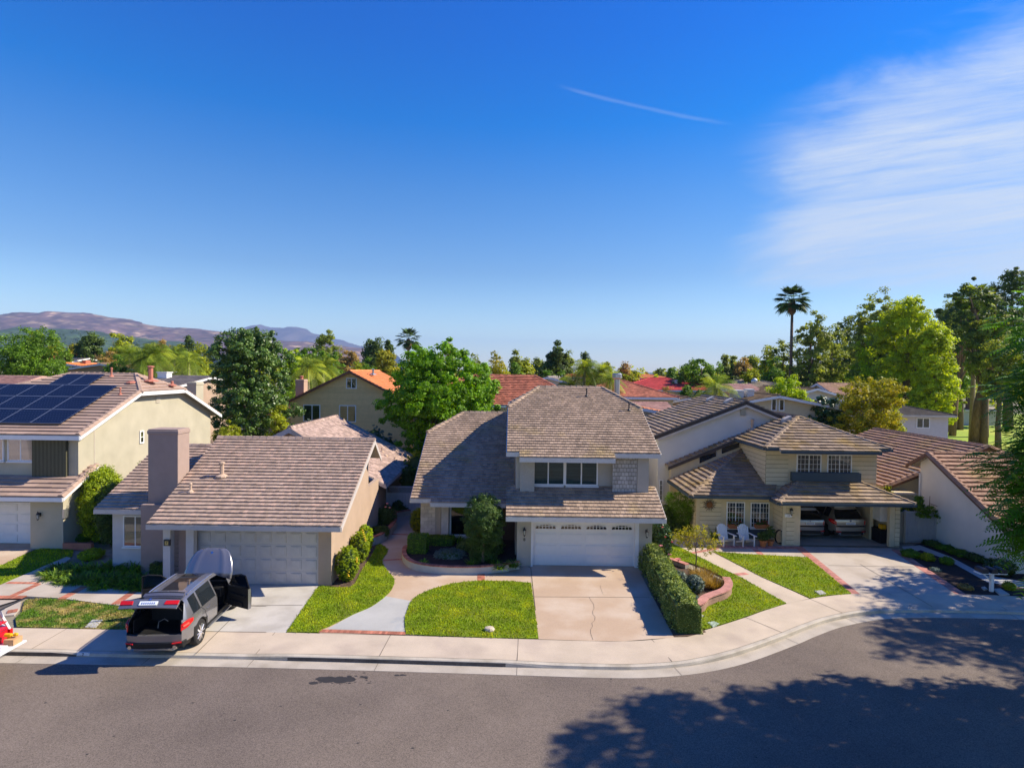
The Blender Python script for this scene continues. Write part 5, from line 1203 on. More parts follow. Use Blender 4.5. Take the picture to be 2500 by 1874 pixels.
# red barrel-tile roof behind the centre house
def fh_by(zn, uL, vL, uR, vR, Y, eavev, label, roofm, wallm, **kw):
    """hip or gable house from the measured ends of its ridge (uL,vL)-(uR,vR) and the screen height of its front eave"""
    a = gy(zn, uL, vL, Y); b = gy(zn, uR, vR, Y); ridge = (a.z + b.z) / 2; run = kw.pop('run', 5.0)
    e = gy(zn, (uL + uR) / 2, eavev, Y - run); hip = kw.get('hip', 0); ex = (run if hip else .5) * (hip if hip else 1)
    w = b.x - a.x + (2 * run * hip if hip else 0) - 1.0 
    return far_house(label, (a.x + b.x) / 2, Y, max(w, 3), run * 2 - 1, e.z, ridge, roofm, wallm, hip=hip, **{k: v for k, v in kw.items() if k != 'hip'})
fh_by('Z5', 500, 118, 1055, 128, 56, 375, 'red barrel tiled house behind the bright green tree and the centre house', 'roof_terracotta', 'stucco_white', hip=.8, run=6, tw=.28, course=.38, th=.09, seed=211)
far_house('pale gabled house with grey brown roof beyond the centre ridge', gy('Z5', 1230, 150, 80).x, 82, 8, 12, gy('Z5', 1290, 205, 80).z, gy('Z5', 1205, 135, 80).z, 'roof_grey', 'stucco_white', axis='y', rz=-12, seed=213)
fh_by('Z5', 1700, 165, 1800, 170, 62, 305, 'orange brown tiled house just right of the centre ridge, with a shiny flue', 'roof_terracotta', 'stucco_cream', hip=.8, run=5.5, tw=.3, seed=215)
fl = thing('flue', 'shiny silver roof flue on the orange brown roof right of the centre ridge', 'flue', tuple(gy('Z5', 1748, 285, 50))); mb = MB(); p = gy('Z5', 1748, 285, 50); mb.tube([p - UZ * 1.5, p + UZ * 1.3], .24, 12); mb.lathe(p + UZ * 1.3, [(.3, 0), (.42, .1), (.42, .4), (.3, .5)], 12); mb.build('pipe', M['metal_grey'], fl, smooth=False)
ba = gz
rd_ = fh_by('W5', 1045, 535, 1240, 545, 92, 670, 'bright red roofed cream house in the distance right of centre', 'roof_red', 'stucco_cream', hip=.85, run=8, tw=.5, course=.5, seed=217, wins=[('W5', 960, 740, 1015, 690, (.5,), 'night_inside'), ('W5', 1115, 740, 1165, 692, (.5,), 'night_inside')])
a = gy('W5', 1315, 650, 88); b = gy('W5', 1348, 565, 88); chimney(rd_, a.x, b.x, 88, 89.2, 3, b.z, M['stucco_white'])
fh_by('W5', 1000, 715, 1340, 728, 66, 850, 'brown tiled low house in front of the bright red roof', 'roof_brown', 'stucco_tan', run=7, tw=.5, seed=219)
far_house('small gabled porch wing with brown tiles right of the low brown roof', gy('W5', 1425, 790, 60).x, 62, 5.2, 6, gy('W5', 1425, 815, 60).z, gy('W5', 1410, 745, 60).z, 'roof_brown', 'stucco_tan', axis='y', seed=220)
fh_by('W5', 885, 805, 1095, 806, 52, 893, 'small pink tiled patio cover between the two big roofs', 'roof_pink', 'stucco_pale', run=3, tw=.6, seed=221)
far_house('lilac grey gable end with orange edging beside the centre roof', gy('W5', 950, 900, 47).x, 50, 7, 6, gy('W5', 1100, 945, 47).z - .1, gy('W5', 930, 860, 47).z, 'roof_orange', 'stucco_pale', axis='y', seed=222)
fh_by('W5', 1000, 503, 1060, 503, 150, 545, 'tiny orange roof beyond the bright red roof', 'roof_orange', 'stucco_cream', hip=.8, run=6, course=.8, tw=1, seed=223)
gH = far_house('cream gabled house with twin tall slanted windows, behind the cream open garage house', gy('Z7', 1188, 225, 53).x, 59, 13.2, 11, gy('Z7', 1455, 352, 53).z, gy('Z7', 1188, 225, 53).z, 'roof_brown', 'stucco_cream', axis='y', seed=225, tw=.5,
               wins=[('Z7', 1113, 355, 1162, 250, (), 'night_inside'), ('Z7', 1178, 355, 1227, 255, (), 'night_inside')])
for (u0, v0, u1, v1) in ((795, 250, 884, 178), (915, 260, 973, 170)):
    a = gy('Z7', u0, v0, 56); b = gy('Z7', u1, v1, 56); c = gH; chimney(c, a.x, b.x, 56, 57, 4, b.z, M['stucco_white'])
fh_by('Z7', 750, 200, 1000, 215, 62, 300, 'brown tiled roof with two white stucco chimneys in front', 'roof_brown', 'stucco_cream', run=6, tw=.5, seed=227)
fh_by('Z7', 860, 90, 1000, 95, 88, 175, 'tan roofed house with a satellite dish right of the small palm', 'roof_tan', 'stucco_white', run=7, seed=229, hip=.7)
dsh = gy('Z7', 978, 108, 85); ds = thing('satellite_dish', 'small dark satellite dish on the distant tan roof', 'satellite dish', tuple(dsh)); mb = MB(); mb.tube([dsh - UZ * 1.2, dsh], .05, 5); mb.lathe(dsh, [(.05, .0), (.35, .06), (.5, .16)], 12, 'Y'); mb.build('dish', M['metal_grey'], ds)
fh_by('Z7', 760, 130, 860, 132, 72, 185, 'dusty pink roofed house left of the tan roof', 'roof_pink', 'stucco_white', run=4, seed=231)
fh_by('Z7', 1500, 120, 1860, 126, 66, 258, 'house with rust tiled roof behind the golden tree', 'tile_d', 'stucco_white', run=5, tw=.34, seed=233)
far_house('white gable wall with dark clipped roof left of the rust tiled roof', gy('Z7', 1412, 200, 62).x, 66, 7.6, 9, gy('Z7', 1270, 248, 62).z, gy('Z7', 1412, 160, 62).z, 'roof_brown', 'stucco_white', axis='y', rz=8, seed=234)
mh = far_house('grey blue house with dark hip roof by the park lawn', gy('Z8', 1615, 390, 60).x - 7.5, 66, 14, 12, gy('Z8', 1610, 390, 60).z, gy('Z8', 1250, 275, 66).z + .3, 'roof_dark', 'stucco_bluegrey' if 'stucco_bluegrey' in M else 'stucco_pale', hip=.9, seed=235, trim='beige_trim', wins=[('Z8', 1300, 500, 1417, 413, (.5,), 'garden_reflect'), ('Z8', 1085, 495, 1142, 410, (.5,), 'night_inside')])
fh_by('Z8', 1560, 322, 1640, 325, 118, 345, 'far grey house under the park trees', 'roof_grey', 'stucco_pale', hip=.7, run=6, seed=237)
fh_by('Z8', 1680, 330, 1760, 332, 128, 350, 'dim far house behind the thick park trunk', 'roof_grey', 'stucco_grey', hip=.7, run=6, seed=238)
# left side
fh_by('W2', -700, 872, 455, 878, 52, 1085, 'house with plain dusty pink roof behind the solar panel roof', 'roof_pink', 'stucco_tan', run=8, hip=.3, tw=.4, course=.33, seed=241)
q1 = fh_by('W2', 530, 643, 760, 645, 118, 725, 'red brown roofed house with brick chimney beyond the left tree', 'roof_orange', 'stucco_tan', run=7, seed=243)
a = gy('W2', 607, 720, 110); b = gy('W2', 655, 638, 110); chimney(q1, a.x, a.x + 3.4, 110, 111.5, 3, b.z, M['brick'])
q2_ = fh_by('W2', 740, 675, 960, 680, 105, 740, 'grey roofed house beyond the solar panel ridge', 'roof_grey', 'stucco_grey', run=7, seed=245)
q3 = fh_by('W2', 800, 728, 1170, 738, 90, 812, 'mossy brown roofed low house just above the solar panel ridge', 'roof_tan', 'stucco_tan', run=6, seed=247)
a = gy('W2', 890, 770, 86); b = gy('W2', 925, 705, 86); chimney(q3, a.x, b.x, 86, 87, 3, b.z, M['brick'])
far_house('pale gable end with mossy edges above the solar panel ridge', gy('W2', 1165, 745, 78).x, 80, 11, 6, gy('W2', 1300, 818, 78).z, gy('W2', 1165, 742, 78).z, 'roof_brown', 'stucco_tan', axis='y', seed=248)
far_house('small white gable by an orange roof above the solar panels', gy('W2', 745, 735, 84).x, 86, 6, 6, gy('W2', 810, 772, 84).z, gy('W2', 745, 733, 84).z, 'roof_orange', 'stucco_white', axis='y', seed=249)
fh_by('W2', 600, 772, 760, 774, 80, 830, 'dark slate roofed house under the left tree', 'roof_dark', 'stucco_tan', run=5, seed=250)
fh_by('W2', 1790, 880, 2300, 872, 66, 985, 'dull brown roofed house between the solar roof and the big dark tree', 'roof_grey', 'stucco_tan', run=7, seed=251)
wp_ = gy('W2', 1750, 860, 64); wt_ = thing('roof_vent', 'white box vent on the roof behind the solar house', 'roof vent', tuple(wp_)); mb = MB(); mb.box(wp_.x - .5, wp_.x + .5, 64, 65, wp_.z - .8, wp_.z + .2); mb.box(wp_.x - .58, wp_.x + .58, 63.9, 65.1, wp_.z + .2, wp_.z + .3); mb.build('housing', M['white_trim'], wt_)
fh_by('Z3', 640, 440, 800, 440, 70, 570, 'low orange roofed house left of the ochre house', 'roof_orange', 'stucco_tan', run=5, seed=253, rz=0)
for i, (z, uL, v, uR, Y, ev, rm, lb) in enumerate((('W4', 1310, 562, 1400, 110, 600, 'roof_grey', 'small grey roof between the bright green tree and the red barrel tiles'), ('W4', 1600, 585, 1720, 100, 610, 'roof_tan', 'sliver of tan roof above the red barrel tiled roof'), ('W4', 1650, 548, 1740, 130, 575, 'roof_terracotta', 'tiny terracotta roof among trees behind the red barrel tiles'),
                                                  ('W4', 2130, 590, 2300, 100, 620, 'roof_orange', 'orange roof edge hidden by the pale palms'), ('W5', 780, 595, 930, 105, 640, 'roof_grey', 'dull grey roof left of the bright red roof'), ('W5', 300, 515, 380, 120, 550, 'roof_tan', 'tan roof corner among the pale palms'))):
    fh_by(z, uL, v, uR, v + 1, Y, ev, lb, rm, 'stucco_tan', run=5, course=.6, tw=1, seed=260 + i)
# park lawn and distant hills
sheet('park_lawn', [(38, 64), (70, 60), (160, 90), (200, 150), (120, 150), (70, 120), (45, 80)], .0, M['park_grass'])
def ridge(name, prof, Y, base, m, depth, seed, step=6, amp=.06):
    """terrain whose crest, seen from the street, follows prof [(azimuth x/y, elevation z/y)]"""
    r = np.random.default_rng(seed); xs = np.array([p[0] for p in prof]); es = np.array([p[1] for p in prof])
    n = 260; m_ = 46; A = np.linspace(xs[0], xs[-1], n); E = np.interp(A, xs, es)
    ph = [(r.uniform(20, 240), r.uniform(0, 6.28), r.uniform(.2, 1)) for _ in range(18)]
    V = []
    for j in range(m_):
        t = j / (m_ - 1); y = Y - depth * (1 - t)
        for i in range(n):
            x = A[i] * Y; crest = E[i] * Y + H; f = t ** .85
            gully = sum(w * math.sin(A[i] * k + p + 2.2 * t * math.sin(A[i] * k * .3 + p)) for k, p, w in ph) / 5
            z = base + (crest - base) * f * (1 + amp * 3.2 * gully * math.sin(math.pi * min(1, t * .98)))
            V.append((x, y + depth * .06 * gully, z))
    for i in range(n): V.append((A[i] * Y, Y + depth * .5, base))
    m_ += 1
    F_ = [(j * n + i, j * n + i + 1, (j + 1) * n + i + 1, (j + 1) * n + i) for j in range(m_ - 1) for i in range(n - 1)]
    mb = MB(); mb.v = V; mb.f = F_; mb.t = [.5] * len(F_); o = mb.build(name, m, smooth=True); tag(o, kind='structure'); return o
def pp(z, pts): return [((ray(z, a, b).x / ray(z, a, b).y), (ray(z, a, b).z / ray(z, a, b).y)) for a, b in pts]
mk('hill', (.115, .068, .058), .95, var=.35, vs=.003, fine=.5, fs=.013, col2=(.34, .235, .15), c2s=.009, c2lo=.53, c2hi=.66)
mk('hill_green', (.04, .07, .025), .95, var=.3, vs=.01, fine=.4, fs=.05)
mk('mountain', (.10, .08, .08), .95, var=.25, vs=.001, fine=.2, fs=.005, col2=(.2, .16, .13), c2s=.0012, c2lo=.58, c2hi=.7)
ridge('hills', pp('W2', [(-900, 230), (-500, 260), (-200, 240), (0, 222), (120, 195), (270, 186), (430, 194), (520, 178), (620, 180), (740, 190), (870, 187), (1010, 205), (1100, 225), (1200, 243), (1400, 262), (1560, 300), (1650, 325), (1800, 350), (1950, 352), (2100, 362), (2212, 375)]) + pp('W3', [(370, 215), (560, 240), (800, 290), (1100, 320), (1350, 325), (1500, 345), (1800, 385), (1950, 400), (2212, 440)]), 4200, -5, M['hill'], 1300, 3)
ridge('hills', pp('W2', [(-900, 350), (-300, 360), (0, 420), (120, 380), (230, 345), (450, 360), (700, 365), (850, 375), (1100, 400), (1400, 450), (1650, 480), (2212, 530)]), 2300, -3, M['hill_green'], 700, 5)
ridge('mountain', pp('W3', [(350, 260), (480, 215), (600, 190), (700, 158), (800, 140), (860, 160), (900, 170), (1070, 178), (1110, 165), (1200, 168), (1290, 185), (1400, 240), (1500, 260), (1650, 300), (1740, 315), (1850, 355), (1940, 385), (2100, 415), (2300, 470)]), 9000, -5, M['mountain'], 2500, 8)
ridge('distant_land', [(-1.3, -.0008), (-.5, .0005), (0, -.0015), (.3, .0005), (.8, .002), (1.4, .001)], 7000, -5, M['hill_green'], 1500, 9)
# ------------------------------------------------------------------ trees
put_tree('W3', 650, 150, 51, 1010, 'leaf_amber', 'large dense dark green tree left of the ochre house', name='broadleaf_tree', nleaf=52000, leaf=.095, csize=.40, ncl=900, nb=16, crown0=.03, seed=301, up=.25, fill=.25, irr=.2)
put_tree('W4', 760, 215, 47, 1330, 'leaf_ficus', 'big bright green tree behind the left wing of the centre house', name='broadleaf_tree', nleaf=60000, leaf=.115, csize=.45, ncl=950, nb=22, crown0=.06, seed=302, up=.35, fill=.25, irr=.2, r0=.3)
put_tree('W2', 190, 405, 68, 840, 'leaf_green', 'rounded deep green tree at the left edge above the pink roof', name='broadleaf_tree', nleaf=22000, leaf=.12, csize=.55, nb=12, crown0=.1, seed=303)
lst = [
 # zone u vtop Y w leaf label kw
 ('W2', 560, 470, 118, 190, 'leaf_olive', 'yellowish tree right of the rounded deep green tree at left', {}),
 ('W2', 370, 345, 140, 180, 'leaf_olive', 'olive tree crown showing above the rounded left tree', {}),
 ('W2', 745, 480, 112, 200, 'leaf_gold', 'golden green tree behind the red brick chimney', {}),
 ('W2', 940, 358, 106, 300, 'leaf_dark', 'tall dark tree in the middle of the left skyline', dict(nleaf=9000)),
 ('W2', 1270, 350, 102, 390, 'leaf_olive', 'wide yellow green crowned tree just right of the tall dark one', dict(nleaf=9000)),
 ('W2', 1120, 590, 92, 330, 'leaf_rust', 'dry brownish scrubby tree above the mossy roof', {}),
 ('W2', 1600, 475, 125, 170, 'leaf_euc', 'thin grey green tree right of the yellow green crown', {}),
 ('W2', 1740, 445, 120, 220, 'leaf_rust', 'feathery brownish tree behind the left palms', {}),
 ('W2', 1920, 500, 112, 200, 'leaf_olive', 'olive tree behind the right palm of the left group', {}),
 ('W2', 2020, 425, 105, 120, 'leaf_dark', 'narrow leaning dark tree left of the large dense tree', {}),
 ('W2', 2160, 480, 100, 240, 'leaf_olive', 'yellow olive tree touching the large dense tree', {}),
 ('W3', 1130, 352, 92, 260, 'leaf_lime', 'lime green tree peeking right of the large dense tree', {}),
 ('W3', 1270, 370, 95, 460, 'leaf_green', 'green tree between the large dense tree and the tall open one', dict(nleaf=9000)),
 ('W3', 1510, 400, 76, 560, 'leaf_green', 'round mid green tree behind the chimney of the ochre house', dict(nleaf=12000, csize=.4)),
 ('W3', 1525, 182, 112, 320, 'leaf_euc', 'tall open crowned tree with pale limbs above the ochre house', dict(nleaf=4200, crown0=.35, nb=9, ncl=60, csize=.8, fill=.1)),
 ('W3', 1760, 345, 100, 280, 'leaf_rust', 'bare looking brown tree right of the tall open crowned tree', dict(nleaf=4500)),
 ('W3', 1950, 495, 80, 400, 'leaf_green', 'flat domed dark green tree right behind the orange ridge', dict(nleaf=9000)),
 ('W3', 2035, 218, 122, 230, 'leaf_dark', 'tall dark tree above the flat domed one', dict(crown0=.35)),
 ('W3', 2170, 385, 96, 330, 'leaf_gold', 'golden brown tree left of the big bright green tree', dict(nleaf=7000)),
 ('W4', 212, 200, 135, 90, 'leaf_dark', 'small pointed dark tree left of the blurred fan palm', dict(crown0=.2)),
 ('W4', 880, 195, 110, 120, 'leaf_rust', 'thin brown treetop poking above the big bright green tree', dict(nleaf=1600)),
 ('W4', 1150, 332, 96, 150, 'leaf_euc', 'grey green treetop at the right shoulder of the big bright green tree', dict(nleaf=2500)),
 ('W4', 1390, 322, 84, 300, 'leaf_gold', 'mustard leaved tree right of the big bright green tree', dict(nleaf=9000, leaf=.12)),
 ('W4', 1590, 335, 92, 130, 'leaf_euc', 'slim round topped tree right of the mustard tree', dict(crown0=.3)),
 ('W4', 1690, 358, 95, 160, 'leaf_olive', 'twin topped yellow green tree next to the slim round topped one', dict(crown0=.25)),
 ('W4', 1590, 450, 88, 220, 'leaf_green', 'low green tree below the slim round topped tree', {}),
 ('W4', 1830, 390, 118, 230, 'leaf_euc', 'hazy grey green tree left of the tallest middle tree', {}),
 ('W4', 1930, 430, 105, 190, 'leaf_dark', 'low dark tree left of the foot of the tallest middle tree', {}),
 ('W4', 2055, 230, 106, 250, 'leaf_dark', 'tallest irregular dark tree in the middle of the skyline', dict(nleaf=8000, crown0=.15, ncl=70, fill=.1)),
 ('W4', 2150, 330, 108, 170, 'leaf_euc', 'shorter right companion of the tallest middle tree', {}),
 ('W5', 352, 265, 112, 110, 'leaf_dark', 'narrow dark tree above the pale palms', dict(crown0=.2)),
 ('W5', 590, 352, 100, 120, 'leaf_olive', 'small olive treetop right of the antenna', {}),
 ('W5', 640, 425, 84, 180, 'leaf_green', 'green tree right of the round pale palm', {}),
 ('W5', 790, 345, 100, 130, 'leaf_rust', 'leggy brown treetop left of the bright red roof', {}),
 ('W5', 860, 420, 92, 230, 'leaf_olive', 'brown green bushy tree left of the bright red roof', dict(nleaf=7000)),
 ('W5', 1160, 442, 150, 170, 'leaf_dark', 'small distant round tree above the red roof', {}),
 ('W5', 1290, 432, 140, 110, 'leaf_green', 'small distant tree next to the large domed tree', {}),
 ('W5', 1640, 240, 88, 600, 'leaf_green', 'large domed deep green tree right of the bright red roof', dict(nleaf=16000, nb=14, crown0=.1)),
 ('W5', 1870, 262, 112, 90, 'leaf_euc', 'sparse grey treetop right of the large domed tree', {}),
 ('W5', 1955, 255, 115, 150, 'leaf_euc', 'taller sparse grey tree right of the large domed tree', {}),
 ('W5', 2080, 300, 112, 230, 'leaf_rust', 'reddish brown tree left of the tall fan palm', {}),
 ('W5', 2150, 450, 98, 260, 'leaf_olive', 'rounded yellow olive tree behind the dish roof', {}),
 ('W5', 1250, 618, 84, 260, 'leaf_rust', 'sparse brown tree in front of the bright red roofed house', dict(nleaf=3000, leaf=.1)),
 ('W6', 180, 668, 122, 150, 'leaf_euc', 'grey green treetop third left of the tall fan palm', {}),
 ('W6', 320, 612, 108, 170, 'leaf_olive', 'yellow topped tree just left of the tall fan palm', {}),
 ('W6', 425, 535, 104, 210, 'leaf_euc', 'dark sparse tree behind the trunk of the tall fan palm', dict(nleaf=4000)),
 ('W6', 340, 700, 88, 170, 'leaf_green', 'bright rounded treetop at the foot of the tall fan palm', {}),
 ('W6', 455, 805, 57, 340, 'leaf_lime', 'vivid lime green tree left of the rust tiled clipped gable', dict(nleaf=15000, leaf=.10, nb=12, crown0=.05)),
 ('W6', 640, 335, 98, 290, 'leaf_euc', 'tall airy grey green tree right of the tall fan palm', dict(nleaf=9000, crown0=.12, ncl=170, fill=.1, bark='bark')),
 ('W6', 800, 440, 100, 300, 'leaf_euc', 'bushy grey green tree between the airy one and the tallest wood', dict(nleaf=9000, crown0=.05)),
 ('W6', 900, 415, 106, 260, 'leaf_dark', 'dark tree filling the gap before the tallest wood', dict(nleaf=9000, crown0=.0)),
 ('W6', 1180, 185, 86, 460, 'leaf_euc', 'huge drooping grey green tree in the wood at right', dict(nleaf=26000, leaf=.17, nb=18, crown0=.12, csize=.7, ncl=520)),
 ('W6', 1400, 225, 76, 520, 'leaf_sun', 'huge sunlit yellow green tree beside the drooping one', dict(nleaf=30000, leaf=.15, nb=18, crown0=.12, csize=.6, ncl=700)),
 ('W6', 1580, 430, 71, 330, 'leaf_sun', 'bright crowned tree low in the wood at right', dict(nleaf=20000, leaf=.15, nb=14, crown0=.12)),
 ('W6', 1120, 560, 84, 340, 'leaf_lime', 'light green lower tree left of the lime crown', dict(nleaf=9000, leaf=.15, crown0=.1)),
 ('W6', 1350, 620, 82, 380, 'leaf_dark', 'shadowy dark tree under the huge sunlit one', dict(nleaf=9000, leaf=.15, crown0=.2)),
 ('W6', 1880, 175, 112, 420, 'leaf_dark', 'very tall dark grey tree rising near the right edge', dict(nleaf=20000, leaf=.17, nb=16, crown0=.22, ncl=460)),
 ('W6', 1720, 240, 116, 300, 'leaf_euc', 'tall brownish green tree between the sunlit and the very tall dark one', dict(nleaf=14000, leaf=.17, crown0=.2)),
 ('W6', 2180, -20, 108, 380, 'leaf_dark', 'highest tree of all, cut by the right edge', dict(nleaf=20000, leaf=.16, nb=16, crown0=.2, ncl=460)),
 ('W6', 1980, 380, 80, 330, 'leaf_euc', 'grey green drooping tree below the very tall dark one', dict(nleaf=12000, leaf=.15, crown0=.5)),
 ('W6', 2080, 600, 74, 300, 'leaf_euc', 'dim lower tree by the right edge in front of the park', dict(nleaf=9000, leaf=.14, crown0=.5)),
 ('W6', 1110, 805, 50, 500, 'leaf_gold', 'golden leaved tree with pale stems right of centre behind the cream house', dict(nleaf=13000, leaf=.10, nb=14, crown0=.2, bark='bark_pale', r0=.1, csize=.4)),
 ('W6', 1180, 960, 52, 330, 'leaf_olive', 'olive green lower tree beneath the golden leaves', dict(nleaf=9000, leaf=.10, crown0=.05)),
 ('W6', 760, 985, 53, 310, 'leaf_camellia', 'glossy dark green bushy tree left of the golden leaved tree', dict(nleaf=14000, leaf=.10, crown0=.0, nb=12)),
 ('W6', 180, 800, 86, 190, 'leaf_olive', 'round olive bush tree behind the tan dish roof', {}),
 ('W6', 1790, 330, 102, 300, 'leaf_euc', 'grey green tree filling the gap right of the huge sunlit tree', dict(nleaf=14000, crown0=.2, nb=12)),
 ('W6', 1690, 520, 98, 260, 'leaf_green', 'mid green tree low behind the right shoulder of the huge sunlit tree', dict(nleaf=9000, crown0=.15)),
 ('W5', 700, 470, 70, 170, 'leaf_green', 'leafy green tree behind the orange brown tiled roof', {}),
 ('W5', 420, 440, 72, 160, 'leaf_olive', 'yellow green tree between the two pale palm heads', {}),
 ('W5', 1440, 600, 78, 150, 'leaf_green', 'small green tree right of the bright red roofed house', {}),
 ('W5', 1880, 520, 80, 220, 'leaf_green', 'green tree behind the low feather palm', {}),
 ('W5', 100, 470, 76, 210, 'leaf_green', 'green tree behind the ridge left of the pale palms', {}),
 ('W5', 2080, 590, 74, 170, 'leaf_euc', 'small grey green tree in front of the dish roof', {}),
 ('W4', 1480, 520, 74, 200, 'leaf_olive', 'low yellowish tree just above the red barrel tiled ridge', {}),
 ('W4', 1950, 520, 78, 220, 'leaf_green', 'green treetop left of the pale gabled house', {}),
 ('W2', 700, 560, 84, 170, 'leaf_green', 'green tree between the rounded left tree and the grey roofs', {}),
 ('W2', 1250, 640, 74, 260, 'leaf_green', 'low green tree just behind the solar roof ridge', {}),
 ('W3', 1850, 560, 72, 260, 'leaf_olive', 'low olive tree touching the far end of the orange ridge', {}),
 ('W3', 1000, 990, 44, 330, 'leaf_olive', 'yellow green shrubby tree left of the tan rear roof', dict(nleaf=6000, leaf=.09, crown0=.0)),
 ('W3', 450, 1150, 45, 300, 'leaf_olive', 'low yellowish tree behind the end of the solar panel house', dict(nleaf=5000, leaf=.09, crown0=.0)),
 ('W5', 1560, 620, 66, 220, 'leaf_dark', 'dark round bush tree left of the low feather palm', dict(nleaf=5000)),
]
for i, (z, u, v, Y, w, lf_, lab, kw) in enumerate(lst):
    kw = dict(kw); kw.setdefault('nleaf', 5200); kw.setdefault('leaf', .0019 * Y); kw.setdefault('csize', .0068 * Y); kw.setdefault('crown0', .12); kw.setdefault('nb', 8)
    kw.setdefault('ncl', max(90, int(kw['nleaf'] / 38)))
    put_tree(z, u, v, Y, w, lf_, lab, seed=400 + i, **kw)
# park trunks seen below the crowns
for (x, y, r, h, lean, lab) in ((68.9, 92.2, .42, 15, (1.2, 0), 'slender pale park trunk at the left of the lawn'), (64.7, 82.0, .75, 15, (1.5, 0), 'thick leaning reddish park trunk in front of the bright lawn'), (72.9, 91.0, .5, 14, (.5, 0), 'brown park trunk just behind the thick leaning one')):
    tree('park_tree', lab, (x, y, 0), h + 7, 4.0, 'leaf_dark', nleaf=5000, leaf=.16, csize=.6, bark='bark_euc', crown0=.5, seed=int(x * 7), r0=r, lean=(0, 0)) if False else None
    rt = thing('park_tree', lab, 'tree', (x, y, 0)); f, c = foliage('crown', rt, auto_blobs(h + 7, 4.6, h + 2, 5.5, 8, int(x)), 70, 6500, .16, .6, M['leaf_dark'], int(x)); trunk(rt, h, r, M['bark_euc'], [c[i] for i in range(6)], int(x), split=.75, lean=lean)
# palms
p = gy('W6', 475, 290, 100); palm('fan_palm', 'tall slim fan palm standing alone against the sky', (p.x, 100, 0), p.z, 50, 3.2, 'leaf_fan', 'fan', r0=.27, seed=5, bark='bark')
p = gy('W4', 430, 215, 112); palm('fan_palm', 'small hazy fan palm behind the big bright green tree', (p.x, 112, 0), p.z, 30, 2.8, 'leaf_fan', 'fan', r0=.25, seed=6, bark='bark')
p = gy('W6', 1690, 300, 88); palm('fan_palm', 'palm top poking out of the wood at right', (p.x, 84, 0), p.z, 30, 2.8, 'leaf_palm', 'fan', r0=.25, seed=7)
for i, (z, u, v, Y, L, nf, tr, lab) in enumerate((('W2', 1560, 640, 74, 3.6, 40, 2, 'yellow green clump of feather palms right of the solar ridge'), ('W2', 1880, 650, 80, 3.6, 32, 1, 'feather palm with visible trunk left of the large dense tree'), ('W2', 1400, 640, 82, 3.4, 30, 1, 'feather palm left of the yellow green palm clump'), ('W2', 2040, 700, 76, 3.0, 28, 1, 'low feather palm touching the large dense tree'),
        ('W3', 1340, 600, 66, 3.0, 34, 1, 'feather palm above the chimney of the ochre house'), ('W3', 1500, 590, 69, 3.2, 34, 1, 'feather palm left of the orange ridge'), ('W5', 290, 430, 63, 2.6, 34, 2, 'pale feather palm clump left of the antenna'), ('W5', 520, 470, 62, 2.4, 40, 1, 'round headed pale palm right of the antenna'), ('W5', 1760, 640, 56, 3.3, 22, 1, 'low feather palm with long pale fronds behind the rear gable'), ('W5', 620, 560, 58, 2.2, 26, 1, 'yellowing drooping palm beside the flue'))):
    p = gy(z, u, v, Y); palm('feather_palm', lab, (p.x, Y, 0), p.z, nf, L, 'leaf_palm', 'feather', r0=.2, seed=20 + i, trunks=tr)
# far belt of trees: nobody could count it
r = np.random.default_rng(12); PV = []; TT = []
for i in range(760):
    az = r.uniform(-1.15, .62) if i % 3 else r.uniform(.25, .9); Y = r.uniform(130, 420); top = 8.2 + abs(r.normal(0, 2.0)) + (Y - 130) * .006; w = r.uniform(2.0, 4.5)
    B = [(az * Y, Y, top * .55, w, w, top * .45), (az * Y + w * .5, Y, top * .4, w * .8, w * .8, top * .35)]
    P, n, c, t = blob_points(B, 10, 130, w * .35, 900 + i, .2); PV.append(leaf_quads(P, n, .55, .5, i, .3)); TT.append(np.clip(t * .5 + r.random() * .5, 0, 1))
o = np_mesh('distant_trees', np.concatenate(PV), 4, M['leaf_olive'], np.concatenate(TT)); tag(o, 'far belt of mixed treetops along the skyline beyond the roofs', 'trees', None, 'stuff')
PV = []; TT = []
for i in range(520):
    az = r.uniform(-1.0, -.30); Y = r.uniform(700, 2250); f_ = ((Y - 1600) / 700) if Y > 1600 else 0
    e_ = np.interp(az, [-.87, -.80, -.70, -.60, -.53], [.062, .063, .058, .040, .022]); z_ = 9 + max(0, e_ * 2300 * max(0, f_) ** .85 * .96) if Y > 1600 else 3
    w = r.uniform(9, 16); P, n, c, t = blob_points([(az * Y, Y, z_ + 4, w, w, 8)], 6, 34, 5, 2000 + i, .2); PV.append(leaf_quads(P, n, 3.2, .5, i, .3)); TT.append(np.clip(t * .5 + r.random() * .5, 0, 1))
o = np_mesh('hillside_woods', np.concatenate(PV), 4, M['leaf_dark'], np.concatenate(TT)); tag(o, 'dark woods scattered over the low green ridge before the bare hills', 'woods', None, 'stuff')
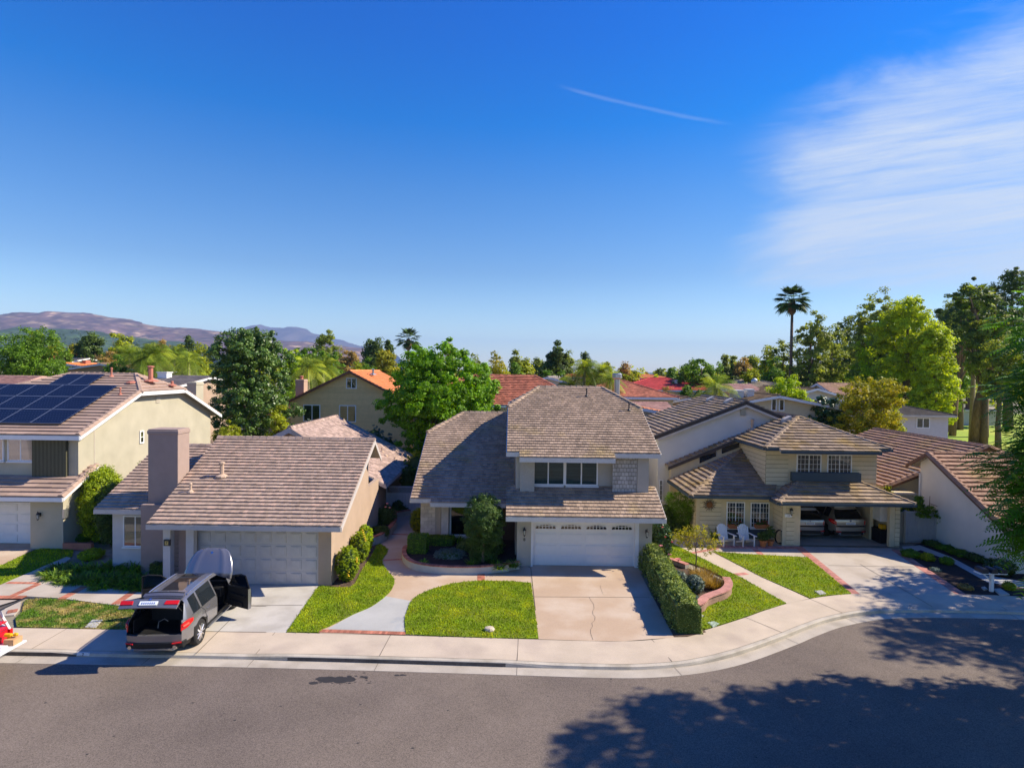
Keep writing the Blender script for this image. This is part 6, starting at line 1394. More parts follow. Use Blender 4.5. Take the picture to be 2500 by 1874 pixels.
# filler greenery between the far roofs
for i, (x, y, h, w, lf_) in enumerate(((-52, 84, 6.5, 4, 'leaf_green'), (-44, 92, 6.5, 4, 'leaf_olive'), (-36, 88, 6.0, 3.5, 'leaf_green'), (-30, 80, 6.5, 4, 'leaf_green'), (-24, 96, 7.5, 4, 'leaf_olive'), (-6, 90, 7.5, 4, 'leaf_green'), (2, 96, 7.5, 4, 'leaf_dark'), (9, 100, 7, 4, 'leaf_olive'), (24, 96, 6.5, 4, 'leaf_green'), (30, 80, 5.5, 3, 'leaf_green'), (36, 88, 7, 4, 'leaf_olive'), (44, 96, 8, 4, 'leaf_dark'), (-60, 110, 8, 5, 'leaf_olive'), (-70, 100, 8, 5, 'leaf_green'), (14, 84, 5, 3, 'leaf_olive'), (53, 84, 8, 4.5, 'leaf_dark'), (47, 98, 9, 5, 'leaf_dark'), (50, 104, 10, 5, 'leaf_dark'), (45, 112, 11, 5, 'leaf_dark'), (-13, 72, 6, 3, 'leaf_green'), (47, 74, 6.5, 3.5, 'leaf_dark'), (98, 150, 13, 5, 'leaf_dark'), (112, 160, 15, 6, 'leaf_euc'))):
    tree('garden_tree', ['garden tree half hidden behind the pink and orange roofs far left', 'low olive treetop above the small white gable at left', 'rounded garden tree behind the red brick chimneys', 'garden tree just over the mossy brown ridge at left', 'olive garden tree behind the left feather palms', 'green garden tree behind the flat domed dark one', 'dark garden tree behind the red barrel tiled roof', 'olive treetop just beyond the centre house ridge', 'green treetop behind the bright red roof', 'low green tree between the dish roof and the red roof', 'olive treetop behind the dish roofed house', 'dark tree at the foot of the tall fan palm trunk', 'broad olive tree low on the far left skyline', 'broad green tree at the far left behind the rounded one', 'small olive tree behind the silver flue', 'dark tree just behind the grey blue house roof', 'dark tree filling the wood behind the golden one', 'dark tree deep in the wood behind the lime crown', 'tall dark tree deep in the park behind the slender trunk', 'small green tree behind the low orange roof left of the ochre house', 'low dark tree beside the grey blue house wall', 'large dark tree beyond the park lawn', 'large grey green tree at the back of the park lawn'][i], (x, y, 0), h, w, lf_, nleaf=3000, leaf=.0017 * y, csize=.5, crown0=.05, seed=700 + i, group='garden trees among the far roofs')
# near jacaranda at the right edge with feathery fronds; its shade falls over the road
def frond_tree(name, label, loc, blobs, h, r0, nfr, L, seed, m, nclump=300, lean=(0, 0)):
    root = thing(name, label, 'tree', loc); r = np.random.default_rng(seed); P, n, c, t = blob_points(blobs, nclump, nfr, .55, seed, .3)
    V = []; T = []
    D = n * (1, 1, .25) + r.normal(0, .35, (nfr, 3)); D[:, 2] -= .05; D /= np.linalg.norm(D, axis=1)[:, None]
    S = np.cross(D, (0, 0, 1)); S /= np.linalg.norm(S, axis=1)[:, None] + 1e-9; ll = (L * (.6 + .7 * r.random(nfr)))[:, None]
    for k in range(8):
        x = (k + .5) / 8; o = P + D * ll * x + np.array((0, 0, -.35)) * ll * x * x; w = ll * .42 * math.sin(math.pi * (.15 + .8 * x)); dd = D * ll * .035
        for sg in (-1, 1):
            tip = o + S * sg * w * .9 + D * w * .45 - np.array((0, 0, .25)) * w; V.append(np.stack([o - dd * 1.2, o + dd * 1.2, tip + dd * .3, tip - dd * .3], 1)); T.append(t)
    V = np.stack(V, 1).reshape(-1, 3); T = np.repeat(t, 16)
    np_mesh('crown', V, 4, m, np.clip(T + r.normal(0, .08, len(T)), 0, 1), root); trunk(root, h, r0, M['bark'], [c[i] for i in range(14)], seed, lean=lean)
    return root
jx, jy = 14.3, 11.7
jb = [(0, 0, 8.5, 3.5, 3.3, 2.7), (-1.7, .2, 6.9, 2.2, 2.2, 1.5), (-1.0, .2, 10.2, 2.4, 2.2, 1.6), (-2.0, -.5, 7.8, 1.8, 1.8, 1.5), (1.5, .5, 9.5, 2.6, 2.6, 2.2), (-2.6, .6, 6.2, 1.2, 1.2, .8), (-2.1, .4, 9.3, 1.5, 1.5, 1.2)]
frond_tree('jacaranda_tree', 'feathery bright green tree leaning in at the right edge of the picture', (jx, jy, 0), jb, 9.5, .22, 17000, .46, 44, M['leaf_jac'], nclump=620)
sb_ = [(0, 0, 9.5, 4.6, 3.2, 4.2), (-2.0, .2, 12.6, 2.6, 2.3, 2.0), (-.2, -.3, 14.2, 1.6, 1.5, 1.1), (2.5, 0, 7.5, 3.4, 2.8, 2.8), (-2.6, .5, 7.5, 2.2, 2.0, 1.8), (2.8, .4, 11.5, 2.6, 2.4, 2.2), (-3.0, 1.0, 10.5, 1.8, 1.6, 1.5)]
tree('street_tree', 'broad street tree outside the right edge whose shade covers the near road', (21.6, 16.5, 0), 15.0, 5, 'leaf_green', nleaf=26000, leaf=.12, csize=.5, blobs=sb_, ncl=780, seed=79, fill=.2)
tree('street_tree', 'tall broad street tree beyond the right edge whose shade falls on the bend', (32.0, 24.2, 0), 14, 5.5, 'leaf_green', nleaf=15000, leaf=.14, csize=.6, crown0=.35, seed=77, nb=14)
# ------------------------------------------------------------------ front gardens
def gs(name, lab, z, u, v, w, top, leafm, h=None, ry=None, **kw):
    """shrub from its measured foot (u, v), width w and top row"""
    g = gz(z, u, v); k = ZONES[z][2]; d = (g - V3(0, 0, H)); pxm = F / g.y; rx = w / k / pxm / 2
    ryy = ry or rx; g = V3(g.x, g.y + ryy, 0)
    t = gy(z, u, top, g.y); hh = h or t.z; return shrub(name, lab, g, rx, ryy, hh, leafm, **kw)
# clipped conifers along the tan wall
gs('conifer_shrub', 'nearest clipped cone shrub with yellow tips by the tan side wall', 'Z4', 828, 790, 215, 450, 'leaf_hedge' if False else 'leaf_yellowish', nleaf=9000, leaf=.026, csize=.06, seed=801, group='clipped cones by the tan wall')
gs('conifer_shrub', 'middle clipped cone shrub by the tan side wall', 'Z4', 930, 630, 190, 335, 'leaf_yellowish', nleaf=8500, leaf=.026, csize=.06, seed=802, group='clipped cones by the tan wall')
gs('conifer_shrub', 'farthest clipped cone shrub with yellow flowers by the tan side wall', 'Z4', 985, 530, 150, 275, 'leaf_lime', nleaf=8000, leaf=.026, csize=.06, seed=803, group='clipped cones by the tan wall')
# side planter with curved rendered wall and brick cap
def curb_wall(name, label, pts, h, w, m, capm, soil=None, inner=None, capw=None, capt=.05):
    root = thing(name, label, 'garden wall', tuple(V3(pts[0][0], pts[0][1], 0))); P = smooth(pts, 5); mb = MB(); cb = MB()
    Lf = offset(P, -w / 2); Rt = offset(P, w / 2)
    for i in range(len(P) - 1):
        mb.hexa([V3(Lf[i].x, Lf[i].y, 0), V3(Rt[i].x, Rt[i].y, 0), V3(Rt[i + 1].x, Rt[i + 1].y, 0), V3(Lf[i + 1].x, Lf[i + 1].y, 0), V3(Lf[i].x, Lf[i].y, h), V3(Rt[i].x, Rt[i].y, h), V3(Rt[i + 1].x, Rt[i + 1].y, h), V3(Lf[i + 1].x, Lf[i + 1].y, h)])
    mb.build('wall_body', m, root)
    cw = capw or w * 1.15; S_ = arc(P); L = S_[-1]; n = int(L / .11); 
    def at_s(s):
        for i in range(len(P) - 1):
            if S_[i + 1] >= s: return P[i].lerp(P[i + 1], (s - S_[i]) / max(1e-6, S_[i + 1] - S_[i]))
        return P[-1]
    for k in range(n):
        a = at_s(k * L / n + .004); b = at_s((k + 1) * L / n - .004); d = (b - a).normalized(); s = V3(-d.y, d.x, 0) * cw / 2
        cb.hexa([*(V3(q.x, q.y, h) for q in (a - s, b - s, b + s, a + s)), *(V3(q.x, q.y, h + capt) for q in (a - s, b - s, b + s, a + s))], random.random())
    cb.build('brick_cap', capm, root)
    if soil:
        mb = MB(); mb.face([(p[0], p[1], h * .8) for p in soil]); so = mb.build('soil', M['dark_soil'], root); fix_up(so)
    return root
pa = G('Z4', [(1062, 455), (1130, 428), (1190, 385), (1235, 335), (1262, 285), (1250, 215)])
curb_wall('planter_wall', 'curved brick capped planter wall beside the tan house side yard', pa, .42, .2, M['block_wall'], M['brick'], soil=[(p.x, p.y) for p in pa] + [(-7.7, pa[-1].y), (-7.6, pa[0].y)])
pb = G('Z4', [(1400, 505), (1345, 520), (1336, 572), (1365, 620), (1430, 655), (1560, 680), (1750, 692), (1980, 690), (2211, 668)]) + G('Z6', [(150, 668), (300, 648)])
curb_wall('planter_wall', 'long curved planter wall with brick cap in front of the centre house', pb, .32, .18, mat('planter_render', (.48, .47, .42), .9, var=.08), M['brick'], soil=[(p.x, p.y) for p in smooth(pb, 3)] + [(.35, 28.4), (.35, 31.3), (-4.6, 31.3)])
pc = G('Z4', [(1262, 215), (1320, 205), (1385, 195)]); curb_wall('planter_wall', 'short low planter wall at the foot of the lattice gate', pc, .3, .18, M['block_wall'], M['brick'])
gs('shrub', 'dark low shrub in the side planter by the tan wall', 'Z4', 1110, 420, 170, 285, 'leaf_dark', nleaf=2500, leaf=.04, seed=811)
gs('rose_bush', 'leggy dark rose bush with pink flowers in the side planter', 'Z4', 1165, 330, 170, 110, 'leaf_dark', nleaf=2200, leaf=.04, csize=.2, seed=812)
gs('shrub', 'small dark shrub below the lattice gate', 'Z4', 1275, 205, 110, 80, 'leaf_dark', nleaf=1600, leaf=.05, seed=813)
gs('shrub', 'spiky little dark plant right of the path end', 'Z4', 1335, 195, 70, 135, 'leaf_dark', nleaf=800, leaf=.05, seed=814)
gs('bamboo_shrub', 'wispy bamboo like shrub at the corner of the white block wall', 'Z4', 1455, 370, 175, 140, 'leaf_olive', nleaf=6500, leaf=.045, csize=.16, aspect=.2, seed=815, up=-.2)
gs('clipped_hedge', 'dark clipped hedge block behind the curved planter wall', 'Z4', 1440, 570, 180, 365, 'leaf_green', boxy=True, nleaf=4200, leaf=.03, seed=816, cat='hedge')
gs('clipped_hedge', 'long dark clipped hedge below the shaded window', 'Z4', 1640, 500, 230, 375, 'leaf_green', boxy=True, nleaf=4500, leaf=.03, seed=817, cat='hedge', ry=.4)
gs('silver_shrub', 'silvery mounded shrub in the centre planter', 'Z4', 1705, 628, 320, 490, 'leaf_silver', nleaf=7000, leaf=.035, csize=.08, aspect=.25, seed=818)
gs('shrub', 'small golden green ball shrub above the silvery mound', 'Z4', 1840, 545, 150, 418, 'leaf_hedge', nleaf=2600, leaf=.03, seed=819, z0=.0)
gs('shrub', 'dark bushy plant between silvery mound and garage pier', 'Z4', 2010, 608, 360, 360, 'leaf_dark', nleaf=6500, leaf=.045, seed=820)
for i, (z, u, v, lab, L) in enumerate((('Z4', 1905, 610, 'strappy plant beside the silvery mound', .55), ('Z4', 2140, 640, 'strappy plant at the right end of the centre planter', .6), ('Z6', 250, 625, 'strappy plant touching the garage pier', .6), ('Z4', 1500, 600, 'small strappy plant left of the silvery mound', .4), ('Z4', 1790, 420, 'tall dark grassy clump under the shaded window', .8), ('Z6', 90, 600, 'dark strappy plant behind the planter cap', .55))):
    g = gz(z, u, v, .25); rt = thing('strappy_plant', lab, 'plant', (g.x, g.y, .2)); blades(rt, 90, L, .018, M['leaf_green'], seed=830 + i, r=.16)
# big ball topiary on a trunk
g = gz('Z4', 2010, 590); t = thing('topiary_tree', 'large clipped ball tree in front of the centre house window', 'tree', (g.x, 27.6, 0))
tp = gy('Z4', 2010, 15, 27.6); bt = gy('Z4', 2010, 440, 27.6); cz = (tp.z + bt.z) / 2; wr_ = (gy('Z4', 2190, 230, 27.6).x - gy('Z4', 1845, 230, 27.6).x) / 2; t.location.x = tp.x; ORG[t.name] = V3(tp.x, 27.6, 0)
f, c = foliage('crown', t, [(0, 0, cz, wr_, wr_, (tp.z - bt.z) / 2), (0, 0, cz - .45, wr_ * .95, wr_ * .95, (tp.z - bt.z) / 2.25)], 700, 22000, .035, .16, M['leaf_topiary'], 850, .2, fill=.02)
mb = MB(); mb.lathe((0, 0, 0), [(.02, bt.z + .2), (wr_ * .7, cz - .5), (wr_ * .78, cz), (wr_ * .6, cz + .6), (.05, tp.z - .25)], 12); mb.build('shade_core', M['leaf_dark'], t, local=True); trunk(t, bt.z + .8, .07, M['bark'], [], 4)  # lathed core is coloured as shade inside the crown
gs('shrub', 'low dark ferny plant hiding the trunk of the clipped ball tree', 'Z4', 2000, 640, 240, 440, 'leaf_topiary', nleaf=4500, leaf=.04, seed=822, ry=.35)
# camellia by the garage
gs('camellia_bush', 'glossy dark camellia bush with red blooms right of the centre garage', 'Z6', 1510, 615, 200, 255, 'leaf_camellia', nleaf=7000, leaf=.05, csize=.2, seed=860)
def flowers(name, lab, pts, m, r=.04, group=None):
    root = thing(name, lab, 'flowers', tuple(pts[0]), group); mb = MB()
    for p in pts: mb.lathe(p, [(.01, -.01), (r, .01), (r * .8, .03), (.01, .04)], 6)
    mb.build('bloom', m, root); return root
flowers('red_bloom', 'red camellia blooms on the glossy bush by the centre garage', [gy('Z6', 1535, 382, 27.6), gy('Z6', 1590, 425, 27.7), gy('Z6', 1510, 300, 27.6)], M['petal_red'], .05)
flowers('pink_bloom', 'two dusty pink spent blooms low on the glossy bush', [gy('Z6', 1495, 455, 27.4), gy('Z6', 1570, 530, 27.4)], M['petal_pink'], .11)
flowers('pink_bloom', 'pink rose blooms over the side planter', [gy('Z4', 1195, 100, 32.5), gy('Z4', 1215, 135, 32.5), gy('Z4', 1180, 130, 32.3)], M['petal_pink'], .07)
flowers('yellow_bloom', 'bright yellow blooms on the near clipped cone', [gy('Z4', 862 + 8 * math.sin(i * 2.1), 665 + 12 * i, 25.15) for i in range(6)] + [gy('Z4', 935, 560 + 12 * i, 25.4) for i in range(6)], M['petal_yellow'], .05)
flowers('yellow_bloom', 'yellow blooms on the far clipped cone', [gy('Z4', 985 + 5 * i, 325 + 18 * i, 27.6) for i in range(6)], M['petal_yellow'], .05)
# hedge between drive and bed
p0, p1 = gz('Z6', 1330, 640), gz('Z6', 1618, 1195); root = thing('clipped_hedge', 'long clipped variegated hedge running down the right side of the centre driveway', 'hedge', tuple(p0))
d = (p1 - p0); L = d.length; d.normalize(); s = V3(-d.y, d.x, 0)
if s.x < 0: s = -s
n = 26000; rr_ = np.random.default_rng(5); P = rr_.random((n, 3)); a = P[:, 0] * L; face = rr_.integers(0, 4, n); wv = .98; hv = 1.02
b = np.where(face == 0, 0, np.where(face == 1, 1, P[:, 1])); hz = np.where(face == 2, 1, np.where(face == 3, 1, P[:, 2])); endm = rr_.random(n) < .10; a = np.where(endm, np.where(rr_.random(n) < .5, 0, L), a); b = np.where(endm, P[:, 1], b); hz = np.where(endm, P[:, 2], hz)
rnd = .12 * np.sin(a * 3.1 + b * 2) * .5 + .06 * np.sin(a * 9 + 1); wob = .07 * np.sin(a * 2.3 + hz * 3) + .04 * np.sin(a * 7) + rr_.normal(0, .045, n)
rb = np.clip((hz - .55) / .45, 0, 1) ** 2 * .26
X = (b - .5) * (wv - 2 * rb) + .5 * wv + np.where(b > .5, wob, -wob); Z = hz * (hv + rnd * .9) + rr_.normal(0, .045, n)
Q = np.outer(a, np.array(d)) + np.outer(X, np.array(s)) + np.outer(np.maximum(Z, .03), (0, 0, 1)); N_ = np.where((face < 2)[:, None] & ~endm[:, None], np.outer(np.where(b > .5, 1, -1), np.array(s)), np.array((0, 0, 1.0)))
np_mesh('foliage', leaf_quads(Q, N_, .036, .7, 3, .1), 4, M['leaf_hedge'], np.clip(.5 + .3 * np.sin(a * 4) * 0 + rr_.normal(0, .25, n), 0, 1), root)
mb = MB(); o_ = V3(0, 0, .02) + s * .07; mb.obox(o_, d, L, s, wv - .14, hv - .12); mb.build('shade_core', M['leaf_dark'], root, local=True)  # box core coloured dark for the shade within the hedge
# bed right of the hedge
w1 = G('Z6', [(1552, 595), (1620, 612), (1718, 648)]); curb_wall('block_edging', 'short straight pink block edging at the back of the flower bed', w1, .18, .25, M['block_wall'], M['brick_pink'], capw=.28)
w2 = G('Z6', [(2045, 790), (2068, 850), (2030, 900), (1940, 935), (1870, 965), (1830, 1010), (1760, 1030)]); curb_wall('block_edging', 'curvy pink capped block wall at the front of the flower bed', w2, .34, .26, mat('block_pink', (.33, .20, .155), .95, var=.2, vs=8), mat('cap_pink', (.50, .24, .20), .9, tint=.08), capw=.34)
gs('rose_bush', 'left of two rose bushes in the flower bed by the hedge', 'Z6', 1665, 830, 140, 670, 'leaf_silver', nleaf=2400, leaf=.035, csize=.12, seed=871)
gs('rose_bush', 'right of two rose bushes in the flower bed by the hedge', 'Z6', 1805, 880, 150, 700, 'leaf_silver', nleaf=2600, leaf=.035, csize=.12, seed=872)
gs('low_shrub', 'low grey green plant behind the curvy block wall', 'Z6', 1770, 930, 140, 865, 'leaf_silver', nleaf=1500, leaf=.03, csize=.06, seed=873)
gs('shrub', 'small twiggy plant in front of the left rose bush', 'Z6', 1710, 900, 80, 850, 'leaf_rust', nleaf=500, leaf=.03, seed=874)
for i, (u, v, L) in enumerate(((1830, 720, .85), (1900, 780, .9), (1960, 790, .8), (1880, 700, .7), (1790, 690, .6))):
    g = gz('Z6', u, v + 30); rt = thing('grass_clump', ['left tuft of wispy orange grass behind the thin young tree trunk', 'front middle tuft of wispy orange grass in the flower bed', 'rightmost tuft of wispy orange grass above the curvy wall', 'rear tuft of wispy orange grass in the flower bed', 'small tuft of wispy orange grass at the foot of the thin young tree'][i], 'plant', (g.x, g.y, 0), 'ornamental grasses in the flower bed'); blades(rt, 260, L, .006, mat('leaf_orange', (.34, .22, .04), .7, tint=.5, var=0, fine=0, trans=.3), seed=880 + i, r=.18, droop=.25)
g = gz('Z6', 1790, 700); rt = thing('small_tree', 'thin young tree with sparse golden leaves in the flower bed', 'tree', tuple(g))
tp = gy('Z6', 1800, 290, g.y); bl = []
for (u, v, r_) in ((1680, 400, .5), (1760, 345, .5), (1850, 350, .45), (1930, 400, .45), (1800, 430, .5), (1880, 470, .4), (1730, 470, .35), (1650, 350, .35), (1960, 440, .25)):
    q = gy('Z6', u, v, g.y); bl.append((q.x - g.x, random.uniform(-.4, .4), q.z, r_, r_, r_ * .7))
f, c = foliage('crown', rt, bl, 110, 3000, .035, .2, M['leaf_gold'], 33, .1, fill=.3)
mb = MB(); t0 = V3(0, 0, 0); t1 = V3(.02, 0, .9); t2 = V3(-.03, 0, 1.25); mb.tube([t0, t1, t2], [.035, .028, .024], 6)
for b_ in bl: mb.tube([t2, t2.lerp(V3(*b_[:3]), .5) + V3(0, 0, .1), V3(*b_[:3])], [.02, .012, .004], 5)
for i in range(40): mb.tube([V3(*bl[i % 9][:3]), V3(*c[i])], [.006, .002], 3, cap=False)
mb.build('trunk', M['bark'], rt, local=True)
# bird bath and feeder stakes
def stake(name, lab, z, u, v, top, m, r=.12, cat='garden ornament'):
    g = gz(z, u, v); t_ = gy(z, u, top, g.y); rt = thing(name, lab, cat, tuple(g)); mb = MB()
    mb.tube([g, V3(g.x, g.y, t_.z)], .014, 5); mb.build('stake', M['metal_dark'], rt); mb = MB(); mb.lathe((g.x, g.y, t_.z - .02), [(.02, 0), (r, .05), (r * 1.05, .07), (r * .9, .06), (.02, .04)], 14); mb.build('dish', m, rt); return rt
stake('garden_dish', 'pink dish on a stake in the flower bed', 'Z6', 1642, 655, 572, M['petal_pink'], .13)
stake('garden_light', 'yellow topped garden light by the far end of the path', 'Z6', 1608, 450, 378, M['petal_yellow'], .10)
mb_ = stake('garden_dish', 'small clear dish on a stake next to the pink one', 'Z6', 1560, 640, 585, M['metal_grey'], .07)
# stones
for i, (z, u, v, w, hh, lab) in enumerate((('Z4', 2052, 1195, 90, .16, 'pale lamp like boulder near the front edge of the centre lawn'), ('Z6', 1800, 1130, 90, .10, 'flat sandstone lump near the hedge end'), ('Z9', 470, 690, 10, .05, 'tiny stone at the edge of the wedge lawn'))):
    g = gz(z, u, v); k = w / 3.4547 / (F / g.y) / 2; rt = MB(); rd = random.Random(i)
    rt.lathe((g.x, g.y + k, 0), [(k * .9, 0), (k, hh * .5), (k * .8, hh * .85), (k * .4, hh)], 9)
    rt.v = [(x + rd.uniform(-.02, .02), y + rd.uniform(-.02, .02), z_) for x, y, z_ in rt.v]; o = rt.build('boulder', mat('stone', (.5, .42, .32), .9, var=.2, vs=6), None); tag(o, lab, 'stone')
# strappy clumps in front of the tan house
ag = [(470, 560, 'leaf_agap', .95), (585, 520, 'leaf_agap', .9), (560, 600, 'leaf_agap', .8), (660, 590, 'leaf_agap', .9), (760, 600, 'leaf_green', .9), (820, 500, 'leaf_green', .9), (900, 590, 'leaf_green', .9), (960, 480, 'leaf_green', 1.0), (1010, 600, 'leaf_green', .95), (1100, 520, 'leaf_green', 1.0), (1150, 600, 'leaf_green', .95), (1200, 480, 'leaf_green', 1.0), (700, 500, 'leaf_green', .9), (860, 640, 'leaf_green', .7), (1080, 640, 'leaf_green', .7), (430, 520, 'leaf_agap', .7), (510, 480, 'leaf_agap', .8), (1190, 650, 'leaf_green', .6)]
AGL = ['front left sunlit strappy clump nearest the brick crossing', 'second sunlit strappy clump, just above the front left one', 'sunlit strappy clump touching the walk edge', 'rightmost sunlit strappy clump, half in shade', 'shaded strappy clump next to the sunlit ones at the walk edge', 'shaded strappy clump behind the walk edge row, under the dark shrubs', 'shaded strappy clump at the middle of the walk edge row', 'shaded strappy clump below the left side of the tan house window', 'shaded strappy clump spilling over the middle of the walk', 'shaded strappy clump under the tan house window sill', 'shaded strappy clump right of the middle at the walk edge', 'shaded strappy clump at the right end of the window bed by the wall', 'shaded strappy clump just behind the sunlit ones', 'small shaded strappy clump drooping over the walk at centre', 'small shaded strappy clump by the third brick band', 'small sunlit strappy clump at the far left tip of the bed', 'sunlit strappy clump at the back by the yellow mounded shrub', 'small shaded strappy clump beside the open car']
for i, (u, v, lf_, L) in enumerate(ag):
    g = gz('Z2', u, v); lab = AGL[i]
    rt = thing('strappy_plant', lab, 'plant', (g.x, g.y, 0), 'sunlit strappy clumps' if lf_ == 'leaf_agap' else 'shaded strappy clumps'); blades(rt, 210, L, .022, M[lf_], seed=900 + i, r=.32, droop=.75)
gs('shrub', 'yellow green mounded shrub behind the sunlit strappy leaves', 'Z2', 700, 420, 200, 318, 'leaf_yellowish', nleaf=3200, leaf=.035, seed=931)
gs('shrub', 'dark clipped shrub beside the porch post', 'Z2', 1350, 560, 220, 410, 'leaf_dark', nleaf=3000, leaf=.035, seed=932, boxy=True)
gs('large_shrub', 'tall lime topped shrub between the solar house and the tan house', 'Z2', 720, 300, 300, -290, 'leaf_yellowish', nleaf=16000, leaf=.05, csize=.3, seed=933, h=3.9, ry=1.3)
gs('large_shrub', 'tall shrub filling the dark gap left of the tan house', 'Z2', 860, 330, 240, -200, 'leaf_dark', nleaf=9000, leaf=.05, csize=.3, seed=934, h=3.2, ry=1.0)
gs('shrub', 'low leafy plant at the corner of the solar house garage', 'Z2', 620, 275, 190, 165, 'leaf_green', nleaf=2200, leaf=.05, seed=935)
mb = MB(); a = gz('Z2', 515, 325); b = gz('Z2', 740, 335); mb.box(a.x, b.x, a.y + .1, a.y + .3, 0, .35); o = mb.build('planter_wall', M['brick'], None); tag(o, 'low brick planter edge at the corner of the solar house garage', 'garden wall')
g = gx('Z1', 1035, 1050, -19.6); rt = thing('shrub', 'small sprig of leaves poking above the left eave of the tan house', 'shrub', (-19.4, 31, 0)); foliage('foliage', rt, [(0, 0, 3.8, .3, .3, .5), (0, 0, 3.0, .5, .5, .8)], 20, 800, .05, .2, M['leaf_lime'], 8); trunk(rt, 3.4, .04, M['bark'], [], 3)
# cream house planting
g = gy('Z7', 370, 1170, 34.0); rt = thing('hanging_fern_bush', 'dense drooping dark green bush against the cream side wall', 'shrub', (g.x, 34.0, 0)); foliage('foliage', rt, [(0, 0, g.z + .25, .95, .95, 1.0), (.1, 0, g.z - .5, .6, .6, .7)], 260, 12000, .06, .25, M['leaf_green'], 61, -.4, aspect=.18, fill=.15); trunk(rt, g.z, .05, M['bark'], [], 6)
gs('shrub', 'dark shrub at the foot of the drooping bush', 'Z7', 250, 1400, 170, 1150, 'leaf_dark', nleaf=3000, leaf=.05, seed=941)
gs('shrub', 'loose dark shrub left of the white armchairs', 'Z7', 400, 1420, 200, 1300, 'leaf_dark', nleaf=2500, leaf=.05, seed=942)
g = gz('Z7', 635, 1440); rt = thing('agave_plant', 'spiky agave like plant left of the white armchairs', 'plant', (g.x, g.y, 0)); blades(rt, 60, .8, .03, M['leaf_green'], seed=43, r=.08, droop=.3, up=1.2)
def pot(lab, z, u, v, w, plant_h, leafm, seed, group='terracotta pots by the garage corner'):
    g = gz(z, u, v); r_ = w / 3.4547 / (F / g.y) / 2; rt = thing('plant_pot', lab, 'potted plant', (g.x, g.y + r_, 0), group); mb = MB(); hh = r_ * 1.7
    mb.lathe((0, 0, 0), [(r_ * .65, 0), (r_ * .95, hh * .85), (r_ * 1.08, hh * .85), (r_ * 1.08, hh), (r_ * .9, hh), (r_ * .85, hh * .9)], 16); mb.build('pot', M['terracotta'], rt, local=True)
    foliage('foliage', rt, [(0, 0, hh + plant_h * .5, r_ * 1.3, r_ * 1.3, plant_h * .55)], 30, 1300, .035, .12, M[leafm], seed); return rt
pot('larger left terracotta pot with a dark plant near the garage corner', 'Z7', 1060, 1508, 66, .45, 'leaf_dark', 51); pot('smaller right terracotta pot with a tall dark plant near the garage corner', 'Z7', 1120, 1500, 56, .75, 'leaf_dark', 52)
gs('shrub', 'bushy dark potted greenery under the right ground floor window', 'Z7', 1075, 1425, 130, 1300, 'leaf_dark', nleaf=2500, leaf=.04, seed=953)
for i, (u, v, lab) in enumerate(((818, 1345, 'terracotta window box of red flowers under the left ground floor window'), (1040, 1345, 'terracotta window box of red flowers under the right ground floor window'))):
    g = gy('Z7', u, v, 32.6); rt = thing('window_box', lab, 'window box', tuple(g)); mb = MB(); mb.hexa([V3(g.x + sx * w_ , 32.6 + y_, g.z + z_) for z_, w_ in ((-.02, .34), (.2, .4)) for sx, y_ in ((-1, 0), (1, 0), (1, .22), (-1, .22))]); mb.build('trough', M['terracotta'], rt)
    foliage('plants', rt, [(0, .1, .28, .42, .14, .15)], 20, 900, .03, .08, M['leaf_dark'], 70 + i); mb = MB()
    for k in range(9): mb.lathe(g + V3(random.uniform(-.36, .36), random.uniform(-.04, .15), random.uniform(.28, .42)), [(.005, 0), (.03, .01), (.01, .03)], 5)
    mb.build('red_flowers', M['petal_red'], rt)
# beds by the white wall
for i, (u, v, w, top, lf_, lab) in enumerate(((1480, 300, 130, 245, 'leaf_dark', 'first low dark shrub along the foot of the white wall, next to the gate'), (1600, 335, 150, 285, 'leaf_green', 'second low shrub along the foot of the white wall'), (1740, 390, 170, 325, 'leaf_green', 'third low shrub along the foot of the white wall'), (1900, 440, 190, 360, 'leaf_dark', 'fourth low shrub along the foot of the white wall'), (2110, 560, 240, 400, 'leaf_camellia', 'rounded dark shrub nearest the right edge by the pale path'), (1300, 395, 140, 320, 'leaf_green', 'feathery shrub at the top of the dark bed beside the brick strip'), (1430, 420, 90, 350, 'leaf_olive', 'lighter upright shrub in the dark bed'), (1590, 450, 90, 385, 'leaf_green', 'small shrub in the middle of the dark bed'), (1750, 660, 90, 620, 'leaf_rust', 'low russet plant near the mailbox post'), (2110, 660, 60, 600, 'leaf_olive', 'thin grassy plant right of the mailbox post'), (1480, 500, 60, 480, 'leaf_silver', 'tiny pale plant in the dark bed'))):
    gs('shrub', lab, 'Z9', u, v, w, top, lf_, nleaf=1800, leaf=.045, csize=.14, seed=960 + i)
vp = thing('climbing_vine', 'leafy vine trailing over the gate corner and white wall', 'climber', (23.3, 32.7, 0)); bl = []
for (u, v, r_) in ((1330, 1130, .3), (1350, 1200, .35), (1420, 1210, .3), (1480, 1225, .3), (1530, 1235, .22), (1510, 1280, .2), (1320, 1080, .2)):
    q = gy('Z8', u, v, 32.6); bl.append((q.x - 23.3, q.y - 32.7, q.z, r_, r_ * .6, r_))
foliage('foliage', vp, bl, 80, 3000, .05, .16, M['leaf_green'], 77); mb = MB(); mb.tube([(.0, .2, 0), (.05, .1, 1.2), (0, 0, 2.6)], [.03, .03, .015], 5); mb.tube([(0, 0, 2.2), (.8, -.1, 1.9), (1.6, -.1, 1.7)], [.015, .01, .005], 4); mb.build('stem', M['bark'], vp, local=True)
g = gy('Z8', 1240, 1200, 33.6); gs_ = shrub('shrub', 'yellow green shrub peering over the taupe fence panel', (g.x, 34.0), .9, .6, 2.15, 'leaf_olive', nleaf=3500, leaf=.05, seed=991)
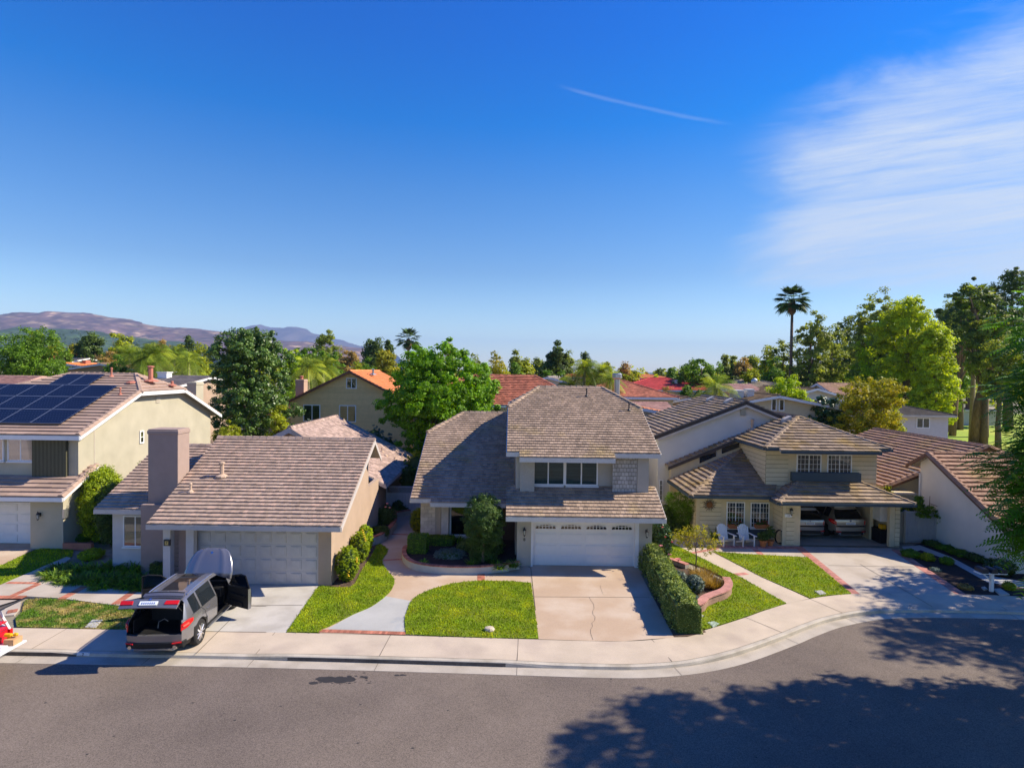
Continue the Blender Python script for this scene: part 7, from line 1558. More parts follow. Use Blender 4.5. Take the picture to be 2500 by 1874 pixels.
g = gy('Z8', 1070, 1015, 34.4); shrub('shrub', 'small leafy top showing behind the open garage roof edge', (g.x, 34.6), .5, .4, 2.9, 'leaf_olive', nleaf=1800, leaf=.05, seed=992)
# plants behind
g = gy('Z3', 1730, 1050, 41); shrub('climbing_shrub', 'yellow green leafy screen beyond the lattice gate', (g.x + .5, 41), 1.2, .8, 3.6, 'leaf_olive', nleaf=6000, leaf=.05, seed=993)
g = gy('Z3', 1660, 1110, 36.8); shrub('shrub', 'dark round shrub top behind the lattice gate', (g.x, 38.7), .5, .5, 3.1, 'leaf_dark', nleaf=2500, leaf=.05, seed=994)
g = gy('Z3', 1430, 640, 52); shrub('shrub', 'dusty purple green sage bush below the ochre wall', (g.x, 52), 1.2, .8, g.z, 'leaf_silver', nleaf=1800, leaf=.07, seed=995)
g = gy('Z3', 1480, 700, 50); shrub('flower_shrub', 'white flowered shrub left under the big bright green tree', (g.x, 50), 2.2, .8, g.z, 'leaf_silver', nleaf=3000, leaf=.07, seed=996)
g = gy('Z3', 905, 580, 55); shrub('shrub', 'pale leafy treetop in front of the left ochre house window', (g.x, 54), .7, .6, g.z, 'leaf_silver', nleaf=900, leaf=.08, seed=997)
# antenna
g = gy('W5', 428, 340, 68); rt = thing('aerial_mast', 'thin tall aerial mast among the pale palms', 'aerial', (g.x, 68, 0)); mb = MB(); mb.tube([(0, 0, 0), (0, 0, g.z)], .03, 5); mb.tube([(-.6, 0, g.z - .4), (.7, 0, g.z - .3)], .015, 4); mb.build('mast', M['metal_grey'], rt, local=True)
# ------------------------------------------------------------------ vehicles
def car_loft(root, paint, doors_open, closed_rear=False):
    ys = [-.98, -.9, -.8, -.68, -.55, -.45, -.38, -.3, -.2, -.1, 0, .1, .2, .3, .38, .45, .6, .8, 1.0, 1.2, 1.28, 1.5, 1.8, 1.86, 2.1, 2.33, 2.45, 2.55, 2.62, 2.72, 2.83, 2.93, 3.03, 3.14, 3.24, 3.34, 3.42, 3.55, 3.7, 3.82]
    rear = [-.80, -.95, -.97, -.93, -.88, -.42, -.32, -.29, -.28]
    def sec(y):
        wb = .965 - .15 * max(0, (-.10 - y) / .88) ** 2.2 - .16 * max(0, (y - 2.9) / .92) ** 2
        if y <= 1.85: zr_ = 1.735 - .09 * max(0, (.6 - y) / 1.3) ** 2 - .045 * max(0, (y - 1.2) / .65) ** 2
        else: zr_ = 1.69 - (y - 1.85) * (1.69 - 1.14) / .80
        hood = 1.14 - .18 * max(0, (y - 2.67) / 1.15) ** 1.4
        zr_ = max(zr_, hood); zb = min(1.15 - .05 * max(0, y / 2.7), hood - .03 * (y > 2.7))
        f = (zr_ - zb) / .62; tw = .66 - .05 * max(0, -y)
        up = max(0, min(1, f)); xt = .93 - (.93 - tw) * up
        arch = 0
        for c in (0, 2.93):
            if abs(y - c) < .46: arch = max(arch, .36 + math.sqrt(max(0, .46 ** 2 - (y - c) ** 2)))
        z0 = max(.30, arch); z1 = max(.46, arch + .015); z2 = max(.74, arch + .05)
        bev = 0 if arch == 0 else 0
        return [(wb - .07, z0), (wb - .01, z1), (wb, z2), (wb - .012, max(1.0 - .03 * max(0, y - 2), z2 + .03) if y < 2.8 else max(.90, z2 + .02) if y > 3.5 else max(.95, z2 + .02)), (wb - .05, max(zb, z2 + .05)), (xt, zb + (zr_ - zb) * .86), (xt * .90, zb + (zr_ - zb) * .965), (xt * .5, zr_ - .008 * up), (0, zr_)]
    S_ = [sec(y) for y in ys]; K = 9
    def P(j, k, s):
        fall = math.exp(-(ys[j] - ys[0]) / .22); y = ys[j] + (rear[k] - ys[0]) * fall if ys[j] < .6 else ys[j]
        return V3(s * S_[j][k][0], y, S_[j][k][1])
    pb, gs1, gs2, ws, rf, bl = MB(), MB(), MB(), MB(), MB(), MB()
    for s in (-1, 1):
        for j in range(len(ys) - 1):
            ym = (ys[j] + ys[j + 1]) / 2
            for k in range(K - 1):
                q = [P(j, k, s), P(j + 1, k, s), P(j + 1, k + 1, s), P(j, k + 1, s)]
                if s > 0: q = q[::-1]
                door = doors_open and 1.28 < ym < 2.33
                if door and 1 <= k <= 4: continue
                if ym > 2.62 and k >= 4: continue           # engine bay and bonnet
                if k == 4:
                    if -.36 < ym < .10: gs1.face(q) if s > 0 else gs2.face(q); continue
                    if .17 < ym < 1.2 or (1.28 < ym < 1.95): gs1.face(q) if s > 0 else gs2.face(q); continue
                if k >= 5 and ym > 1.84: ws.face(q); continue
                if k >= 7 and .05 < ym < 1.75: rf.face(q); continue
                if k == 0 or (k == 1 and (abs(ym) < .5 or abs(ym - 2.93) < .5)): bl.face(q); continue
                pb.face(q)
    # bumper back and nose
    for k in range(0, 2):
        a, b = P(0, k, -1), P(0, k + 1, -1); c, d = P(0, k + 1, 1), P(0, k, 1); nn = 10; bo = (.05, .09, .085)
        for i in range(nn):
            f, g = i / nn, (i + 1) / nn; w = lambda t, q: V3(0, -bo[q] * (1 - (2 * t - 1) ** 4), 0)
            (bl if k == 0 else pb).face([a.lerp(d, f) + w(f, k), a.lerp(d, g) + w(g, k), b.lerp(c, g) + w(g, k + 1), b.lerp(c, f) + w(f, k + 1)])
            if k == 1: pb.face([b.lerp(c, f) + w(f, 2), b.lerp(c, g) + w(g, 2), b.lerp(c, g) + V3(0, .12, .005), b.lerp(c, f) + V3(0, .12, .005)])
    e = len(ys) - 1
    for k in range(0, 4): a, b = P(e, k, -1), P(e, k + 1, -1); c, d = P(e, k + 1, 1), P(e, k, 1); pb.face([a, b, c, d])
    body = pb.build('body', paint, root, local=True); weld(body)
    weld(bl.build('cladding', M['black_plastic'], root, local=True))
    for g in (gs1, gs2): weld(g.build('side_window', M['glassdark'], root, local=True))
    weld(ws.build('windscreen', M['glass_tint'], root, local=True)); weld(rf.build('roof_glass', mat('roofglass', (.01, .011, .013), .04, var=0, fine=0, spec=.8, coat=.5), root, local=True))
    return P, sec
def weld(o):
    import bmesh
    b = bmesh.new(); b.from_mesh(o.data); bmesh.ops.remove_doubles(b, verts=b.verts, dist=.0008); bmesh.ops.recalc_face_normals(b, faces=b.faces); b.to_mesh(o.data); b.free()
    o.data.polygons.foreach_set('use_smooth', [True] * len(o.data.polygons)); m = o.modifiers.new('edge', 'EDGE_SPLIT'); m.split_angle = R(38)
def wheel(root, x, y, r=.40, w=.28, s=1):
    t = MB(); t.lathe((x - w / 2 if s > 0 else x - w / 2, y, r), [(r * .66, 0), (r * .93, .0), (r, .04), (r, w - .04), (r * .93, w), (r * .66, w)], 28, 'X'); ty = t.build('wheel', M['rubber'], root, local=True)
    xo = x + s * (w / 2 - .02); m = MB()
    m.lathe((xo - .03 * (1 if s > 0 else 0), y, r), [(r * .66, 0), (r * .68, .03), (r * .60, .03), (r * .60, .0)], 28, 'X')
    for k in range(5):
        for dk in (-.16, .16):
            a = 6.283 * k / 5 + dk + .3; a2 = 6.283 * k / 5 + dk * 2.0 + .3; c = V3(xo, y, r)
            m.tube([c + V3(s * .012, math.cos(a) * r * .12, math.sin(a) * r * .12), c + V3(s * .008, math.cos(a2) * r * .66, math.sin(a2) * r * .66)], [.034, .026], 6)
    m.lathe((xo - .02, y, r), [(r * .17, 0), (r * .17, .03), (r * .1, .045)], 12, 'X'); m.build('rim', M['rim'], ty, local=True)
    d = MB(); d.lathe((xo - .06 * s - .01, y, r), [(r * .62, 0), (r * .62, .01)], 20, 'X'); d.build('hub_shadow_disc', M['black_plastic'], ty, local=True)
    return ty
def rotx(p, c, th):
    """rotate point about the x axis through c (y, z) by th"""
    y, z = p[1] - c[0], p[2] - c[1]; return V3(p[0], c[0] + y * math.cos(th) - z * math.sin(th), c[1] + y * math.sin(th) + z * math.cos(th))
def tail_gate(root, paint, th, plate='', z_h=1.665):
    c = (-.30, z_h); T = lambda x, y, z: rotx((x, y, z), c, -th)
    def panel(rows, m, name, d=.04):
        mb = MB()
        for (w0, y0, z0), (w1, y1, z1) in zip(rows, rows[1:]):
            n = 4
            for i in range(-n, n):
                f0, f1 = i / n, (i + 1) / n; bow = lambda f: .05 * (1 - f * f)
                a, b = T(w0 * f0, y0 - bow(f0), z0), T(w0 * f1, y0 - bow(f1), z0); c_, e = T(w1 * f1, y1 - bow(f1), z1), T(w1 * f0, y1 - bow(f0), z1)
                nn = (b - a).cross(e - a).normalized()
                if nn.dot(T(0, -2, .5) - T(0, -.7, 1.0)) < 0: nn = -nn
                mb.face([a, b, c_, e]); mb.face([x - nn * d for x in (e, c_, b, a)])
                if i == -n: mb.face([a, e, e - nn * d, a - nn * d])
                if i == n - 1: mb.face([b, c_, c_ - nn * d, b - nn * d])
                if (w0, y0, z0) == rows[0]: mb.face([a, b, b - nn * d, a - nn * d])
                if (w1, y1, z1) == rows[-1]: mb.face([e, c_, c_ - nn * d, e - nn * d])
        o = mb.build(name, m, root, local=True); weld(o); return o
    g = panel([(.58, -.26, 1.69), (.60, -.42, 1.70), (.62, -.42, 1.59)], paint, 'tailgate')
    gw = panel([(.62, -.41, 1.59), (.80, -.84, 1.15)], mat('rearglass', (.01, .012, .014), .06, var=0, fine=0, spec=.7), 'rear_window', .02); gw.parent = g
    g2 = panel([(.81, -.84, 1.15), (.84, -.90, 1.12), (.86, -.93, 1.0), (.84, -.92, .80)], paint, 'gate_panel'); g2.parent = g
    mb = MB(); o = .065
    P4 = [T(-.26, -.995, .87), T(.26, -.995, .87), T(.26, -1.005, 1.0), T(-.26, -1.005, 1.0)]; mb.extr(P4, (P4[0] - P4[1]).cross(P4[3] - P4[0]).normalized() * .02); pl = mb.build('number_plate', M['plate'], root, local=True); pl.parent = g
    mb = MB(); n = (P4[1] - P4[0]).cross(P4[3] - P4[0]).normalized()
    u = (P4[1] - P4[0]).normalized(); v = (P4[3] - P4[0]).normalized()
    for i in range(7): mb.obox(P4[0] + u * (.06 + i * .06) + v * .03 + n * .002, u, .032, n, .004, .055, z=v)
    ch = mb.build('characters', M['plate_blue'], root, local=True); ch.parent = pl
    for s in (-1, 1):
        mb = MB(); q = [T(s * .46, -.985, .90), T(s * .84, -.955, .92), T(s * .845, -.96, 1.06), T(s * .48, -.99, 1.03)]; mb.extr(q, -n * .03 if n.length else (0, 0, .02)); l = mb.build('tail_lamp', M['lamp_red'], root, local=True, bevel=.006) if th else None
        if l: l.parent = g
    mb = MB(); cc = T(0, -.985, 1.07); mb.lathe((0, 0, 0), [(.042, 0), (.042, .008)], 16); R3 = n.to_track_quat('Z', 'Y').to_matrix(); mb.v = [tuple(cc + R3 @ V3(*q)) for q in mb.v]; b = mb.build('badge', M['chrome'], root, local=True); b.parent = g
    mb = MB()
    mb.lathe((0, 0, .009), [(.026, 0), (.026, .002)], 12); mb.v = [tuple(cc + R3 @ V3(*q)) for q in mb.v]; b2 = mb.build('badge_centre', M['plate_blue'], root, local=True); b2.parent = b
    return g
def make_car(name, label, loc, rz, paint, opened=False, scale=1.0, cat='car'):
    root = thing(name, label, cat, loc, None, rz); root.scale = (scale,) * 3
    P, sec = car_loft(root, paint, opened, not opened)
    for x, s in ((-.82, -1), (.82, 1)):
        for y in (0, 2.93): wheel(root, x, y, s=s)
    # floor pan, sills
    mb = MB(); mb.box(-.80, .80, -.85, 3.7, .28, .34); mb.box(-.70, .70, -.45, .45, .3, .74); mb.box(-.7, .7, 2.4, 3.7, .3, .7); mb.build('floor_pan', M['black_plastic'], root, local=True)
    for s in (-1, 1):
        mb = MB(); q = [V3(s * .77, -.965, .84), V3(s * .90, -.80, .90), V3(s * .95, -.52, .99), V3(s * .948, -.50, 1.09), V3(s * .90, -.72, 1.13), V3(s * .82, -.91, 1.08), V3(s * .77, -.95, 1.03)]
        mb.extr(q, (s * .028, -.018, 0)); l = mb.build('tail_lamp', M['lamp_red'], root, local=True, bevel=.01)
        mb = MB(); q2 = [V3(s * .83, -.915, .96), V3(s * .925, -.74, .99), V3(s * .92, -.74, 1.04), V3(s * .82, -.92, 1.0)]; mb.extr(q2, (s * .032, -.024, 0)); l2 = mb.build('lamp_insert', mat('lamp_bright', (.9, .12, .08), .2), l, local=True)
    # bumper trim
    mb = MB(); cp = [(-.90, -.80), (-.84, -.96), (-.6, -1.06), (-.3, -1.085), (.3, -1.085), (.6, -1.06), (.84, -.96), (.90, -.80)]
    mb.prism([(x, y) for x, y in cp] + [(.7, -.7), (-.7, -.7)], .36, .53, bottom=True); mb.build('lower_bumper', M['black_plastic'], root, local=True, bevel=.02)
    mb = MB(); mb.hexa([(-.60, -1.02, .27), (.60, -1.02, .27), (.64, -.8, .25), (-.64, -.8, .25), (-.52, -1.10, .36), (.52, -1.10, .36), (.6, -.9, .38), (-.6, -.9, .38)]); mb.build('skid_plate', M['metal_grey'], root, local=True, bevel=.01)
    for s in (-1, 1):
        mb = MB(); mb.lathe((s * .66, -1.10, .41), [(.045, 0), (.055, .0), (.055, .12), (.02, .12)], 14, 'Y'); mb.build('exhaust_tip', M['chrome'], root, local=True)
        mb = MB(); mb.hexa([(s * .58, -1.09, .49), (s * .83, -1.0, .49), (s * .80, -.93, .49), (s * .55, -1.0, .49), (s * .58, -1.095, .525), (s * .83, -1.005, .525), (s * .80, -.93, .525), (s * .55, -1.0, .525)]); mb.build('reflector', M['lamp_red'], root, local=True)
        mb = MB()
        mb.tube([V3(s * (sec(y)[6][0] + .015), y, sec(y)[6][1] + .03) for y in (-.2, 0, .3, .8, 1.3, 1.6, 1.78)], [.012, .02, .02, .02, .02, .02, .01], 6); mb.build('roof_rail', M['rim'], root, local=True)
        # door seam, handle, sill trim
        mb = MB(); xs = lambda y, k: V3(s * (sec(y)[k][0] + .004), y, sec(y)[k][1])
        mb.tube([xs(.42, 2), xs(.30, 3), xs(.14, 4)], .006, 4); mb.tube([xs(1.25, 1), xs(1.25, 2), xs(1.25, 3), xs(1.25, 4)], .006, 4); mb.tube([xs(.5, 1), xs(.46, 2)], .006, 4)
        if not opened: mb.tube([xs(2.35, 1), xs(2.35, 2), xs(2.35, 3), xs(2.3, 4)], .006, 4)
        mb.build('door_seam', M['black_plastic'], root, local=True)
        mb = MB(); mb.tube([xs(.42, 3) + V3(s * .0, 0, .0), xs(.48, 3) + V3(s * .03, 0, .0), xs(.60, 3) + V3(s * .03, 0, .0), xs(.66, 3)], .014, 6); mb.build('door_handle', M['car_silver'], root, local=True)
        mb = MB(); mb.hexa([(s * .93, .5, .30), (s * 1.01, .5, .31), (s * 1.01, 2.42, .31), (s * .93, 2.42, .30), (s * .93, .5, .345), (s * 1.01, .5, .345), (s * 1.01, 2.42, .345), (s * .93, 2.42, .345)]); mb.build('running_board', M['metal_grey'], root, local=True)
        mb = MB(); mb.tube([V3(s * (sec(y)[4][0] + .003), y, sec(y)[4][1] + .004) for y in (-.45, 0, .5, 1, 1.25)], .008, 4); mb.build('window_trim', M['chrome'] if not opened else M['black_plastic'], root, local=True)
    mb = MB(); mb.lathe((0, -.12, 1.70), [(.05, 0), (.03, .05), (.008, .10)], 8); mb.v = [(x * .6, y, z) for x, y, z in mb.v]; mb.build('aerial_fin', paint, root, local=True)
    # cabin
    for s in (-1, 1):
        mb = MB(); mb.box(s * .42 - .25, s * .42 + .25, 1.25, 1.75, .34, .66); mb.hexa([(s * .42 - .24, 1.18, .6), (s * .42 + .24, 1.18, .6), (s * .42 + .24, 1.34, .6), (s * .42 - .24, 1.34, .6), (s * .42 - .2, 1.0, 1.22), (s * .42 + .2, 1.0, 1.22), (s * .42 + .2, 1.12, 1.22), (s * .42 - .2, 1.12, 1.22)]); mb.box(s * .42 - .13, s * .42 + .13, .98, 1.08, 1.24, 1.42)
        mb.build('front_seat', mat('seat_black', (.02, .02, .022), .6), root, local=True, bevel=.03)
    mb = MB(); mb.box(-.66, .66, .3, .85, .34, .62); mb.box(-.64, .64, .12, .28, .55, 1.2); mb.build('rear_seat', MATS['seat_black'], root, local=True, bevel=.03)
    mb = MB(); mb.box(-.74, .74, 2.1, 2.6, .72, 1.04); mb.build('dashboard', M['black_plastic'], root, local=True, bevel=.04)
    mb = MB(); mb.tube([V3(-.42 + .18 * math.cos(a), 1.98 + .06 * math.sin(a), .98 + .16 * math.sin(a)) for a in [6.283 * k / 16 for k in range(17)]], .014, 5); mb.build('steering_wheel', M['black_plastic'], root, local=True)
    # cargo bay
    mb = MB(); mb.box(-.70, .70, -.93, .12, .72, .745)
    for s in (-1, 1): mb.box(s * .70 - .02, s * .70 + .02, -.80, .12, .74, 1.12)
    mb.build('cargo_lining', M['black_plastic'], root, local=True)
    if not opened:
        tail_gate(root, paint, 0.0)
        mb = MB(); 
        for (y0, z0, y1, z1) in ((2.62, 1.10, 3.2, 1.08), (3.2, 1.08, 3.6, 1.02), (3.6, 1.02, 3.84, .90)): mb.hexa([(-.9, y0, z0 - .03), (.9, y0, z0 - .03), (.86, y1, z1 - .03), (-.86, y1, z1 - .03), (-.88, y0, z0 + .03), (.88, y0, z0 + .03), (.84, y1, z1 + .03), (-.84, y1, z1 + .03)])
        mb.build('bonnet', paint, root, local=True)
    return root, sec
suv, sec = make_car('parked_suv', 'silver grey car with bonnet, front doors and tailgate all open in the tan house drive', (-11.28, 19.5, -.0), R(4.0), M['car_silver'], True, 1.03, 'car')
tail_gate(suv, M['car_silver'], R(57))
mb = MB()
for i in range(22): mb.box(-.62 + i * .058, -.59 + i * .058, -.90, -.30, .745, .757)
mb.build('cargo_mat', M['black_plastic'], suv, local=True)
mb = MB(); mb.tube([(-.1, -.55, .77), (-.1, -.5, .95), (.05, -.45, 1.02), (.15, -.42, .93)], .012, 5); mb.build('strap', M['metal_grey'], suv, local=True)
bag = MB(); bag.lathe((.0, 0, 0), [(.05, 0), (.24, .02), (.26, .16), (.2, .26), (.05, .28)], 12); mb = MB()
# struts of the tailgate
for s in (-1, 1): mb.tube([(s * .69, -.62, 1.30), (s * .69, -.95, 1.60)], .012, 5)
mb.build('gate_strut', M['metal_dark'], suv, local=True)
# bonnet raised
mb = MB(); nx = 10; rows = []
prof = [(0, .84, 0), (.3, .86, .02), (.6, .80, .03), (.85, .71, .03), (1.04, .60, .01), (1.16, .46, -.03), (1.19, .36, -.06)]
th = R(61); Yh, Zh = 2.68, 1.12
def hoodp(t, w, bz, f, off=0):
    cr = .05 * (1 - f * f) + .035 * max(0, 1 - abs(abs(f) - .62) / .16) + off + bz; return V3(w * f, Yh + t * math.cos(th) - cr * math.sin(th), Zh + t * math.sin(th) + cr * math.cos(th))
for (t0, w0, b0), (t1, w1, b1) in zip(prof, prof[1:]):
    for i in range(-nx, nx):
        f0, f1 = i / nx, (i + 1) / nx; mb.face([hoodp(t0, w0, b0, f0), hoodp(t0, w0, b0, f1), hoodp(t1, w1, b1, f1), hoodp(t1, w1, b1, f0)])
bn = mb.build('bonnet', M['car_silver'], suv, local=True); weld(bn); so = bn.modifiers.new('solid', 'SOLIDIFY'); so.thickness = .05; so.offset = -1
mb = MB(); c = hoodp(1.0, .6, .0, 0, .012); nrm = V3(0, -math.sin(th), math.cos(th)); R3 = nrm.to_track_quat('Z', 'Y').to_matrix(); mb.lathe((0, 0, 0), [(.042, 0), (.042, .008)], 16); mb.v = [tuple(c + R3 @ V3(*q)) for q in mb.v]; bd = mb.build('badge', M['chrome'], bn, local=True)
mb = MB(); mb.box(-.72, .72, 2.75, 3.7, .70, .82); mb.box(-.35, .35, 2.9, 3.5, .8, .95); mb.box(-.8, .8, 2.66, 2.74, .8, 1.1); mb.build('engine', M['black_plastic'], suv, local=True)
# front doors swung open
def door(s, ang):
    hy = 2.33; hx = s * .955; a = R(ang)
    def T(t, z, d):   # t along the door away from the hinge, d thickness to the outside
        u = V3(s * math.sin(a), -math.cos(a), 0); n = V3(s * math.cos(a), math.sin(a), 0); return V3(hx, hy, z) + u * t + n * d
    bow = lambda z: .03 * math.sin(math.pi * (z - .38) / .78)
    mb = MB(); zs = [.40, .6, .8, 1.0, 1.12]; ts = [0, .35, .7, 1.04]
    for z0, z1 in zip(zs, zs[1:]):
        for t0, t1 in zip(ts, ts[1:]):
            mb.face([T(t0, z0, bow(z0)), T(t1, z0, bow(z0)), T(t1, z1, bow(z1)), T(t0, z1, bow(z1))])
    mb.face([T(1.04, .40, 0), T(1.04, .40, -.12), T(1.04, 1.12, -.12), T(1.04, 1.12, 0)]); mb.face([T(0, .40, -.1), T(1.04, .40, -.12), T(1.04, .40, 0), T(0, .40, 0)])
    d = mb.build('front_door', M['car_silver'], suv, local=True)
    mb = MB(); mb.extr([T(.02, .44, -.06), T(1.0, .44, -.06), T(1.0, 1.12, -.06), T(.02, 1.10, -.06)], T(0, 0, -.05) - T(0, 0, 0)); mb.extr([T(.2, .78, -.1), T(.9, .78, -.1), T(.9, .86, -.1), T(.2, .88, -.1)], T(0, 0, -.06) - T(0, 0, 0)); mb.extr([T(.1, .46, -.1), T(.8, .46, -.1), T(.75, .6, -.1), T(.15, .62, -.1)], T(0, 0, -.05) - T(0, 0, 0)); mb.build('door_trim', M['black_plastic'], d, local=True)
    mb = MB(); fr = [T(.0, 1.12, -.02), T(.18, 1.32, -.09), T(.45, 1.56, -.17), T(.8, 1.64, -.2), T(1.0, 1.62, -.2), T(1.02, 1.12, -.04)]; mb.tube(fr, .022, 6); mb.build('window_frame', M['black_plastic'], d, local=True)
    mb = MB(); mb.face(fr); mb.build('pane', M['glass_tint'], d, local=True)
    mb = MB(); c = T(.12, 1.12, .1); mb.lathe((0, 0, 0), [(.03, -.05), (.12, -.04), (.12, .03), (.05, .08)], 10); mb.v = [tuple(c + V3(x, y * .5, z * 1.0)) for x, y, z in mb.v]; mb.build('door_mirror', M['car_silver'], d, local=True)
door(1, 62); door(-1, 66)
# cars inside the open garage
g = gz('Z8', 425, 1400); make_car('parked_suv', 'silver blue car parked on the left in the open garage', (16.9, 34.0, .01), R(-1), M['car_blue'], False, .95)
make_car('parked_van', 'pale gold family car parked on the right in the open garage', (19.0, 33.9, .01), R(3), M['car_gold'], False, 1.03)
gt = thing('wall_cabinet', 'white cabinet and yellow bin stacked at the right garage wall', 'cabinet', (20.6, 33.0, 0)); mb = MB(); mb.box(20.45, 20.9, 32.5, 33.3, 1.2, 2.1); mb.build('cabinet', M['white_trim'], gt); mb = MB(); mb.box(20.6, 20.85, 32.6, 32.9, .75, .98); mb.build('yellow_bin', M['tool_yellow'], gt); mb = MB(); mb.box(20.4, 20.9, 32.4, 33.3, .0, .74); mb.build('shelf', M['black_plastic'], gt)

# pickup with open canopy at the left edge
pk = thing('pickup_truck', 'white pickup at the left edge with canopy lid raised and tailgate lowered', 'pickup truck', (-18, 17.4, -.15)); zb = -.15
bx1, y0, y1 = -15.62, 16.45, 18.38
mb = MB(); mb.box(-17.6, bx1, y0, y0 + .08, .45, 1.02); mb.box(-17.6, bx1, y1 - .08, y1, .45, 1.02); mb.box(-17.6, bx1, y0, y1, .42, .62); mb.box(-17.68, -17.6, y0, y1, .45, 1.02)
mb.hexa([(-21.0, y0, .3), (-17.7, y0, .3), (-17.7, y1, .3), (-21.0, y1, .3), (-21.0, y0, .95), (-17.7, y0, 1.02), (-17.7, y1, 1.02), (-21.0, y1, .95)]); mb.build('body', M['car_white'], pk, bevel=.03)
mb = MB(); mb.hexa([(-20.2, y0 + .05, .95), (-17.75, y0 + .05, 1.0), (-17.75, y1 - .05, 1.0), (-20.2, y1 - .05, .95), (-19.4, y0 + .22, 1.65), (-17.9, y0 + .22, 1.68), (-17.9, y1 - .22, 1.68), (-19.4, y1 - .22, 1.65)]); mb.build('cab', M['car_white'], pk, bevel=.05)
mb = MB(); mb.box(-17.6, bx1 - .1, y0 + .12, y1 - .12, 1.62, 1.68)
for yy in (y0 + .02, y1 - .10):
    s = 1 if yy > 17 else -1
    mb.hexa([(-17.6, yy, 1.02), (bx1, yy, 1.02), (bx1, yy + .08, 1.02), (-17.6, yy + .08, 1.02), (-17.6, yy - s * .1, 1.66), (-17.3, yy - s * .1, 1.66), (-17.3, yy + .08 - s * .1, 1.66), (-17.6, yy + .08 - s * .1, 1.66)])
    mb.tube([(bx1 - .02, yy + .04, 1.0), (bx1 - .3, yy + .04 - s * .1, 1.68)], .045, 6)
mb.build('canopy', M['car_white'], pk)
mb = MB(); mb.hexa([(bx1 - .32, y0 + .12, 1.67), (-15.12, y0 + .08, 1.93), (-15.12, y1 - .06, 1.93), (bx1 - .32, y1 - .12, 1.67), (bx1 - .32, y0 + .12, 1.69), (-15.12, y0 + .08, 1.95), (-15.12, y1 - .06, 1.95), (bx1 - .32, y1 - .12, 1.69)]); ld = mb.build('canopy_lid', mat('lid_glass', (.16, .12, .06), .1, spec=.7), pk)
mb = MB(); mb.tube([(bx1 - .32, y1 - .1, 1.70), (-15.1, y1 - .05, 1.96), (-15.1, y0 + .06, 1.96), (bx1 - .32, y0 + .1, 1.70)], .02, 5); mb.build('lid_frame', M['metal_dark'], ld)
mb = MB(); mb.box(bx1, -15.05, y0 + .1, y1 - .1, .60, .66); mb.build('tailgate', M['car_white'], pk, bevel=.015)
for yy in (y0 + .0, y1 - .1): mb = MB(); mb.box(bx1 - .03, bx1 + .05, yy, yy + .1, .68, .98); mb.build('tail_lamp', M['lamp_red'], pk)
for xx in (-16.6, -20.0):
    for yy, s in ((y0 + .12, -1), (y1 - .12, 1)):
        t = MB(); t.lathe((xx, yy - .12, zb + .37), [(.2, 0), (.35, 0), (.37, .04), (.37, .2), (.35, .24), (.2, .24)], 24, 'Y'); w_ = t.build('wheel', M['rubber'], pk); t = MB(); t.lathe((xx, yy - .125 if s < 0 else yy + .10, zb + .37), [(.19, 0), (.24, .01), (.1, .02)], 16, 'Y'); t.build('rim', M['rim'], w_)
mb = MB(); mb.box(bx1 - .1, bx1 + .06, y0 + .1, y1 - .1, .25, .42); mb.build('bumper', M['chrome'], pk)
tc = thing('tool_chest', 'red drawer tool chest standing in the open back of the white pickup', 'tool chest', (-15.8, 17.9, .66)); mb = MB(); mb.box(-16.15, -15.64, 17.6, 18.26, .64, 1.08); mb.build('cabinet', M['tool_red'], tc)
for k in range(5): mb = MB(); mb.box(-15.645, -15.62, 17.63, 18.23, .66 + k * .08, .725 + k * .08); mb.build('drawer', M['tool_red'], tc); mb = MB(); mb.box(-15.62, -15.605, 17.66, 18.2, .71 + k * .08, .725 + k * .08)
mb.build('drawer_pull', M['chrome'], tc)
mb = MB(); mb.box(-16.15, -15.66, 17.6, 18.26, 1.22, 1.26); mb.build('lid', M['tool_red'], tc)
o = MB().box(-15.42, -15.12, 17.86, 18.2, .665, .84).build('cardboard_box', M['cardboard']); tag(o, 'small brown cardboard box on the far end of the lowered tailgate', 'box')
dr = thing('cordless_drill', 'yellow cordless drill resting on the cardboard box', 'drill', (-15.35, 18.0, .84)); mb = MB(); mb.lathe((-15.5, 18.0, .93), [(.03, 0), (.06, .02), (.06, .2), (.03, .25)], 10, 'X'); mb.box(-15.4, -15.34, 17.97, 18.03, .8, .92); mb.lathe((-15.26, 18.05, .93), [(.02, 0), (.055, .02), (.05, .1), (.02, .13)], 10, 'X'); mb.build('drill_body', M['tool_yellow'], dr)
o = MB().box(-15.5, -15.2, 17.2, 17.5, .665, .78).build('plastic_case', mat('case_blue', (.16, .15, .38), .5)); tag(o, 'bluish plastic case on the lowered tailgate', 'case')
o = MB().box(-15.55, -15.25, 17.52, 17.82, .665, .70).build('paper_stack', M['plate']); tag(o, 'white papers lying on the lowered tailgate', 'papers')
# kerb number
kn = MB(); c = gz('Z2', 697, 1195, -.05); kn.box(c.x - .17, c.x + .17, 18.82, 18.826, -.13, .0)
a = offset(inner, KTOP + .155); yk = 20.55 - KTOP - .17
kp = thing('kerb_number', 'white painted house number 7 on the kerb face near the open car', 'kerb number', (c.x, yk, -.07)); mb = MB(); mb.hexa([(c.x - .2, yk - .012, -.128), (c.x + .2, yk - .012, -.128), (c.x + .2, yk + .02, -.128), (c.x - .2, yk + .02, -.128), (c.x - .2, yk - .008, -.01), (c.x + .2, yk - .008, -.01), (c.x + .2, yk + .02, -.01), (c.x - .2, yk + .02, -.01)]); mb.build('paint_patch', M['white_trim'], kp); text(kp, '7', (c.x, yk - .016, -.07), .12, M['metal_dark'])

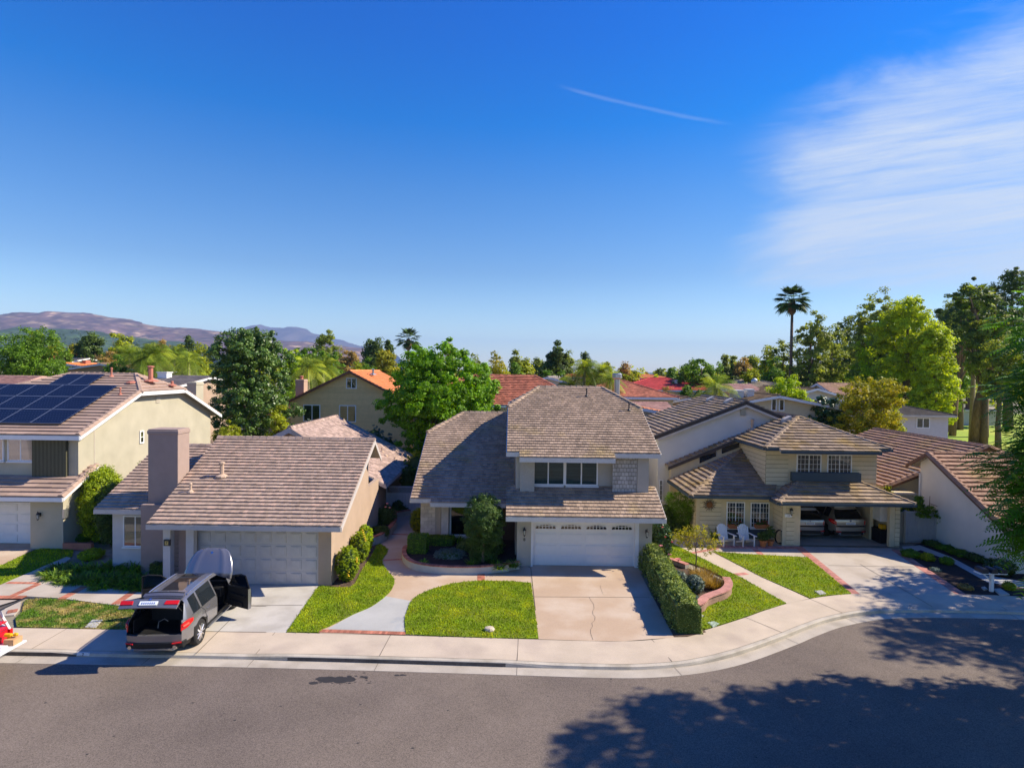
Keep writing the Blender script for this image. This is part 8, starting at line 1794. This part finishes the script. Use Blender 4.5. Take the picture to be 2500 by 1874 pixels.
# ------------------------------------------------------------------ porch things
def adirondack(label, x, y, rz):
    root = thing('garden_armchair', label, 'armchair', (x, y, .015), 'white slatted armchairs', rz); W = M['white_trim']
    mb = MB()
    for k in range(6): mb.hexa([(-.27, -.30 + k * .085, .36 - k * .022), (.27, -.30 + k * .085, .36 - k * .022), (.27, -.23 + k * .085, .342 - k * .022), (-.27, -.23 + k * .085, .342 - k * .022), (-.27, -.30 + k * .085, .38 - k * .022), (.27, -.30 + k * .085, .38 - k * .022), (.27, -.23 + k * .085, .362 - k * .022), (-.27, -.23 + k * .085, .362 - k * .022)])
    mb.build('seat', W, root, local=True); mb = MB()
    for k in range(7):
        f = (k - 3) / 3; h = .80 - .13 * f * f; x0 = f * .235; x1 = f * .27
        mb.hexa([(x0 - .033, .16, .24), (x0 + .033, .16, .24), (x0 + .033, .18, .24), (x0 - .033, .18, .24), (x1 - .036, .16 + h * .35, .24 + h), (x1 + .036, .16 + h * .35, .24 + h), (x1 + .036, .18 + h * .35, .24 + h), (x1 - .036, .18 + h * .35, .24 + h)])
    mb.box(-.28, .28, .25, .28, .5, .56); mb.build('backrest', W, root, local=True)
    for s in (-1, 1):
        mb = MB(); mb.hexa([(s * .36 - .06, -.40, .55), (s * .36 + .06, -.40, .55), (s * .34 + .04, .34, .55), (s * .34 - .04, .34, .55), (s * .36 - .06, -.40, .575), (s * .36 + .06, -.40, .575), (s * .34 + .04, .34, .575), (s * .34 - .04, .34, .575)]); mb.build('armrest', W, root, local=True)
        mb = MB(); mb.box(s * .31 - .015, s * .31 + .015, -.34, -.24, 0, .55); mb.build('front_leg', W, root, local=True)
        mb = MB(); mb.hexa([(s * .29 - .012, -.32, .27), (s * .29 + .012, -.32, .27), (s * .29 + .012, .5, .0), (s * .29 - .012, .5, .0), (s * .29 - .012, -.32, .38), (s * .29 + .012, -.32, .38), (s * .29 + .012, .55, .06), (s * .29 - .012, .55, .06)]); mb.build('rear_leg', W, root, local=True)
    return root
adirondack('left of the two white slatted armchairs on the brick edged terrace', 11.65, 31.75, R(14)); adirondack('right of the two white slatted armchairs on the brick edged terrace', 12.75, 31.75, R(6))
g = gz('Z7', 1190, 1490); hr = thing('hose_reel', 'dark coiled garden hose hung by the garage corner', 'garden hose', (g.x, g.y + .1, 0)); mb = MB()
for k in range(5): mb.tube([(-.05 + .03 * k, .23 * math.cos(a), .45 + .36 * math.sin(a)) for a in [6.283 * i / 20 for i in range(21)]], .022, 5, cap=False)
mb.v = [(y, x, z) for x, y, z in mb.v]; mb.build('hose_coil', M['rubber'], hr, local=True); mb = MB(); mb.tube([(.28, 0, 0), (.30, 0, .5), (.26, .02, .85)], .016, 5); mb.build('hose_end', M['metal_dark'], hr, local=True)
# mailbox
g = gz('Z9', 1935, 668); t_ = gy('Z9', 1945, 515, g.y); mbx = thing('mailbox', 'black mailbox group on a pale wooden post and shelf in the dark bed', 'mailbox', tuple(g)); zt = t_.z
mb = MB(); mb.box(g.x - .06, g.x + .06, g.y - .06, g.y + .06, 0, zt); mb.build('post', M['white_trim'], mbx); mb = MB(); mb.box(g.x - .62, g.x + .55, g.y - .15, g.y + .22, zt, zt + .05); mb.tube([(g.x, g.y, zt - .35), (g.x - .4, g.y, zt)], .03, 5); mb.build('shelf', M['white_trim'], mbx)
for k, dx_ in enumerate((-.42, -.02, .36)):
    mb = MB(); w = .13; pts = [(g.x + dx_ - w, g.y - .2, zt + .05), (g.x + dx_ + w, g.y - .2, zt + .05), (g.x + dx_ + w, g.y - .2, zt + .17)] + [(g.x + dx_ + w * math.cos(a), g.y - .2, zt + .17 + .09 * math.sin(a)) for a in (.5, 1.05, 1.57, 2.1, 2.65)] + [(g.x + dx_ - w, g.y - .2, zt + .17)]
    mb.extr(pts, (0, .46, 0)); mb.build('box', M['metal_dark'], mbx)
# ------------------------------------------------------------------ haze
hz = MB(); hz.box(-14000, 14000, -2000.5, 13500, -6.5, 690)
hv = hz.build('haze', None); hm = bpy.data.materials.new('haze'); hm.use_nodes = True; nt = hm.node_tree; nt.nodes.remove(nt.nodes['Principled BSDF'])
pv = nt.nodes.new('ShaderNodeVolumePrincipled'); pv.inputs['Color'].default_value = (.34, .53, .94, 1); pv.inputs['Density'].default_value = 8.5e-5; pv.inputs['Anisotropy'].default_value = .0
nt.links.new(pv.outputs[0], nt.nodes['Material Output'].inputs['Volume']); hv.data.materials.append(hm); tag(hv, 'pale blue air haze over the whole place', 'haze', None, 'stuff')
SC.cycles.volume_bounces = 0
